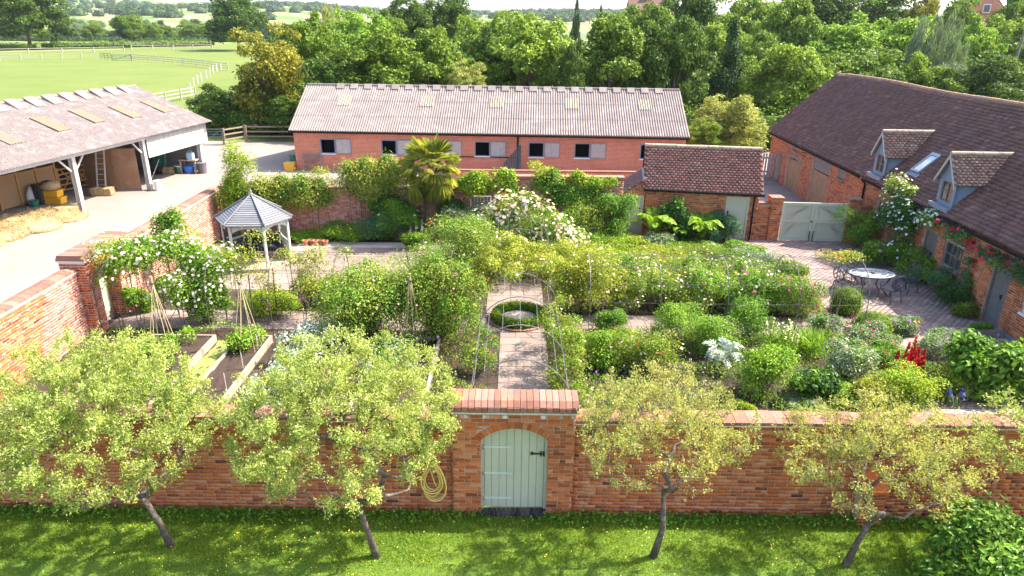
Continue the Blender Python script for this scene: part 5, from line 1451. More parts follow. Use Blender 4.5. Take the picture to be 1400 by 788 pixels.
structure(link('grass_strip', sheetmesh(-8.28, -7.67, 12.4, 17.7, .03), mat('mown_grass', (.16, .22, .04), (.24, .26, .07), 4., .95, .5, 60.)))
# hand-tool pegs in the bare bed
def wigwam(label, x, y, z, r, h, n=6):
    w = thing('cane_wigwam', label, 'cane wigwam', (x, y, z))
    for k in range(n):
        a = 2 * PI * k / n + .3; MB().tube([(x + r * math.cos(a), y + r * math.sin(a), z), (x + random.uniform(-.03, .03), y + random.uniform(-.03, .03), z + h), (x - .08 * r * math.cos(a), y - .08 * r * math.sin(a), z + h * 1.1)], .009, 5).build('cane', M['cane'], w)
    MB().lathe((x, y, z + h - .03), [(.05, 0), (.055, .03), (.05, .05)], 8).build('twine', M['rust'], w)
wigwam('bamboo cane wigwam standing in the bare soil raised bed', -7.15, 17.0, .16, .36, 1.9)
wigwam('cane wigwam with brown netting beside the pink rose', -2.7, 17.2, .16, .32, 1.95, 8)
wigwam('bamboo cane wigwam in the vegetable bed by the yard wall', -9.4, 16.9, .16, .36, 1.9)
for k in range(4):
    y = 13.6 + k * 1.1; tag(MB().tube([(-6.85, y, .1), (-6.86, y, .62)], .012, 6).build('marker_stake', M['aluminium']), 'short metal marker stake along the edge of the bare soil bed', 'stake', 'marker stakes in the bare bed')

# ================================================================== ROSE TUNNELS
def hoop_pts(c, across, r=1.05, spring=1.2, n=13):
    c = Vector(c); A = Vector(across)
    pts = [c - A * r, c - A * r + Vector((0, 0, spring))]
    pts += [c - A * r * math.cos(t) + Vector((0, 0, spring + r * math.sin(t))) for t in np.linspace(0, PI, n)[1:-1]]
    pts += [c + A * r + Vector((0, 0, spring)), c + A * r]
    return pts
def tunnel(label, cs, across, m=M['hoop'], bars=9):
    t = thing('rose_tunnel', label, 'rose tunnel', cs[0])
    for c in cs: MB().tube(hoop_pts(c, across), .012, 6).build('hoop', m, t)
    for k in range(bars):
        a = PI * k / (bars - 1); A = Vector(across)
        p = [Vector(c) - A * 1.05 * math.cos(a) + Vector((0, 0, 1.15 + 1.05 * math.sin(a))) for c in cs]
        MB().tube(p, .0055, 5).build('rail', m, t)
    return t
tunnel('arched metal rose tunnel over the central path behind the front gate', [(.2, y, 0) for y in (12.45, 14.12, 15.8, 17.5)], (1, 0, 0), M['hoop_pale'])
tunnel('arched metal rose tunnel over the back path towards the stable', [(.24, y, 0) for y in (21.7, 23.3, 24.9)], (1, 0, 0))
tunnel('arched metal rose tunnel over the path towards the yard gateway', [(x, 19.2, 0) for x in (-8.65, -6.85, -5.05, -3.2, -1.75)], (0, 1, 0), M['rust'], 5)
tunnel('arched metal rose tunnel over the path towards the patio', [(x, 19.2, 0) for x in (2.2, 4.2, 6.1, 8.1, 10.05)], (0, 1, 0), M['hoop'], 7)
# upright training posts on the left border
for k, (u, v) in enumerate(((186, 425), (311, 440), (348, 450), (380, 440))):
    x, y, _ = gp(u, v); tag(MB().tube([(x, y, 0), (x + .03, y, 1.7)], .018, 6).build('training_post', M['rust']), 'thin dark metal post training roses along the path to the yard gateway', 'post', 'rose training posts')

# ================================================================== HOSE on the front wall
hh = thing('garden_hose', 'coiled yellow garden hose hanging on the brick wall left of the gate', 'hose', (-1.45, 10.5, 1.3))
x, _, z = aty(592, 632, 10.46)
rg = random.Random(4)
for k in range(7):
    w = .13 + rg.random() * .08; h = .55 + rg.random() * .28; ox = rg.uniform(-.05, .05)
    pts = []
    for i in range(21):
        a = 2 * PI * i / 20
        tt_ = (math.cos(a) * .5 + .5)
        pts.append((x + ox + math.sin(a) * w * (1.25 - tt_ * .6), 10.44 - .014 * k, z - h * (1 - tt_)))
    MB().tube(pts, .012, 6, cap=False).build('coil', M['hose'], hh)
MB().tube([(x - .06, 10.42, z - .1), (x + .02, 10.41, z - .4), (x + .1, 10.41, z - .62), (x + .16, 10.42, z - .5), (x + .12, 10.43, z - .1)], .012, 6).build('loose_end', M['hose'], hh)
MB().tube([(x, 10.53, z), (x, 10.33, z + .01), (x, 10.33, z + .05)], .014, 6).build('hanger', M['iron'], hh)

# ================================================================== FENCES, GATES, STAKES in the fields
def rail_fence(label, pts, m, h=1.2, rails=3, step=2.2, pw=.1, group=None):
    root = thing('rail_fence', label, 'fence', pts[0], group)
    me = MB().box(-pw / 2, pw / 2, -pw / 2, pw / 2, 0, h + .05).mesh('post')
    for a, b in zip(pts[:-1], pts[1:]):
        A, B = Vector(a), Vector(b); d = B - A; n = max(1, int(d.length / step))
        for i in range(n + 1):
            o = link('post', me, m, root); o.location = A + d * (i / n)
        sdv = Vector((-d.y, d.x, 0)).normalized() * .05
        for k in range(rails):
            z = h - .08 - k * h / (rails + .3)
            MB().pbox(A + sdv + Vector((0, 0, z - .05)), d, (0, 0, .1), sdv * .8).build('rail', m, root)
    return root
G = lambda u, v: gp(u, v)
rail_fence('pale post and rail fence crossing the paddock left of the metal gate', [G(-80, 84), G(0, 83), G(139, 81)], M['fence_pale'], step=3)
rail_fence('pale post and rail fence running from the paddock gate towards the trees', [G(181, 83), G(250, 89), G(312, 97)], M['fence_pale'], step=3)
rail_fence('distant pale rail fence along the far paddock hedge', [G(180, 69), G(290, 67)], M['fence_pale'], rails=2, step=5, pw=.2)
rail_fence('second distant pale rail fence along the lane beyond the paddock', [G(-60, 76), G(170, 71)], M['fence_pale'], rails=2, step=6, pw=.15)
rail_fence('short brown rail fence beside the paddock gate', [G(139, 81), G(153, 82)], M['timber_fence'], step=1.2)
g = thing('field_gate', 'galvanised gate in the paddock fence', 'gate', G(154, 83)); a = Vector(G(154, 83)); b = Vector(G(180, 83)); field_gate(g, a, b - a, (b - a).length, 1.15, M['pipe'], 5, r=.04)
rail_fence('pale rail fence behind the barn gable beside the bushes', [G(205, 146), G(268, 134)], M['fence_pale'], step=2.4)
for k, (u, v) in enumerate(((262, 128), (266, 120), (271, 115), (276, 112), (283, 108), (288, 104), (292, 101), (297, 98), (303, 97))):
    x, y, _ = gp(u, v); r = thing('tree_guard', 'white tube tree guard in the row beside the hedge', 'tree guard', (x, y, 0), 'row of tree guards')
    MB().tube([(x, y, 0), (x, y, 1.2)], .07, 8).build('tube', M['plaster'], r); MB().box(x + .08, x + .12, y - .02, y + .02, 0, 1.5).build('stake', M['fence_pale'], r)
rail_fence('brown timber rail fence along the bushes left of the stable', [G(338, 194), G(404, 194)], M['timber_fence'], h=1.15)
rail_fence('short brown timber rail fence between the bushes and metal gate', [G(308, 199), G(336, 194)], M['timber_fence'], h=1.15)
g = thing('field_gate', 'galvanised field gate beside the barn end', 'gate', G(276, 199)); a = Vector(G(276, 199)); b = Vector(G(306, 199)); field_gate(g, a, b - a, (b - a).length, 1.15, M['pipe'], 6)
rail_fence('timber rail fence beyond the far end of the tiled house', [(11.6, 50, 0), (17.5, 49, 0)], M['timber_fence'])
pg = thing('picket_gate', 'grey picket gate between the outhouse and the far end of the house', 'gate', (13.2, 40.5, 0))
for i in range(16): MB().box(12.75 + i * .16, 12.85 + i * .16, 40.5, 40.53, .06, 1.45).build('picket', M['picket'], pg)
for z in (.35, 1.15): MB().box(12.7, 15.3, 40.535, 40.57, z, z + .09).build('rail', M['picket'], pg)
# telegraph pole on the right
x, y, z = aty(1392, 52, 70)
tp = thing('telegraph_pole', 'slanting wooden telegraph pole among the trees behind the house', 'pole', (x, y, 0))
MB().tube([(x, y, 0), (x + .6, y, 10.5)], [.16, .12], 8).build('shaft', M['timber_grey'], tp); MB().box(x + .1, x + 1.1, y - .05, y + .05, 9.7, 9.82).build('crossarm', M['timber_grey'], tp)
# far houses among the trees
def far_house(label, u, v, Y, w, h, roof, gx=False, wallm=None, chim=True):
    x, y, z = aty(u, v, Y); r = thing('brick_house', label, 'house', (x, y, 0)); d = w * .7
    wm = wallm or brick_tex('far_brick_%d' % u, (.5, .14, .08), (.44, .11, .06), (.5, .3, .22))
    MB().box(x - w / 2, x + w / 2, y, y + d, 0, z).build('wall', wm, r)
    if gx:
        MB().prism([(x - w / 2 - .2, y - .3, z), (x + w / 2 + .2, y - .3, z), (x, y - .3, z + h)], (0, d + .5, 0)).build('roof', roof, r)
        MB().prism([(x - w / 2, y - .33, z + .01), (x + w / 2, y - .33, z + .01), (x, y - .33, z + h - .35)], (0, .02, 0)).build('gable', wm, r)
        o = MB().box(x - .55, x + .55, y - .37, y - .34, z - .2, z + 1.0).build('window', M['plaster'], r); MB().box(x - .45, x + .45, y - .4, y - .375, z - .1, z + .9).build('pane', M['glass'], o)
    else:
        ro = MB().prism([(x - w / 2 - .3, y - .3, z), (x - w / 2 - .3, y + d + .3, z), (x - w / 2 - .3, y + d / 2, z + h)], (w + .6, 0, 0)).build('roof', roof, r)
        if chim:
            for cx_ in (-w * .1, w * .42): MB().box(x + cx_, x + cx_ + .9, y + d / 2 - .4, y + d / 2 + .4, z + h - .3, z + h + 1.8).build('chimney', wm, ro)
far_house('distant house with grey roof and brick chimneys among the treetops', 893, 22, 150, 9, 3.2, M['tile'])
far_house('red brick gabled house glimpsed among the trees on the right', 1346, 16, 110, 6, 3.2, M['tile_shed'], True)

# ================================================================== APPLE TREES on the lawn
def apple_tree(label, base, fork, crown, rad, leafmat_, seed, nat=420, nleaf=15000, L=.062):
    rg = np.random.default_rng(seed)
    root = thing('apple_tree', label, 'apple tree', base)
    B, Fk, C = (np.array(v, float) for v in (base, fork, crown)); rad = np.array(rad)
    nodes = [B, B * .5 + Fk * .5 + rg.normal(0, .03, 3) * [1, 1, 0], Fk]; par = [-1, 0, 1]
    A = []
    while len(A) < nat:
        p = rg.uniform(-1, 1, 3); q = np.linalg.norm(p)
        if q > 1: continue
        # umbrella: hollow below the middle, ragged edge
        if p[2] < -.25 and (p[0] ** 2 + p[1] ** 2) < .25: continue
        if q > .75 + .25 * math.sin(3 * math.atan2(p[1], p[0]) + seed) * math.cos(p[2] * 3): 
            if rg.random() < .45: continue
        q_ = C + p * rad
        if q_[2] < fork[2] + .25 and np.hypot(q_[0] - fork[0], q_[1] - fork[1]) < .7: continue
        A.append(q_)
    A = np.array(A); A = A[np.argsort(np.linalg.norm(A - Fk, axis=1))]
    child = [0, 0, 0]
    for a in A:
        Nn = np.array(nodes[2:]); d = np.linalg.norm(Nn - a, axis=1) + .12 * np.linalg.norm(Nn - Fk, axis=1)
        j = int(np.argmin(d)) + 2
        dd = np.linalg.norm(nodes[j] - a); m_ = (nodes[j] + a) / 2 + rg.normal(0, .07, 3) * dd + [0, 0, .05 * dd]
        nodes.append(m_); par.append(j); nodes.append(a); par.append(len(nodes) - 2)
    n = len(nodes); w = np.zeros(n)
    hasc = np.zeros(n, bool)
    for i in range(1, n): hasc[par[i]] = True
    for i in range(n - 1, 0, -1):
        if not hasc[i]: w[i] = 1
        w[par[i]] += w[i]
    r = .0036 * np.sqrt(np.maximum(w, 1)) ** 1.0
    tr_w = w[0]
    r = np.minimum(r, .05)
    r[:3] = [.07, .058, .052]
    mb = MB(); tk = MB()
    tk.tube([nodes[0], nodes[1], nodes[2]], [.072, .05, .044], 9)
    tk.build('trunk', M['bark_apple'], root, smooth=True)
    for i in range(3, n):
        p = par[i]; mb.tube([nodes[p], nodes[i]], [max(min(r[p], r[i] * 1.5), r[i]), r[i]], 5, cap=False)
    mb.build('branches', M['bark_apple'], root, smooth=True)
    # leaves in spurs along the outer twigs
    idx = np.array([i for i in range(3, n) if w[i] < 9]); pp = np.array([par[i] for i in idx]); Nd = np.array(nodes)
    spur = 5
    k = nleaf // spur
    e = rg.integers(0, len(idx), k); t = rg.uniform(.1, 1.05, k)[:, None]
    S = Nd[pp[e]] * (1 - t) + Nd[idx[e]] * t + rg.normal(0, .05, (k, 3))
    P = np.repeat(S, spur, 0) + rg.normal(0, .018, (k * spur, 3))
    out = unit(P - (C - [0, 0, .3]))
    D = rdir(len(P), rg) + out * .5 + [0, 0, .35]
    N = unit(rdir(len(P), rg) * .8 + [0, 0, .7])
    s = rg.uniform(.6, 1.25, len(P))
    link('crown', leaves_mesh('crown', P, D, N, L * s, L * .46 * s, .2), leafmat_, root)
    return root
apple_tree('apple tree with wide dense crown and left-leaning trunk before the wall left of the hose', (-5.85, 9.59, 0), (-6.12, 9.5, 1.15), (-6.75, 9.7, 2.55), (2.05, 1.75, 1.35), LEAF['apple'], 1, 700, 78000, .046)
apple_tree('apple tree with dense pale crown standing between the coiled hose and the lawn edge', (-2.25, 9.39, 0), (-2.48, 9.35, 1.1), (-2.7, 9.75, 2.58), (1.98, 1.7, 1.38), LEAF['apple'], 2, 700, 78000, .046)
apple_tree('slim upright apple tree with sparse olive crown right of the front gate', (2.48, 9.47, 0), (2.55, 9.5, 1.35), (2.5, 9.8, 2.4), (1.55, 1.4, 1.0), LEAF['apple_yel'], 3, 420, 24000, .044)
apple_tree('small leaning apple tree with low spreading crown in front of the buttress', (5.7, 9.3, 0), (5.98, 9.35, .95), (6.0, 9.6, 2.1), (1.75, 1.3, .9), LEAF['apple_yel'], 4, 420, 24000, .044)
apple_tree('apple tree mostly hidden beyond the glossy laurel with branches reaching over the wall', (9.3, 9.5, 0), (9.3, 9.5, 1.2), (9.2, 9.7, 2.3), (1.6, 1.3, .85), LEAF['apple'], 5, 300, 14000, .05)

# laurel at the lawn's right
rg = np.random.default_rng(9)
lr = thing('laurel_bush', 'glossy broad leaved laurel bush at the edge of the lawn', 'bush', (7.6, 8.75, 0))
bl = lumps(7.75, 8.75, 0, 1.25, .8, 1.25, 14, rg, .42)
foliage('foliage', lr, bl, 9000, .13, .05, LEAF['laurel'], rg, inner=.6, jit=.5, upb=.6, zmin=.02)
stems(lr, 7.75, 8.75, 0, [b[:3] for b in bl], rg, .02)

# ================================================================== LAWN GRASS and flowers in it
rg = np.random.default_rng(12)
n = 150000
P = np.stack([rg.uniform(-11, 11, n), 10.52 - rg.uniform(0, 1, n) ** 1.15 * 2.6, np.full(n, .012)], 1)
cl = np.sin(P[:, 0] * 2.1 + np.sin(P[:, 1] * 3)) * .5 + np.sin(P[:, 0] * 5.3 + 1.7 * P[:, 1]) * .35
near = np.clip((P[:, 1] - 10.0) / .5, 0, 1)
h = .035 + .02 * rg.random(n) + .018 * np.clip(cl, -1, 1) + near * .05 * rg.random(n)
h = np.where(P[:, 1] < 9.15, h * .55, h)
D = rdir(n, rg) * [.7, .7, 0] + [0, 0, 1]
me = leaves_mesh('lawn_grass', P, D, rdir(n, rg) * [1, 1, .1], np.maximum(h, .015), .013, .05)
o = link('lawn_grass', me, M['grass_blade'], None, 'stuff'); tag(o, 'short green lawn grass in front of the long brick wall', 'grass')
nb = 260
P = np.stack([rg.uniform(-9, 7, nb), rg.uniform(8.9, 10.3, nb), rg.uniform(.05, .09, nb)], 1); P[:, 0] = np.where(rg.random(nb) < .5, rg.normal(-4.2, 1.1, nb), P[:, 0])
o = link('buttercups', flower_mesh('buttercups', P, rdir(nb, rg) * .3 + [0, -.3, 1], .012, rg), PET['yellow'], None, 'stuff'); tag(o, 'tiny yellow buttercups scattered in the lawn', 'flowers')
n = 5200
P = np.stack([rg.uniform(-11, 11, n), 10.47 - np.abs(rg.normal(0, .13, n)), rg.uniform(.02, .16, n)], 1); gap = (np.abs(P[:, 0] - .1) < .55) & (P[:, 1] > 10.3)
P = P[~gap]; n = len(P)
o = link('weeds', leaves_mesh('weeds', P, rdir(n, rg) + [0, -.3, .5], unit(rdir(n, rg) + [0, -.3, 1]), .06, .045), LEAF['mid'], None, 'stuff'); tag(o, 'leafy weeds growing along the foot of the front brick wall', 'weeds')
for (u, v, r_) in ((735, 697, .28), (880, 700, .22), (870, 686, .2)):
    pass

# ================================================================== PALM
rg = np.random.default_rng(21)
px, py = -3.3, 27.3
pl = thing('palm_tree', 'tall fan palm with shaggy brown trunk before the back wall', 'palm tree', (px, py, 0))
mb = MB(); mb.tube([(px - .1, py, 0), (px - .05, py, .8), (px, py, 1.7), (px + .03, py, 2.75), (px + .05, py, 3.3)], [.17, .19, .17, .18, .1], 12); mb.build('trunk', M['palm_bark'], pl)
P = np.stack([np.zeros(1400)] * 3, 1); a = rg.uniform(0, 2 * PI, 1400); z = rg.uniform(.05, 2.95, 1400)
P = np.stack([px - .05 + .18 * np.cos(a), py + .18 * np.sin(a), z], 1); D = np.stack([np.cos(a) * .5, np.sin(a) * .5, -np.ones(1400) * .8], 1)
link('fibre', leaves_mesh('fibre', P, D, np.stack([np.cos(a), np.sin(a), 0 * a], 1), .16, .035), M['palm_bark'], pl, 'stuff')
def frond_mesh(seed, pet, R, seg=22, spread=2.5, droop=.35):
    rg_ = np.random.default_rng(seed); V = []; Fa = []
    # petiole along +x then a fan
    w = .014
    V += [(0, -w, 0), (0, w, 0), (pet, w * .7, -.03 * pet), (pet, -w * .7, -.03 * pet)]; Fa += [(0, 1, 2), (0, 2, 3)]
    hub = np.array([pet, 0, -.03 * pet])
    for i in range(seg):
        t = (i / (seg - 1) - .5) * spread; rr = R * (1 - .12 * abs(t)) * rg_.uniform(.92, 1.05)
        d = np.array([math.cos(t), math.sin(t), 0]); s = np.array([-math.sin(t), math.cos(t), 0])
        wd = R * spread / seg * .27
        m1 = hub + d * rr * .55 + [0, 0, .10 * rr * (1 - abs(t) / 2) + .05 * abs(t)]; tip = hub + d * rr + np.array([0, 0, -droop * rr * rg_.uniform(.5, 1.3)])
        b = len(V); V += [tuple(hub), tuple(m1 + s * wd + [0, 0, .012]), tuple(tip), tuple(m1 - s * wd - [0, 0, .012])]; Fa += [(b, b + 1, b + 2), (b, b + 2, b + 3)]
    me = mesh_np('frond', V, Fa); me.materials.append(LEAF['palm']); return me
fm = [frond_mesh(s, p_, r_, droop=dr) for s, p_, r_, dr in ((1, .6, .8, .12), (2, .75, .82, .25), (3, .7, .78, .4), (4, .75, .8, .45))]
for k in range(40):
    el = math.radians(86 - 145 * ((k + .5) / 40) ** .85); az = k * 2.39996
    o = link('frond', fm[min(3, int(k / 10.1))], None, pl)
    R_ = Matrix.Rotation(az, 4, 'Z') @ Matrix.Rotation(-el, 4, 'Y') @ Matrix.Rotation(rg.uniform(-.4, .4), 4, 'X')
    o.matrix_parent_inverse = Matrix.Translation(-pl.location)
    o.matrix_basis = Matrix.Translation((px + .05 + .05 * math.cos(az), py + .05 * math.sin(az), 3.25 - .4 * (k / 40))) @ R_ @ Matrix.Scale(rg.uniform(.76, .98), 4)
bl = [(px + rg.uniform(-.25, .3), py - .3, 2.75 + rg.uniform(-.25, .2), .14, .12, .16) for _ in range(6)]
foliage('flower_spikes', pl, bl, 900, .05, .03, PET['yellow'], rg)

# ================================================================== TREES beyond the buildings
def crown_mesh(kind, seed, n=15000):
    rg = np.random.default_rng(seed); bl = []
    if kind == 'cone':
        for k in range(70):
            z = rg.uniform(0, 1) ** .8; a = rg.uniform(0, 2 * PI); r = (1 - z) * .85 * rg.uniform(.55, 1.) + .04
            bl.append((r * math.cos(a), r * math.sin(a), z * 2 - 1, .2 * (1.25 - z), .2 * (1.25 - z), .12))
        L, W = .085, .03
    elif kind == 'weep':
        for k in range(55):
            a = rg.uniform(0, 2 * PI); r = rg.uniform(0, 1) ** .5; z = rg.uniform(-.9, .9) * math.sqrt(max(.1, 1 - r * r))
            bl.append((r * .75 * math.cos(a), r * .75 * math.sin(a), z, .13, .13, .36))
        L, W = .11, .022
    else:
        big = []
        for k in range({'round': 15, 'lumpy': 11, 'oak': 18, 'bush': 18}[kind]):
            d = rdir(1, rg)[0]; d[2] = d[2] if kind == 'bush' else abs(d[2]) - (.6 if rg.random() < .5 else 0); r = rg.uniform(.42, .68); big.append((d * r, rg.uniform(.28, .42)))
        for c_, rb in big:
            for k in range(11):
                d = rdir(1, rg)[0]; b = rg.uniform(.09, .17); q = c_ + d * rb * rg.uniform(.75, 1.05)
                bl.append((q[0], q[1], q[2], b, b, b * .7))
        L, W = (.058, .034)
    P, Nn = blob_points(bl, n, rg, .62, -.75)
    N = unit(Nn * .8 + rdir(n, rg) * .75 + [0, 0, .3]); D = np.cross(N, rdir(n, rg)) + Nn * .3 - [0, 0, .25 if kind != 'weep' else 1.4]
    s = rg.uniform(.6, 1.3, n)
    return leaves_mesh('crown', P, D, N, L * s, W * s)
CR = {'round': [crown_mesh('round', s, 24000) for s in (1, 2, 3)], 'lumpy': [crown_mesh('lumpy', s, 24000) for s in (4, 5, 6)], 'cone': [crown_mesh('cone', 7, 15000)],
      'weep': [crown_mesh('weep', 8, 14000)], 'oak': [crown_mesh('oak', s, 30000) for s in (9, 10)], 'bush': [crown_mesh('bush', s, 24000) for s in (11, 12)]}
for l_ in CR.values():
    for me in l_: me.materials.append(LEAF['t_mid'])
TRK = MB().tube([(0, 0, 0), (.02, 0, .5), (0, 0, 1)], [.05, .035, .022], 8)
for k in range(5):
    a = k * 1.257; TRK.tube([(0, 0, .45 + .06 * k), (.2 * math.cos(a), .2 * math.sin(a), .75 + .05 * k), (.42 * math.cos(a), .42 * math.sin(a), 1.0 + .06 * k)], [.025, .016, .006], 5)
TRK = TRK.mesh('trunk', True); TRK.materials.append(M['bark'])
_ti = [0]
def tree(label, u, vtop, Y, wpx, kind, leaf, group=None, name='tree', vbot=None, cat='tree', zg=0.):
    x, _, zt = aty(u, vtop, Y); d = (Y * cp - (zt - HC) * sp) / F
    R = wpx * d / 2
    h = zt - zg
    zb = aty(u, vbot, Y)[2] if vbot else zg + h * .05
    zb = max(zb, zg + .05)
    rz = (zt - zb) / 2
    root = thing(name, label, cat, (x, Y, zg), group, local=True)
    ms = CR[kind]; _ti[0] += 1; rg = random.Random(_ti[0])
    t = link('trunk', TRK, None, root); t.scale = (R * .9, R * .9, max(h * .55, .3)); t.location = (0, 0, -.05)
    c = link('crown', ms[_ti[0] % len(ms)], None, root)
    c.location = (0, 0, zb - zg + rz); c.scale = (R * 1.08, R * .95, rz * 1.12); c.rotation_euler = (rg.uniform(-.08, .08), rg.uniform(-.08, .08), rg.uniform(0, 6.28))
    if kind == 'cone': c.rotation_euler = (0, 0, rg.uniform(0, 6.28)); c.scale = (R * 1.1, R * 1.1, rz * 1.02)
    c.material_slots[0].link = 'OBJECT'; c.material_slots[0].material = LEAF[leaf]
    return root
T = [
 ('bronze gold conifer bush at the left end of the stable', 362, 42, 56, 140, 'lumpy', 't_gold', 190),
 ('dark leafy bush between the rail fence and the bronze bush', 300, 118, 55.5, 100, 'round', 't_dark', 196),
 ('low dark bush beside the galvanised field gate', 275, 148, 54, 60, 'lumpy', 't_mid', 193),
 ('dark bush behind the brown timber rail fence', 385, 128, 54.5, 110, 'round', 't_dark', 194),
 ('tall green tree rising behind the bronze bush', 418, 18, 63, 110, 'lumpy', 't_mid', None),
 ('broad sycamore behind the left part of the stable roof', 505, 42, 55, 170, 'round', 't_mid', None),
 ('sycamore with hanging foliage behind the middle left of the stable', 583, 34, 56, 140, 'lumpy', 't_mid', None),
 ('dark tree behind the left gable of the stable', 455, 70, 53, 110, 'round', 't_dark', None),
 ('pale yellow green bush peeping over the stable ridge', 641, 86, 51, 62, 'round', 't_pale', 140),
 ('dense light green tree behind the centre of the stable', 725, 10, 58, 170, 'round', 't_light', None),
 ('dark tree filling the gap behind the stable ridge', 665, 40, 61, 110, 'lumpy', 't_dark', None),
 ('red flowering chestnut behind the stable ridge vents', 775, 55, 53, 70, 'round', 't_dark', None),
 ('broad dark sycamore behind the right part of the stable', 838, 20, 55, 160, 'lumpy', 't_mid', None),
 ('tall dark sycamore above the right gable of the stable', 930, 18, 54, 130, 'round', 't_dark', None),
 ('dark conifer right of the stable gable', 1003, 30, 57, 95, 'cone', 't_conifer', None),
 ('pale cream variegated bush beside the stable gable', 1003, 130, 48, 118, 'round', 't_pale', 212),
 ('low green bush in front of the pale variegated bush', 965, 165, 46, 55, 'lumpy', 't_light', 205),
 ('leafy green tree at the far end of the tiled house', 1078, 58, 55, 150, 'round', 't_light', None),
 ('dark tree behind the far ridge of the tiled house', 1130, 70, 58, 120, 'lumpy', 't_mid', None),
 ('bright billowing tree behind the tiled house', 1165, 22, 75, 170, 'lumpy', 't_bright', None),
 ('bright maple standing behind the middle of the house ridge', 1225, 20, 72, 150, 'round', 't_bright', None),
 ('dark sycamore behind the house ridge', 1185, 60, 60, 140, 'round', 't_mid', None),
 ('grey green weeping birch above the house ridge', 1292, 14, 62, 85, 'weep', 't_grey', None),
 ('small golden green tree close behind the house ridge', 1255, 78, 55, 95, 'lumpy', 't_light', None),
 ('grey leaved tree behind the house ridge near the pole', 1310, 82, 55, 100, 'round', 't_grey', None),
 ('bright green tree beside the telegraph pole', 1345, 24, 70, 110, 'lumpy', 't_bright', None),
 ('dark chestnut tree overhanging the near house roof', 1388, 72, 52, 130, 'round', 't_dark', None),
 ('light green tree beyond the telegraph pole', 1405, 20, 78, 120, 'round', 't_light', None),
 ('tall dark tree on the skyline above the stable left half', 556, -4, 108, 100, 'oak', 't_dark', None),
 ('second tall dark tree on the skyline above the stable', 618, -4, 112, 110, 'oak', 't_dark', None),
 ('bright rounded treetop on the skyline above the bronze bush', 482, 9, 92, 110, 'round', 't_bright', None),
 ('feathery pale treetop on the skyline left of the dark pair', 452, 4, 105, 50, 'weep', 't_pale', None),
 ('dark spruce on the skyline over the stable centre', 789, 0, 150, 24, 'cone', 't_conifer', None),
 ('second thin spruce on the skyline over the stable centre', 822, 8, 155, 16, 'cone', 't_conifer', None),
 ('round green treetop beside the distant chimneys', 858, 4, 100, 110, 'round', 't_mid', None),
 ('dark cedar on the skyline above the right gable', 955, -16, 95, 120, 'oak', 't_dark', None),
 ('light green treetop right of the cedar', 1035, -14, 98, 130, 'round', 't_light', None),
 ('dark treetop above the pale bush', 985, 22, 75, 120, 'lumpy', 't_light', None),
 ('dark wood edge tree above the bright maples', 1140, -22, 105, 140, 'oak', 't_dark', None),
 ('dark wood edge tree left of the gabled house', 1215, -20, 108, 140, 'round', 't_dark', None),
 ('bronze treetop beside the gabled house', 1278, -14, 100, 70, 'lumpy', 't_gold', None),
 ('dark hedge tree right of the gabled house', 1400, -14, 100, 90, 'oak', 't_mid', None),
 ('green treetop above the light tree at the house end', 1090, -12, 88, 120, 'lumpy', 't_light', None),
 ('rounded green treetop behind the centre of the stable', 700, 22, 85, 100, 'oak', 't_mid', None),
 ('green treetop between the spruces and cedar', 905, 10, 84, 110, 'lumpy', 't_mid', None),
 ('green treetop left of the light central tree', 650, 18, 90, 90, 'round', 't_light', None),
 ('green treetop beyond the feathery pale one', 525, 14, 96, 90, 'lumpy', 't_mid', None),
 ('dark treetop above the bronze bush', 392, 26, 80, 90, 'round', 't_dark', None),
 ('leafy tree right of the bright maples', 1320, -2, 92, 90, 'oak', 't_mid', None),
 ('leafy green tree filling behind the house end conifer', 1040, 40, 66, 100, 'round', 't_mid', None),
 ('mature dark tree between the sycamores behind the stable', 885, 45, 58, 100, 'round', 't_dark', None),
 ('leafy filler tree behind the weeping birch', 1270, 30, 80, 110, 'round', 't_light', None),
 ('dark understorey tree below the weeping birch', 1290, 95, 54, 110, 'lumpy', 't_mid', None),
 ('dark understorey tree near the chestnut', 1350, 100, 52, 110, 'round', 't_dark', None),
 ('dark understorey tree behind the house ridge centre', 1215, 95, 54, 110, 'lumpy', 't_dark', None),
]
for (lab, u, v, Y, w, kind, leaf, vb) in T:
    if vb: kind = 'bush'
    nm = 'bush' if 'bush' in lab else ('conifer' if kind == 'cone' else 'tree')
    tree(lab, u, v, Y, w, kind, leaf, 'trees behind the farm buildings', nm, vb, nm)
tree('great spreading oak at the left beyond the paddock fence', 22, -22, 185, 115, 'oak', 't_dark', None, 'oak_tree', 82, 'oak tree')
tree('tall dark oak in the far corner of the paddock', 317, -10, 190, 92, 'oak', 't_dark', None, 'oak_tree', 82, 'oak tree')
# red candles on the chestnut
x, _, z = aty(775, 100, 50.6); rg = np.random.default_rng(31)
# trees in the valley beyond
rr = random.Random(5)
for k in range(95):
    Y = rr.uniform(235, 620); u = rr.uniform(-40, 420)
    zg = float(terrain_z((u - 700) / 950 * Y * 1.05, Y)); h = rr.uniform(5, 9.5); x, _, z = aty(u, 20, Y)
    vt = None
    d = (Y * cp + HC * sp) / F
    root = tree('green tree in the patchwork of fields beyond the paddock', u, 20, Y, 10, 'round', 't_far', 'trees in the valley beyond the paddock')
    zg = float(terrain_z(x, Y)); root.location = (x, Y, zg)
    t, c = root.children[0], root.children[1]; R = h * rr.uniform(.5, .8)
    if t.name.startswith('crown'): t, c = c, t
    t.scale = (R * .8, R * .8, h * .5); c.scale = (R, R, h * .52); c.location = (0, 0, h * .5)
    c.material_slots[0].material = LEAF[rr.choice(('t_far', 't_mid', 't_grey', 't_light', 't_far'))]
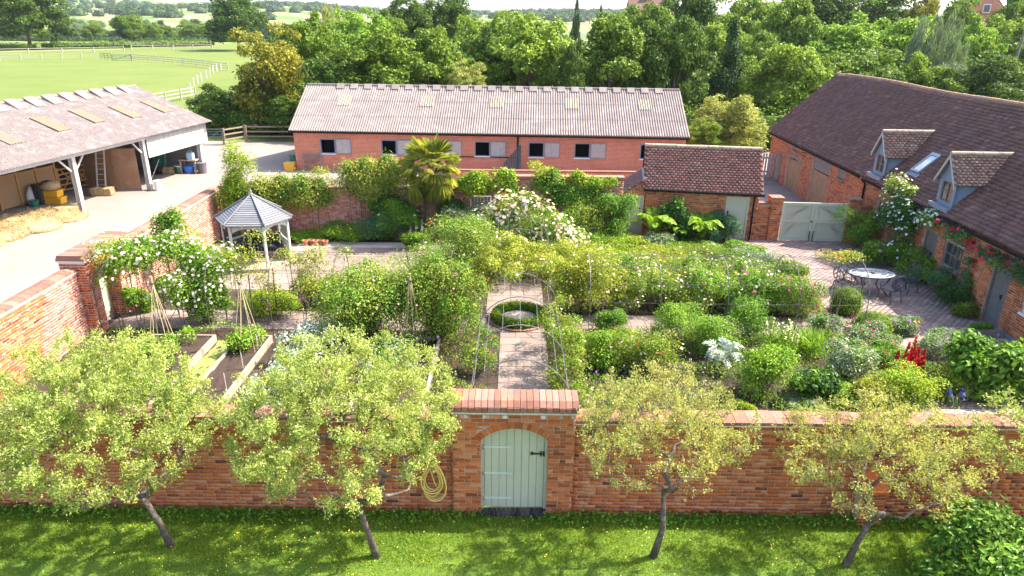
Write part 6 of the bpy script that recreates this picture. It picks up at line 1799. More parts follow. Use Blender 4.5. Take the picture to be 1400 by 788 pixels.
# hedges
def hedge(label, pts, h, w, leaf, L=.35, dens=60, name='hedge'):
    rg = np.random.default_rng(len(label)); r = thing(name, label, 'hedge', pts[0]); bl = []
    for a, b in zip(pts[:-1], pts[1:]):
        A, B = np.array(a), np.array(b); n = max(2, int(np.linalg.norm(B - A) / (w * .6)))
        for i in range(n):
            p = A + (B - A) * i / n; z = float(terrain_z(p[0], p[1])); k = rg.uniform(.85, 1.15); bl.append((p[0] + rg.normal() * .15 * w, p[1] + rg.normal() * .15 * w, z + h * .45, w * .6 * k, w * .6 * k, h * .55 * k))
    foliage('foliage', r, bl, len(bl) * dens, L, L * .6, LEAF[leaf], rg, inner=.7)
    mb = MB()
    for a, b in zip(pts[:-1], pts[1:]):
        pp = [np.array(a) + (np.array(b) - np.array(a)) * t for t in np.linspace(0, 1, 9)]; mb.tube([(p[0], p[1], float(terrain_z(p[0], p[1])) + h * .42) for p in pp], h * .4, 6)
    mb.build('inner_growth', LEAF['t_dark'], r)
hedge('clipped dark hedge along the far side of the paddock', [G(58, 68), G(170, 66), G(292, 63)], 1.9, 3., 't_mid', .4, 120)
hedge('rough hedge along the lane left of the great oak', [G(-80, 70), G(50, 68)], 1.6, 3., 't_dark', .4, 110)
for k in range(6):
    Y = 300 + k * 70; pts = [(-420 + 30 * k, Y + 10 * math.sin(k), 0), (-250, Y + 8, 0), (-100, Y - 6, 0)]
    hedge('field hedge in the valley ' + ('nearest the paddock', 'second beyond the paddock', 'halfway to the wooded hill', 'beyond the halfway fields', 'below the wooded hill', 'at the foot of the wooded hill')[k], pts, 2.2, 4., 't_far', .8, 60)
# wood on the far hill
rg = np.random.default_rng(44); bl = []
for k in range(1500):
    x = rg.uniform(-1300, 900); y = rg.uniform(760, 1500) ; 
    if math.sin(x / 90.) + math.sin(y / 75. + x / 200.) < -.35 and y < 1150: continue
    r_ = rg.uniform(6, 9); bl.append((x, y, float(terrain_z(x, y)) + r_ * .25, r_, r_, r_ * .75))
o = foliage('far_wood', None, bl, 90000, 2.6, 1.9, LEAF['t_far'], rg, inner=.75, under=-.1, kind='stuff'); tag(o, 'hazy wooded hill on the horizon beyond the valley fields', 'wood')

wi = MB()
for b_ in bl: wi.lathe((b_[0], b_[1], b_[2] - b_[5] * .3), [(b_[3] * .95, 0), (b_[3] * .85, b_[5] * .6), (b_[3] * .5, b_[5] * 1.05), (b_[3] * .1, b_[5] * 1.2)], 7)
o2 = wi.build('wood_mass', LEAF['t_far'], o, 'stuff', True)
hedge('rough bushy hedge bank behind the yard rail fence left of the stable', [(-23.5, 55, 0), (-18, 54.5, 0), (-13.5, 53.2, 0)], 2.2, 2.2, 't_mid', .16, 900)
hedge('dense hedge bank along the rear of the stable', [(-13, 51.5, 0), (11, 50.5, 0)], 2.6, 2.4, 't_dark', .18, 500)
hedge('green bank of bushes beyond the lane at the far end of the house', [(10, 52, 0), (24, 50, 0), (40, 46, 0)], 3., 3., 't_mid', .2, 500)
hedge('wooded underbrush behind the stable trees', [(-16, 66, 0), (12, 64, 0), (52, 62, 0)], 5., 6., 't_dark', .35, 700)

# ================================================================== GARDEN PLANTS
def wallplant(name, label, cat, blobs, leaf, L, n, fl=None, base=None, W=None, stem=True, group=None, jit=.6):
    rg = np.random.default_rng(hash_str(label) % 99991)
    b0 = base or (blobs[0][0], blobs[0][1], 0)
    r = thing(name, label, cat, b0, group)
    foliage('foliage', r, blobs, int(n * .8), L, W or L * .6, LEAF[leaf], rg, inner=.55, zmin=.02, jit=jit)
    second_growth(r, blobs, n, L, W or L * .6, leaf, rg, .02)
    if stem: stems(r, b0[0], b0[1], 0, [b[:3] for b in blobs[::2]], rg, .012)
    for (pm, cnt, sz) in (fl or ()): flowers(r, blobs, cnt, sz, PET[pm], rg)
    return r
rgp = np.random.default_rng(77)
def along(pts, n, r, ry, rz, jx=.15, jz=.15):
    out = []; P = [np.array(p, float) for p in pts]
    seg = [np.linalg.norm(b - a) for a, b in zip(P[:-1], P[1:])]; tot = sum(seg)
    for i in range(n):
        t = rgp.uniform(0, tot); k = 0
        while k < len(seg) - 1 and t > seg[k]: t -= seg[k]; k += 1
        p = P[k] + (P[k + 1] - P[k]) * (t / seg[k]); f = rgp.uniform(.7, 1.2)
        out.append((p[0] + rgp.normal() * jx, p[1] + rgp.normal() * jx * .4, max(.1, p[2] + rgp.normal() * jz), r * f, ry * f, rz * f))
    return out
BY = 27.75
# climbers on the back wall
wallplant('wall_climber', 'thick green climber draped over the back wall from gazebo to palm', 'climber', along([(-11.3, BY, 1.7), (-8.5, BY, 1.9), (-6.4, BY, 2.5), (-4.4, BY, 2.3)], 74, .5, .38, .52, .25, .32), 'climber', .085, 40000, base=(-9.2, 27.7, 0))
wallplant('wall_climber', 'dark hanging climber on the back wall beside the palm trunk', 'climber', along([(-5.6, BY, 1.6), (-4.9, BY, .9), (-4.0, BY, 1.4), (-4.2, BY, .6)], 14, .42, .25, .45), 'dark', .09, 5000, base=(-5.1, 27.7, 0))
wallplant('wall_climber', 'bright vine climbing over the back wall around the grey green gate', 'climber', along([(-2.3, BY, 2.2), (-1.2, BY, 2.35), (-.2, BY, 2.5), (.1, BY, 1.2)], 24, .42, .3, .42), 'lime', .11, 7500, base=(-.1, 27.7, 0))
wallplant('wall_climber', 'dark vine on the back wall left of the grey green gate', 'climber', along([(-2.5, BY, 1.5), (-2.2, BY, .6)], 9, .38, .25, .45), 'dark', .1, 3000, base=(-2.3, 27.7, 0))
wallplant('wall_climber', 'bronze tinged climber on the back wall beside the lean-to', 'climber', along([(1.2, BY, 2.4), (2.2, BY, 1.7), (3.2, BY, 1.8), (4.0, BY, 1.5)], 26, .5, .35, .5), 'mid', .085, 9000, base=(2.6, 27.7, 0))
wallplant('wall_climber', 'lime leaved climber along the top of the back wall left of the lean-to', 'climber', along([(.9, BY, 2.65), (3.8, BY, 2.5)], 12, .35, .28, .25), 'lime', .09, 3200, base=(1.0, 27.7, 0))
wallplant('bamboo', 'tall feathery bamboo clump in the corner behind the gazebo', 'bamboo', along([(-11.6, 27.3, 1.2), (-11.3, 27.3, 2.4), (-10.6, 27.4, 2.9), (-11.5, 27.4, 3.3)], 20, .4, .3, .55), 'lime', .13, 5000, base=(-11.2, 27.3, 0), W=.03)
wallplant('climbing_rose', 'peach climbing rose covering the hoop before the lean-to', 'rose', along([(-.9, 25.2, 1.4), (.2, 25.0, 2.3), (1.4, 25.0, 1.8), (1.9, 24.6, 1.0), (2.4, 24.6, 1.0)], 20, .48, .4, .45), 'rose', .07, 7000, fl=[('peach', 260, .07), ('cream', 200, .065)], base=(1.4, 24.9, 0))
# climbers on the house
def hx_(y): return hx(y) - .18
wallplant('climbing_rose', 'white flowering climbing rose on the house wall below the dormers', 'rose', along([(hx_(25.8) - .1, 25.9, 1.3), (hx_(25.2) - .1, 25.3, 2.2), (hx_(24.4) - .1, 24.6, 2.0), (hx_(24.5) - .1, 24.6, .9)], 30, .4, .55, .5, .12), 'dark', .07, 11000, fl=[('white', 300, .05), ('cream', 60, .045)], base=(hx_(25) - .05, 25.0, 0))
wallplant('climbing_rose', 'green shoots of the climbing rose reaching the gutter between the dormers', 'rose', along([(hx_(26.2) - .1, 26.3, 2.3), (hx_(25.6) - .1, 25.8, 2.9), (hx_(25.2), 25.2, 2.8)], 9, .3, .4, .3, .1), 'olive', .07, 2200, fl=[('cream', 90, .045)], base=(hx_(25.8) - .05, 25.8, 0))
wallplant('climbing_rose', 'red climbing rose trained across the house wall between the doors', 'rose', along([(hx_(22.9), 22.7, 2.25), (hx_(21.6), 21.6, 2.2), (hx_(20.6), 20.6, 2.1), (hx_(19.3), 19.3, 2.1), (hx_(18.2), 18.2, 2.1)], 22, .18, .45, .2, .06, .12) + along([(hx_(20.9), 20.9, 1.6), (hx_(20.6), 20.6, .4)], 8, .14, .25, .25, .05), 'blue', .065, 5200, fl=[('red', 34, .075), ('crimson', 22, .075)], base=(hx_(20.6) - .02, 20.6, 0))
wallplant('climbing_rose', 'white clustered rambler above the middle house door', 'rose', along([(hx_(23.9), 23.9, 2.2), (hx_(22.9), 22.9, 2.35)], 8, .22, .4, .25, .06), 'mid', .06, 2200, fl=[('white', 130, .05)], base=(hx_(24.1) - .02, 24.1, 0))
# white rambler over the yard gateway arch
wallplant('rambling_rose', 'cream white rambling rose sprawling over the hoop by the yard gateway', 'rose', along([(-11.2, 18.3, 2.0), (-10.3, 18.9, 2.35), (-9.3, 19.0, 2.1), (-8.6, 19.0, 1.7), (-9.8, 18.5, 1.2), (-8.8, 18.8, 1.1)], 56, .48, .45, .4, .28, .25), 'bright', .062, 24000, fl=[('cream', 620, .045), ('rosepale', 160, .042)], base=(-10.1, 18.2, 0))
wallplant('tall_shrub', 'tall upright green shrub by the yard wall behind the white rambler', 'shrub', along([(-11.4, 21.6, 1.2), (-11.3, 21.7, 2.3), (-10.9, 21.9, 2.2)], 12, .35, .3, .5), 'mid', .08, 3500, base=(-11.2, 21.7, 0))
# roses over the tunnels
def heap(n, x0, x1, y0, y1, z0, z1, r, rz):
    out = []
    while len(out) < n * 1.7:
        x, y = rgp.uniform(x0, x1), rgp.uniform(y0, y1); top = .62 + .24 * math.sin(x * 3.1 + y) + .14 * math.sin(x * 7.3 + 2 * y)
        out.append((x, y, z0 + (z1 - z0) * rgp.uniform(.1, 1) * top + .1, r * rgp.uniform(.4, .95), r * rgp.uniform(.4, .9), rz * rgp.uniform(.45, 1.)))
    return out
wallplant('rambling_rose', 'yellow green rambler heaped over the centre of the crossing tunnels', 'rose', heap(26, -.8, 1.7, 19.0, 20.6, 1.75, 2.5, .42, .3) + heap(12, -1.1, -.5, 19.6, 21, .8, 1.9, .35, .4) + heap(8, -.9, 1.2, 17.3, 18.6, 2.0, 2.35, .3, .2), 'yellow', .06, 15000, fl=[('rosepale', 70, .04), ('tips', 130, .03)], base=(1.3, 19.9, 0), stem=False)
wallplant('rambling_rose', 'dense rambler beside the box ring at the start of the patio tunnel', 'rose', heap(40, 1.5, 3.4, 19.5, 20.8, .3, 2.0, .4, .36), 'yellow', .06, 15000, fl=[('rosepale', 90, .04), ('tips', 120, .03)], base=(2.2, 20.2, 0))
wallplant('rambling_rose', 'rambler clothing the right side of the central tunnel behind the gate', 'rose', heap(40, .95, 1.75, 12.6, 18.4, .2, 1.7, .34, .32), 'olive', .055, 13000, fl=[('rosepale', 50, .035), ('tips', 90, .028)], base=(1.3, 15.4, 0))
wallplant('rambling_rose', 'thin rambler on the left side of the central tunnel hoops', 'rose', along([(-.9, 13.6, .5), (-.95, 16.9, 1.5), (-.7, 17.6, 2.1)], 12, .25, .4, .35, .1), 'olive', .055, 3000, fl=[('red', 9, .03), ('tips', 14, .03)], base=(-.9, 16.0, 0))
wallplant('rambling_rose', 'rambler of mixed pale blooms on the patio tunnel beside the dense rambler', 'rose', heap(40, 3.3, 5.6, 19.7, 21.0, .2, 1.75, .4, .36), 'rose', .06, 14000, fl=[('rosepale', 120, .04), ('pink', 40, .04), ('tips', 90, .03)], base=(4.4, 20.3, 0))
wallplant('rambling_rose', 'rambler with white and lilac blooms in the middle of the patio tunnel', 'rose', heap(36, 5.5, 7.6, 19.8, 21.2, .2, 1.6, .4, .36), 'bright', .055, 12500, fl=[('cream', 130, .04), ('lilac', 70, .035), ('tips', 90, .03)], base=(6.6, 20.4, 0))
wallplant('rambling_rose', 'rambler with magenta blooms near the patio end of the tunnel', 'rose', heap(28, 7.5, 9.2, 19.8, 21.2, .2, 1.4, .4, .36), 'rose', .055, 10000, fl=[('rosepale', 60, .04), ('magenta', 34, .04), ('cream', 50, .035)], base=(8.4, 20.4, 0))
wallplant('rambling_rose', 'sprig of apricot rose over the end hoop by the patio', 'rose', along([(9.2, 19.5, 2.15), (10.1, 19.3, 2.2)], 7, .35, .3, .12, .15, .05), 'yellow', .055, 1300, fl=[('orange', 20, .04), ('tips', 20, .03)], base=(9.4, 20.2, 0))
for i, (u, v, lab) in enumerate(((365, 372, 'thin yellow green rose on the wires in front of the gazebo'), (415, 372, 'thin yellow green rose on the wires right of the gazebo'), (330, 385, 'thin yellow green rose trained near the yard end of the wires'), (440, 385, 'thin yellow green rose beside the second hoop'))):
    x, y, _ = gp(u, 445); y = 18.7
    x = aty(u, v, 19.2)[0]
    wallplant('climbing_rose', lab, 'rose', along([(x - .3, 19.0, 1.9), (x + .3, 19.4, 1.9), (x, 18.9, 1.1)], 8, .38, .3, .28, .15, .2), 'yellow', .06, 1100, fl=[('tips', 30, .03)], base=(x, 18.8, 0))

S = shrub
R_ = 'rose_bush'
# ---- borders left of the centre
S(R_, 'large pink flowered rose bush left of the path crossing', 'rose', 520, 482, 150, 112, 'rose', .072, k=16, fl=[('rosepale', 60, .038), ('pink', 26, .04)], cap=20000)
S(R_, 'pink rose bush beside the cane wigwam with netting', 'rose', 602, 482, 84, 112, 'rose', .07, k=12, fl=[('pink', 14, .042), ('rosepale', 16, .038)], cap=14000)
S(R_, 'tall rose bush with pale blooms behind the path crossing', 'rose', 640, 405, 100, 95, 'rose', .065, k=12, fl=[('rosepale', 40, .038), ('red', 8, .045), ('white', 20, .038)], cap=15000)
S(R_, 'pale pink rose bush against the wires behind the crossing', 'rose', 585, 395, 110, 55, 'rose', .055, k=9, fl=[('rosepale', 45, .045)], cap=5500)
S('border_shrub', 'green shrub with white flowers left of the foxgloves', 'shrub', 545, 322, 50, 45, 'mid', .07, k=6, fl=[('white', 20, .05)])
S('border_shrub', 'low blue green shrub at the foot of the back wall', 'shrub', 520, 325, 60, 28, 'blue', .06, k=6)
S('border_shrub', 'low yellow flowered plants at the foot of the back wall', 'shrub', 470, 326, 60, 18, 'bright', .06, k=6, fl=[('yellow', 30, .04)])
S('border_shrub', 'low bright green plants near the gazebo at the back wall', 'shrub', 425, 328, 50, 10, 'bright', .05, k=6)
S('border_shrub', 'silvery flowering shrub among the foxgloves', 'shrub', 655, 335, 70, 45, 'greygreen', .06, k=7, fl=[('white', 60, .045)])
S('border_shrub', 'grey green shrub at the palm foot', 'shrub', 612, 335, 50, 45, 'greygreen', .06, k=6)
S('border_shrub', 'leafy perennial with orange flowers at the palm foot', 'shrub', 568, 345, 30, 24, 'bright', .06, k=5, fl=[('yellow', 16, .045)])
S(R_, 'rose bush with red blooms right of the foxgloves', 'rose', 690, 360, 80, 75, 'rose', .06, k=8, fl=[('rosepale', 36, .05), ('red', 10, .06)], cap=5500)
S(R_, 'dark rose bush under the peach climber', 'rose', 745, 350, 60, 50, 'mid', .06, k=6, fl=[('peach', 14, .06), ('pink', 5, .06)])
S('border_shrub', 'low dark plant left border with blue flowers by the white rambler', 'shrub', 285, 450, 60, 55, 'mid', .06, k=6, fl=[('blue', 14, .05), ('orange', 3, .05)])
S('border_shrub', 'yellow green groundcover beside the first wigwam', 'shrub', 372, 440, 70, 40, 'lime', .06, k=6, fl=[('yellow', 14, .05)])
S('border_shrub', 'mixed low border with cream flowers left of the pink rose', 'shrub', 440, 425, 70, 45, 'olive', .06, k=7, fl=[('cream', 22, .045), ('yellow', 16, .04)])
S('border_shrub', 'dark low border plants by the vegetable beds', 'shrub', 490, 455, 60, 40, 'dark', .06, k=6, fl=[('purple', 14, .04)])
S('border_shrub', 'cream astilbe plumes beside the last raised bed', 'shrub', 607, 462, 36, 34, 'bright', .06, k=4, fl=[('cream', 40, .04)])
S('border_shrub', 'low border with red and purple flowers left of the central path', 'shrub', 655, 520, 45, 60, 'mid', .05, k=6, fl=[('red', 12, .03), ('purple', 14, .03)], cap=2500)
S('shrub', 'rounded shrub at the yard wall foot by the gateway', 'shrub', 193, 432, 34, 35, 'bright', .06, k=4)
# vegetables in the raised beds
def veg(label, x0, x1, y0, y1, h, leaf, L, n, name='vegetable_row'):
    bl = [(rgp.uniform(x0, x1), rgp.uniform(y0, y1), .2 + h * .45, .24, .24, h * .55) for _ in range(n)]
    return wallplant(name, label, 'vegetables', bl, leaf, L, n * 190, base=((x0 + x1) / 2, (y0 + y1) / 2, .16), stem=False)
veg('silvery broad bean plants filling a raised bed', -5.95, -4.75, 13., 17.4, .75, 'silver', .085, 34)
veg('leafy greens in the raised bed nearest the yard wall', -9.9, -8.6, 12.9, 17.3, .4, 'bright', .08, 22)
veg('green climbing beans at the foot of the cane wigwam', -7.5, -6.9, 16.6, 17.4, .45, 'bright', .07, 9)
veg('pale leafy vegetables in the raised bed beside the dark border', -3.6, -2.5, 14.8, 17.3, .5, 'greygreen', .08, 16)
# ---- back border right of centre
def fern(label, u, vb, w, h, seed, nf=22):
    x, y, R, ht = screen_box(u, vb, w, h); rg = np.random.default_rng(seed); r = thing('fern', label, 'fern', (x, y, 0), None); 
    for f in range(nf):
        a = rg.uniform(0, 2 * PI); rr = R * rg.uniform(.7, 1.1); hh = ht * rg.uniform(.7, 1.05); n = 26
        t = np.linspace(.12, 1, n); px_ = x + math.cos(a) * rr * t ** 1.3; py_ = y + math.sin(a) * rr * t ** 1.3; pz = hh * np.sin(t * 1.9) / math.sin(1.9) * .98 if False else hh * (1 - (1 - t) ** 2) * (1 - .25 * t ** 3)
        P = np.stack([px_, py_, pz], 1); T_ = unit(np.gradient(P, axis=0)); Sd = unit(np.cross(T_, [0, 0, 1])); Un = np.cross(Sd, T_)
        L = .2 * np.sin(np.clip(t, 0, 1) * 2.6 + .35) * ht
        P2 = np.concatenate([P, P]); D2 = np.concatenate([Sd + T_ * .5 - [0, 0, .2], -Sd + T_ * .5 - [0, 0, .2]]); N2 = np.concatenate([Un, Un])
        link('frond', leaves_mesh('frond', P2, D2, N2, np.concatenate([L, L]), .055, .1), LEAF['fern'], r)
fern('tall fern clump in front of the lean-to door', 893, 330, 66, 48, 1, 30)
fern('tall fern clump before the outhouse wall left of its door', 958, 332, 72, 46, 2, 30)
fern('bright fern between the two tall clumps', 926, 336, 46, 40, 3, 26)
S('border_shrub', 'small dark fig shrub against the outhouse wall', 'shrub', 918, 318, 38, 40, 'dark', .12, .09, k=5)
S('border_shrub', 'hosta clump with pale leaves before the lean-to', 'shrub', 897, 340, 40, 20, 'greygreen', .12, .06, k=5)
S('border_shrub', 'blue green perennial beside the outhouse door', 'shrub', 985, 328, 36, 32, 'blue', .06, k=5)
S('border_shrub', 'leafy bush below the bronze climber', 'shrub', 790, 312, 60, 45, 'olive', .07, k=6, fl=[('purple', 5, .06)])
S('border_shrub', 'dark bush left of the lean-to door', 'shrub', 830, 314, 50, 40, 'mid', .07, k=6)
S('border_shrub', 'bright lady fern mound behind the tunnel', 'shrub', 800, 345, 56, 32, 'bright', .06, k=7)
S('border_shrub', 'lime green spreading perennial before the lean-to', 'shrub', 850, 345, 70, 22, 'lime', .07, k=8)
S('border_shrub', 'feathery green mound behind the tunnel wires', 'shrub', 760, 345, 50, 50, 'bright', .05, k=6)
S('border_shrub', 'lilac flowered border by the outhouse', 'shrub', 945, 345, 80, 15, 'bright', .06, k=8, fl=[('lilac', 60, .04)])
S('border_shrub', 'red hot pokers and pink flowers by the outhouse door', 'shrub', 1020, 350, 44, 18, 'bright', .06, k=6, fl=[('orange', 12, .05), ('pink', 30, .04)])
# ---- herbaceous mass right of the crossing
mass = [
 ('yellow green bush with bronze tips right of the ring', 800, 445, 90, 95, 'yellow', [('tips', 60, .035), ('rosepale', 30, .045)]),
 ('mixed rose bush with white blooms behind the tunnel', 870, 405, 90, 50, 'rose', [('white', 30, .045), ('pink', 18, .05)]),
 ('mixed rose bush with red blooms in the middle border', 930, 420, 100, 56, 'rose', [('red', 8, .05), ('rosepale', 40, .045), ('blue', 8, .04)]),
 ('tall pink blooming bush in the middle border', 1000, 420, 90, 56, 'rose', [('pink', 24, .05), ('lilac', 40, .04), ('yellow', 14, .04)]),
 ('magenta blooming rose bush at the path edge', 1045, 440, 76, 60, 'mid', [('magenta', 20, .055), ('rosepale', 20, .05)]),
 ('bushy rose with crimson blooms beside the patio hoop', 1092, 446, 70, 56, 'rose', [('crimson', 14, .055), ('pink', 12, .05)]),
 ('airy bush of pale flowers behind the tunnel near the gate', 1035, 385, 66, 40, 'greygreen', [('white', 30, .04), ('lilac', 30, .04)]),
 ('yellow green bush behind the tunnel centre', 900, 372, 80, 28, 'yellow', [('yellow', 30, .04), ('tips', 40, .03)]),
 ('leafy bush with peach blooms behind the tunnel', 965, 372, 80, 28, 'olive', [('peach', 24, .05), ('pink', 12, .05)]),
 ('soft green bush behind the tunnel near the patio', 1010, 368, 60, 26, 'bright', [('purple', 10, .045), ('rosepale', 20, .045)]),
 ('leafy bush with yellow flowers behind the ring', 830, 390, 80, 40, 'lime', [('yellow', 24, .04), ('rosepale', 16, .045)]),
 ('bush of small pink flowers at the corner of the patio', 1078, 402, 44, 40, 'olive', [('pink', 24, .045)]),
 ('rambling yellow green bush left above the ring', 715, 390, 80, 50, 'yellow', [('tips', 60, .035), ('rosepale', 20, .045)]),
 ('leafy yellow green bush behind the ring', 770, 395, 90, 55, 'yellow', [('tips', 50, .035), ('cream', 20, .045)]),
]
for lab, u, vb, w, h, leaf, fl in mass: S('border_shrub', lab, 'shrub', u, vb, w, h, leaf, .055, k=9, fl=fl, cap=8000)
# ---- front right bed
front = [
 ('fresh green mound nearest the cross path', 928, 478, 66, 56, 'bright', .05, None, 6),
 ('second fresh green mound beside the silver artichoke', 970, 492, 70, 56, 'bright', .05, None, 6),
 ('green bush with pink specks behind the yellow irises', 1022, 478, 60, 60, 'mid', .05, [('pink', 8, .04)], 6),
 ('lime rounded herb mound right of the central tunnel', 855, 480, 44, 26, 'lime', .04, None, 5),
 ('leafy green bush right of the central tunnel', 830, 510, 70, 50, 'bright', .055, [('pink', 6, .05)], 7),
 ('green bush dotted with crimson by the central tunnel', 875, 520, 80, 60, 'olive', .055, [('crimson', 14, .035), ('rosepale', 14, .04)], 7),
 ('tall bright green herb clump in the front bed', 1042, 556, 74, 72, 'bright', .06, None, 8),
 ('pale flowered shrub behind the dark hellebore', 1160, 530, 60, 55, 'greygreen', .06, [('cream', 20, .04)], 7),
 ('dark leaved hellebore clump in the front bed', 1110, 556, 56, 42, 'dark', .1, None, 6),
 ('low silver green herb in front of the hellebore', 1100, 566, 50, 20, 'greygreen', .05, None, 5),
 ('feathery lime euphorbia by the front wall', 1240, 560, 80, 50, 'lime', .055, [('blue', 4, .05)], 8),
 ('round olive shrub beside the blue irises', 1293, 552, 55, 45, 'olive', .045, None, 6),
 ('large leaved fatsia shrub at the patio corner', 1345, 552, 95, 75, 'mid', .17, [('lilac', 3, .08)], 9),
 ('pink haze of small flowers behind the red lupins', 1190, 490, 60, 40, 'greygreen', .05, [('crimson', 60, .03), ('pink', 40, .03)], 7),
 ('pink astrantia clump left of the red lupins', 1205, 508, 60, 36, 'mid', .05, [('crimson', 40, .03)], 6),
 ('leafy clump around the red lupin spikes', 1240, 512, 54, 22, 'mid', .06, None, 6),
 ('soft lilac allium clump by the patio', 1290, 502, 60, 40, 'greygreen', .05, [('lilac', 30, .05)], 6),
 ('orange and yellow geum clump beside the daylilies', 1165, 490, 40, 22, 'bright', .05, [('orange', 18, .04), ('yellow', 20, .04)], 5),
 ('lime small mound on the soil by the front wall', 1017, 566, 26, 16, 'lime', .035, None, 4),
 ('low white flowered groundcover near the hellebore', 1165, 560, 60, 24, 'bright', .05, [('white', 10, .035)], 6),
 ('yellow green rose by the lime euphorbia', 1195, 562, 50, 40, 'yellow', .055, [('tips', 16, .03)], 6),
 ('purple flowered clump at the path edge by the lime herb', 835, 458, 40, 30, 'mid', .05, [('purple', 16, .035)], 5),
 ('soft silver bush between the box domes and lupins', 1128, 462, 36, 26, 'greygreen', .05, [('pink', 12, .04), ('magenta', 3, .05)], 6),
 ('purple allium cluster beside the patio edge', 1232, 462, 40, 26, 'greygreen', .05, [('purple', 26, .045), ('orange', 10, .04)], 5),
]
for lab, u, vb, w, h, leaf, L, fl, k in front: S('border_plant', lab, 'plant', u, vb, w, h, leaf, L, k=k + 2, fl=fl, cap=7000)
# clipped box domes
def dome(label, u, vb, w, h):
    x, y, R, ht = screen_box(u, vb, w, h); rg = np.random.default_rng(int(u)); r = thing('box_dome', label, 'box shrub', (x, y, 0))
    foliage('foliage', r, [(x, y, ht * .42, R, R, ht * .58)], 5200, .032, .02, LEAF['box'], rg, inner=.93, jit=.7, zmin=.01)
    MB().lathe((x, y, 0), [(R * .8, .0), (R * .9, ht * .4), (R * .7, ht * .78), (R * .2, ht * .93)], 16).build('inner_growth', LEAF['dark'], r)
dome('clipped lime green box dome at the hoop beside the patio', 1156, 434, 42, 40)
dome('clipped lime green box dome beside the purple alliums', 1193, 464, 52, 36)
# strappy and spiky plants
def strappy(label, u, vb, w, h, leaf, n, seed, fl=None, spikes=0, wd=.022, name='iris_clump', cat='plant'):
    x, y, R, ht = screen_box(u, vb, w, h); rg = np.random.default_rng(seed); r = thing(name, label, cat, (x, y, 0)); V = []; Fa = []
    for i in range(n):
        a = rg.uniform(0, 2 * PI); bx, by = x + rg.normal() * R * .35, y + rg.normal() * R * .35; rr = R * rg.uniform(.3, 1.); hh = ht * rg.uniform(.6, 1.); s = np.array([-math.sin(a), math.cos(a), 0]) * wd / 2
        pts = [np.array([bx + math.cos(a) * rr * t ** 1.8, by + math.sin(a) * rr * t ** 1.8, hh * (1.25 * t - .25 * t * t * (1 + rr / R))]) for t in (0, .45, .8, 1.)]
        b = len(V)
        for p, k in zip(pts, (1, 1, .7, .1)): V += [p - s * k, p + s * k]
        for k in range(3): Fa += [(b + 2 * k, b + 2 * k + 1, b + 2 * k + 3), (b + 2 * k, b + 2 * k + 3, b + 2 * k + 2)]
    link('leaves', mesh_np('leaves', V, Fa), LEAF[leaf], r)
    if spikes:
        st = MB(); P = []
        for i in range(spikes):
            bx, by = x + rg.normal() * R * .45, y + rg.normal() * R * .4; hh = ht * rg.uniform(.85, 1.15); st.tube([(bx, by, 0), (bx + rg.normal() * .04, by, hh)], .008, 4)
            for j in range(9): P.append((bx + rg.normal() * .02, by + rg.normal() * .02, hh * (.55 + .45 * j / 9)))
        st.build('stalks', LEAF['bright'], r); P = np.array(P); link('flowers', flower_mesh('flowers', P, rdir(len(P), rg) + [0, -.4, .3], .032, rg), PET[fl], r, 'stuff')
strappy('pale yellow flower spikes above strap leaves in the front bed', 1066, 492, 44, 52, 'bright', 150, 1, 'lemon', 16)
strappy('arching daylily clump right of the yellow spikes', 1110, 492, 60, 46, 'bright', 230, 2)
strappy('small daylily clump beside the orange geums', 1148, 478, 26, 22, 'bright', 90, 3)
strappy('blue iris clump by the flagstones', 1300, 560, 34, 30, 'greygreen', 60, 4, 'blue', 5, wd=.02)
strappy('blue flowered clump behind the euphorbia', 1242, 512, 24, 18, 'greygreen', 40, 5, 'blue', 4)
# artichoke
x, y, R, ht = screen_box(985, 515, 62, 44); rg = np.random.default_rng(6); r = thing('artichoke', 'spreading silver artichoke plant in the front bed', 'plant', (x, y, 0))
for i in range(26):
    a = rg.uniform(0, 2 * PI); rr = R * rg.uniform(.6, 1.1); hh = ht * rg.uniform(.55, 1.); n = 9; t = np.linspace(.1, 1, n)
    P = np.stack([x + math.cos(a) * rr * t, y + math.sin(a) * rr * t, hh * np.sin(t * 2.2)], 1); T_ = unit(np.gradient(P, axis=0)); Sd = unit(np.cross(T_, [0, 0, 1])); Un = np.cross(Sd, T_)
    L = .15 * np.sin(t * 2.4 + .4); P2 = np.concatenate([P, P, P]); D2 = np.concatenate([Sd + T_ * .6, -Sd + T_ * .6, T_]); N2 = np.concatenate([Un] * 3)
    link('leaf', leaves_mesh('leaf', P2, D2, N2, np.concatenate([L, L, L]), .05, .1), LEAF['silver'], r)
# lupins and foxgloves: tapering spires
def spire(name, label, cat, u, vb, hpx, pm, group, wdt=.06, frac=.55):
    x, y, _ = gp(u, vb); ht = aty(u, vb - hpx, y)[2]; rg = np.random.default_rng(int(u * 7 + vb)); r = thing(name, label, cat, (x, y, 0), group)
    MB().tube([(x, y, 0), (x + rg.normal() * .02, y, ht)], .009, 5).build('stalk', LEAF['bright'], r)
    n = 60; t = rg.uniform(0, 1, n); a = rg.uniform(0, 2 * PI, n); rad = wdt * (1 - t * .85) * .7
    P = np.stack([x + np.cos(a) * rad, y + np.sin(a) * rad, ht * (1 - frac + frac * t)], 1)
    link('florets', flower_mesh('florets', P, np.stack([np.cos(a), np.sin(a), .2 + 0 * a], 1), wdt * .5 * (1.1 - t * .6), rg), PET[pm], r, 'stuff')
    foliage('leaves', r, [(x, y, ht * .2, .14, .14, ht * .2)], 90, .11, .03, LEAF['mid'], rg)
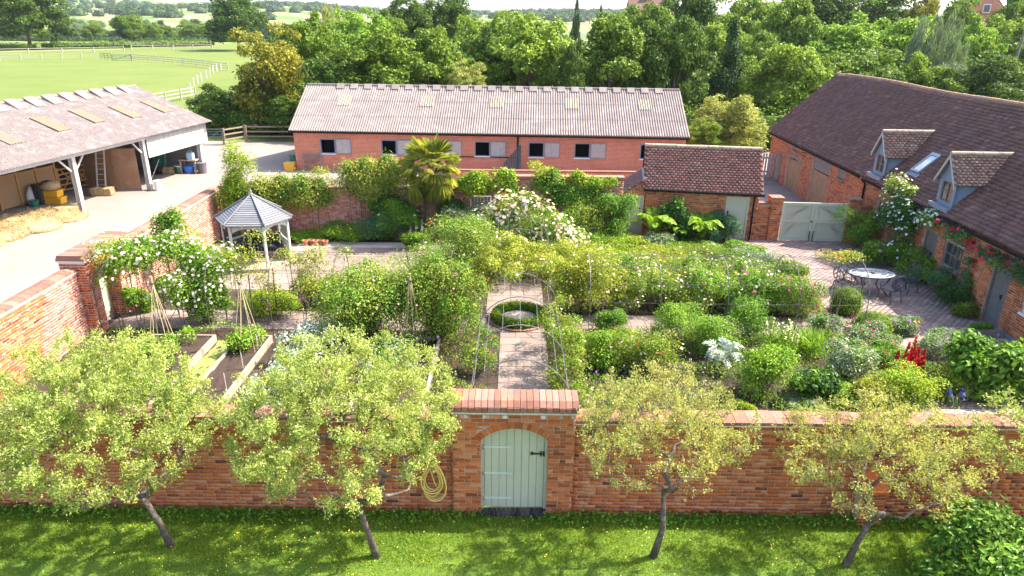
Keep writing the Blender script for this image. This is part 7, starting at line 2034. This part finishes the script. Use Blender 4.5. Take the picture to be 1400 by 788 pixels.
for (u, v, h) in ((1221, 508, 28), (1232, 512, 40), (1240, 508, 42), (1243, 515, 32), (1248, 506, 30), (1255, 512, 32), (1229, 520, 24)):
    spire('lupin', 'red lupin spike standing in the front bed', 'lupin', u, v + 6, h * 1.25, 'red', 'red lupin spikes', .1, .6)
for (u, v, h) in ((600, 330, 36), (610, 332, 30), (627, 330, 36), (638, 330, 42), (644, 330, 44), (651, 332, 36), (657, 330, 44), (630, 338, 28), (622, 340, 30), (650, 322, 30)):
    spire('foxglove', 'purple foxglove spike right of the palm trunk', 'foxglove', u, v, h, 'magenta', 'purple foxgloves', .06, .45)
for (u, v, h) in ((570, 332, 34), (578, 332, 32), (562, 330, 26)):
    spire('foxglove', 'white foxglove spike left of the palm trunk', 'foxglove', u, v, h, 'white', 'white foxgloves', .06, .45)
spire('foxglove', 'lone pink spike between the two box domes', 'foxglove', 1161, 452, 26, 'magenta', None, .05, .4)
# shrubs along the house
hshr = [
 ('dark leafy shrub before the right gate pier', 1172, 345, 56, 55, 'mid', [('purple', 2, .09)]),
 ('dark shrub against the house left of the white rose', 1207, 335, 50, 60, 'dark', None),
 ('green shrub under the white climbing rose', 1225, 372, 60, 40, 'mid', [('lilac', 8, .05)]),
 ('leafy green shrub below the middle house door', 1258, 392, 56, 44, 'mid', None),
 ('dark low hedge plant along the house below the window', 1290, 415, 56, 40, 'blue', None),
 ('low dark shrub at the foot of the red rose', 1318, 430, 46, 34, 'dark', None),
 ('small yellow green plant beside the right house door', 1318, 438, 30, 20, 'olive', None),
 ('hydrangea with lilac flowers behind the patio chairs', 1197, 368, 36, 34, 'mid', [('lilac', 10, .07)]),
]
for lab, u, vb, w, h, leaf, fl in hshr: S('border_shrub', lab, 'shrub', u, vb, w, h, leaf, .075, k=7, fl=fl, cap=4200)
# terracotta rubble by the gazebo
tp_ = thing('terracotta_pots', 'heap of terracotta pots beside the gazebo', 'pots', (-7.9, 26.6, 0))
for i in range(5):
    x, y = -8.3 + i * .2, 26.6 + .12 * (i % 2); MB().lathe((x, y, .02), [(.07, 0), (.11, .17), (.125, .17), (.125, .21), (.1, .21), (.07, .05)], 10).build('pot', M['terracotta'], tp_)

# dense low underplanting in the beds, nobody could count it
def carpet(label, areas, n, leaf, L, hmax, seed, fl=None, name='underplanting'):
    rg = np.random.default_rng(seed); P = []
    tot = sum((a[1] - a[0]) * (a[3] - a[2]) for a in areas)
    for a in areas:
        k = int(n * (a[1] - a[0]) * (a[3] - a[2]) / tot); q = np.stack([rg.uniform(a[0], a[1], k), rg.uniform(a[2], a[3], k)], 1)
        w = np.sin(q[:, 0] * 2.3 + np.sin(q[:, 1] * 1.9 + seed) * 1.6) + np.sin(q[:, 1] * 3.1 + q[:, 0] * 1.1 + seed) + .6 * np.sin(q[:, 0] * 6.1 + q[:, 1] * 5.3)
        h = hmax * np.clip(.35 + .28 * w, 0, 1); keep = h > hmax * .12; q = q[keep]; h = h[keep]
        P.append(np.column_stack([q, h * rg.uniform(.45, 1., len(h)) + .02]))
    P = np.concatenate(P); n = len(P)
    o = link(name, leaves_mesh(name, P, rdir(n, rg) + [0, 0, .3], unit(rdir(n, rg) * .7 + [0, 0, 1]), L * rg.uniform(.7, 1.3, n), L * .55), LEAF[leaf], None, 'stuff'); tag(o, label, 'plants')
    if fl:
        k = rg.choice(n, fl[1], replace=False); f = P[k] + [0, 0, .04]
        c = link('flowers', flower_mesh('flowers', f, rdir(len(f), rg) * .4 + [0, -.3, 1], fl[2], rg), PET[fl[0]], o, 'stuff')
right_back = [(1.6, 8.7, 21.2, 23.8)]
far_back = [(2.2, 8.9, 23.8, 26.9)]
right_front = [(1.5, 9.9, 11.2, 18.4)]
left_strip = [(-11.6, -1.2, 17.9, 18.45), (-10.8, -1.2, 19.9, 21.5)]
carpet('fresh green underplanting in the border behind the patio tunnel', right_back, 20000, 'bright', .06, .55, 1, ('rosepale', 200, .028))
carpet('yellow green underplanting in the border behind the patio tunnel', right_back, 12000, 'mid', .055, .6, 2, ('pink', 160, .028))
carpet('low leafy planting in front of the outhouse', far_back, 16000, 'bright', .06, .4, 12, ('lilac', 120, .03))
carpet('mid green underplanting across the front right bed', right_front, 24000, 'mid', .055, .5, 3, ('purple', 60, .03))
carpet('pale green underplanting across the front right bed', right_front, 20000, 'olive', .05, .6, 4, ('cream', 80, .028))
carpet('low planting along the path to the yard gateway', left_strip, 9000, 'bright', .055, .5, 5, ('yellow', 60, .028))
carpet('bushy planting beside the cross path below the patio tunnel', [(1.6, 9.9, 19.9, 21.3), (1.6, 9.8, 17.6, 18.5)], 12000, 'rose', .055, .5, 6, ('magenta', 60, .04))
carpet('green planting at the foot of the back wall', [(-11.5, -3.0, 27.15, 27.7), (-2.8, 4.4, 25.6, 27.6)], 14000, 'bright', .06, .6, 7, ('white', 60, .04))
carpet('sparse planting in the dark soil beside the central path', [(-1.95, -.4, 11.2, 18.4)], 6500, 'rose', .05, .5, 8, ('red', 24, .025))
carpet('leafy planting along the outhouse and central back path', [(-2.8, -.9, 20.8, 27.2), (1.2, 2.4, 21, 26.8)], 12000, 'greygreen', .055, .8, 9, ('rosepale', 120, .04))

# ================================================================== AIR over the valley
hz = MB().box(-2150, 2150, -55, 3150, -8, 75).build('haze', None, None, 'stuff')
hm = bpy.data.materials.new('haze'); hm.use_nodes = True; hm.node_tree.nodes.clear()
ho = hm.node_tree.nodes.new('ShaderNodeOutputMaterial'); pv_ = hm.node_tree.nodes.new('ShaderNodeVolumePrincipled')
pv_.inputs['Color'].default_value = (.86, .92, 1., 1); pv_.inputs['Density'].default_value = .00009; pv_.inputs['Anisotropy'].default_value = .3
hm.node_tree.links.new(pv_.outputs[0], ho.inputs['Volume']); hz.data.materials.append(hm)
tag(hz, 'pale summer haze over the far valley and hills', 'haze')
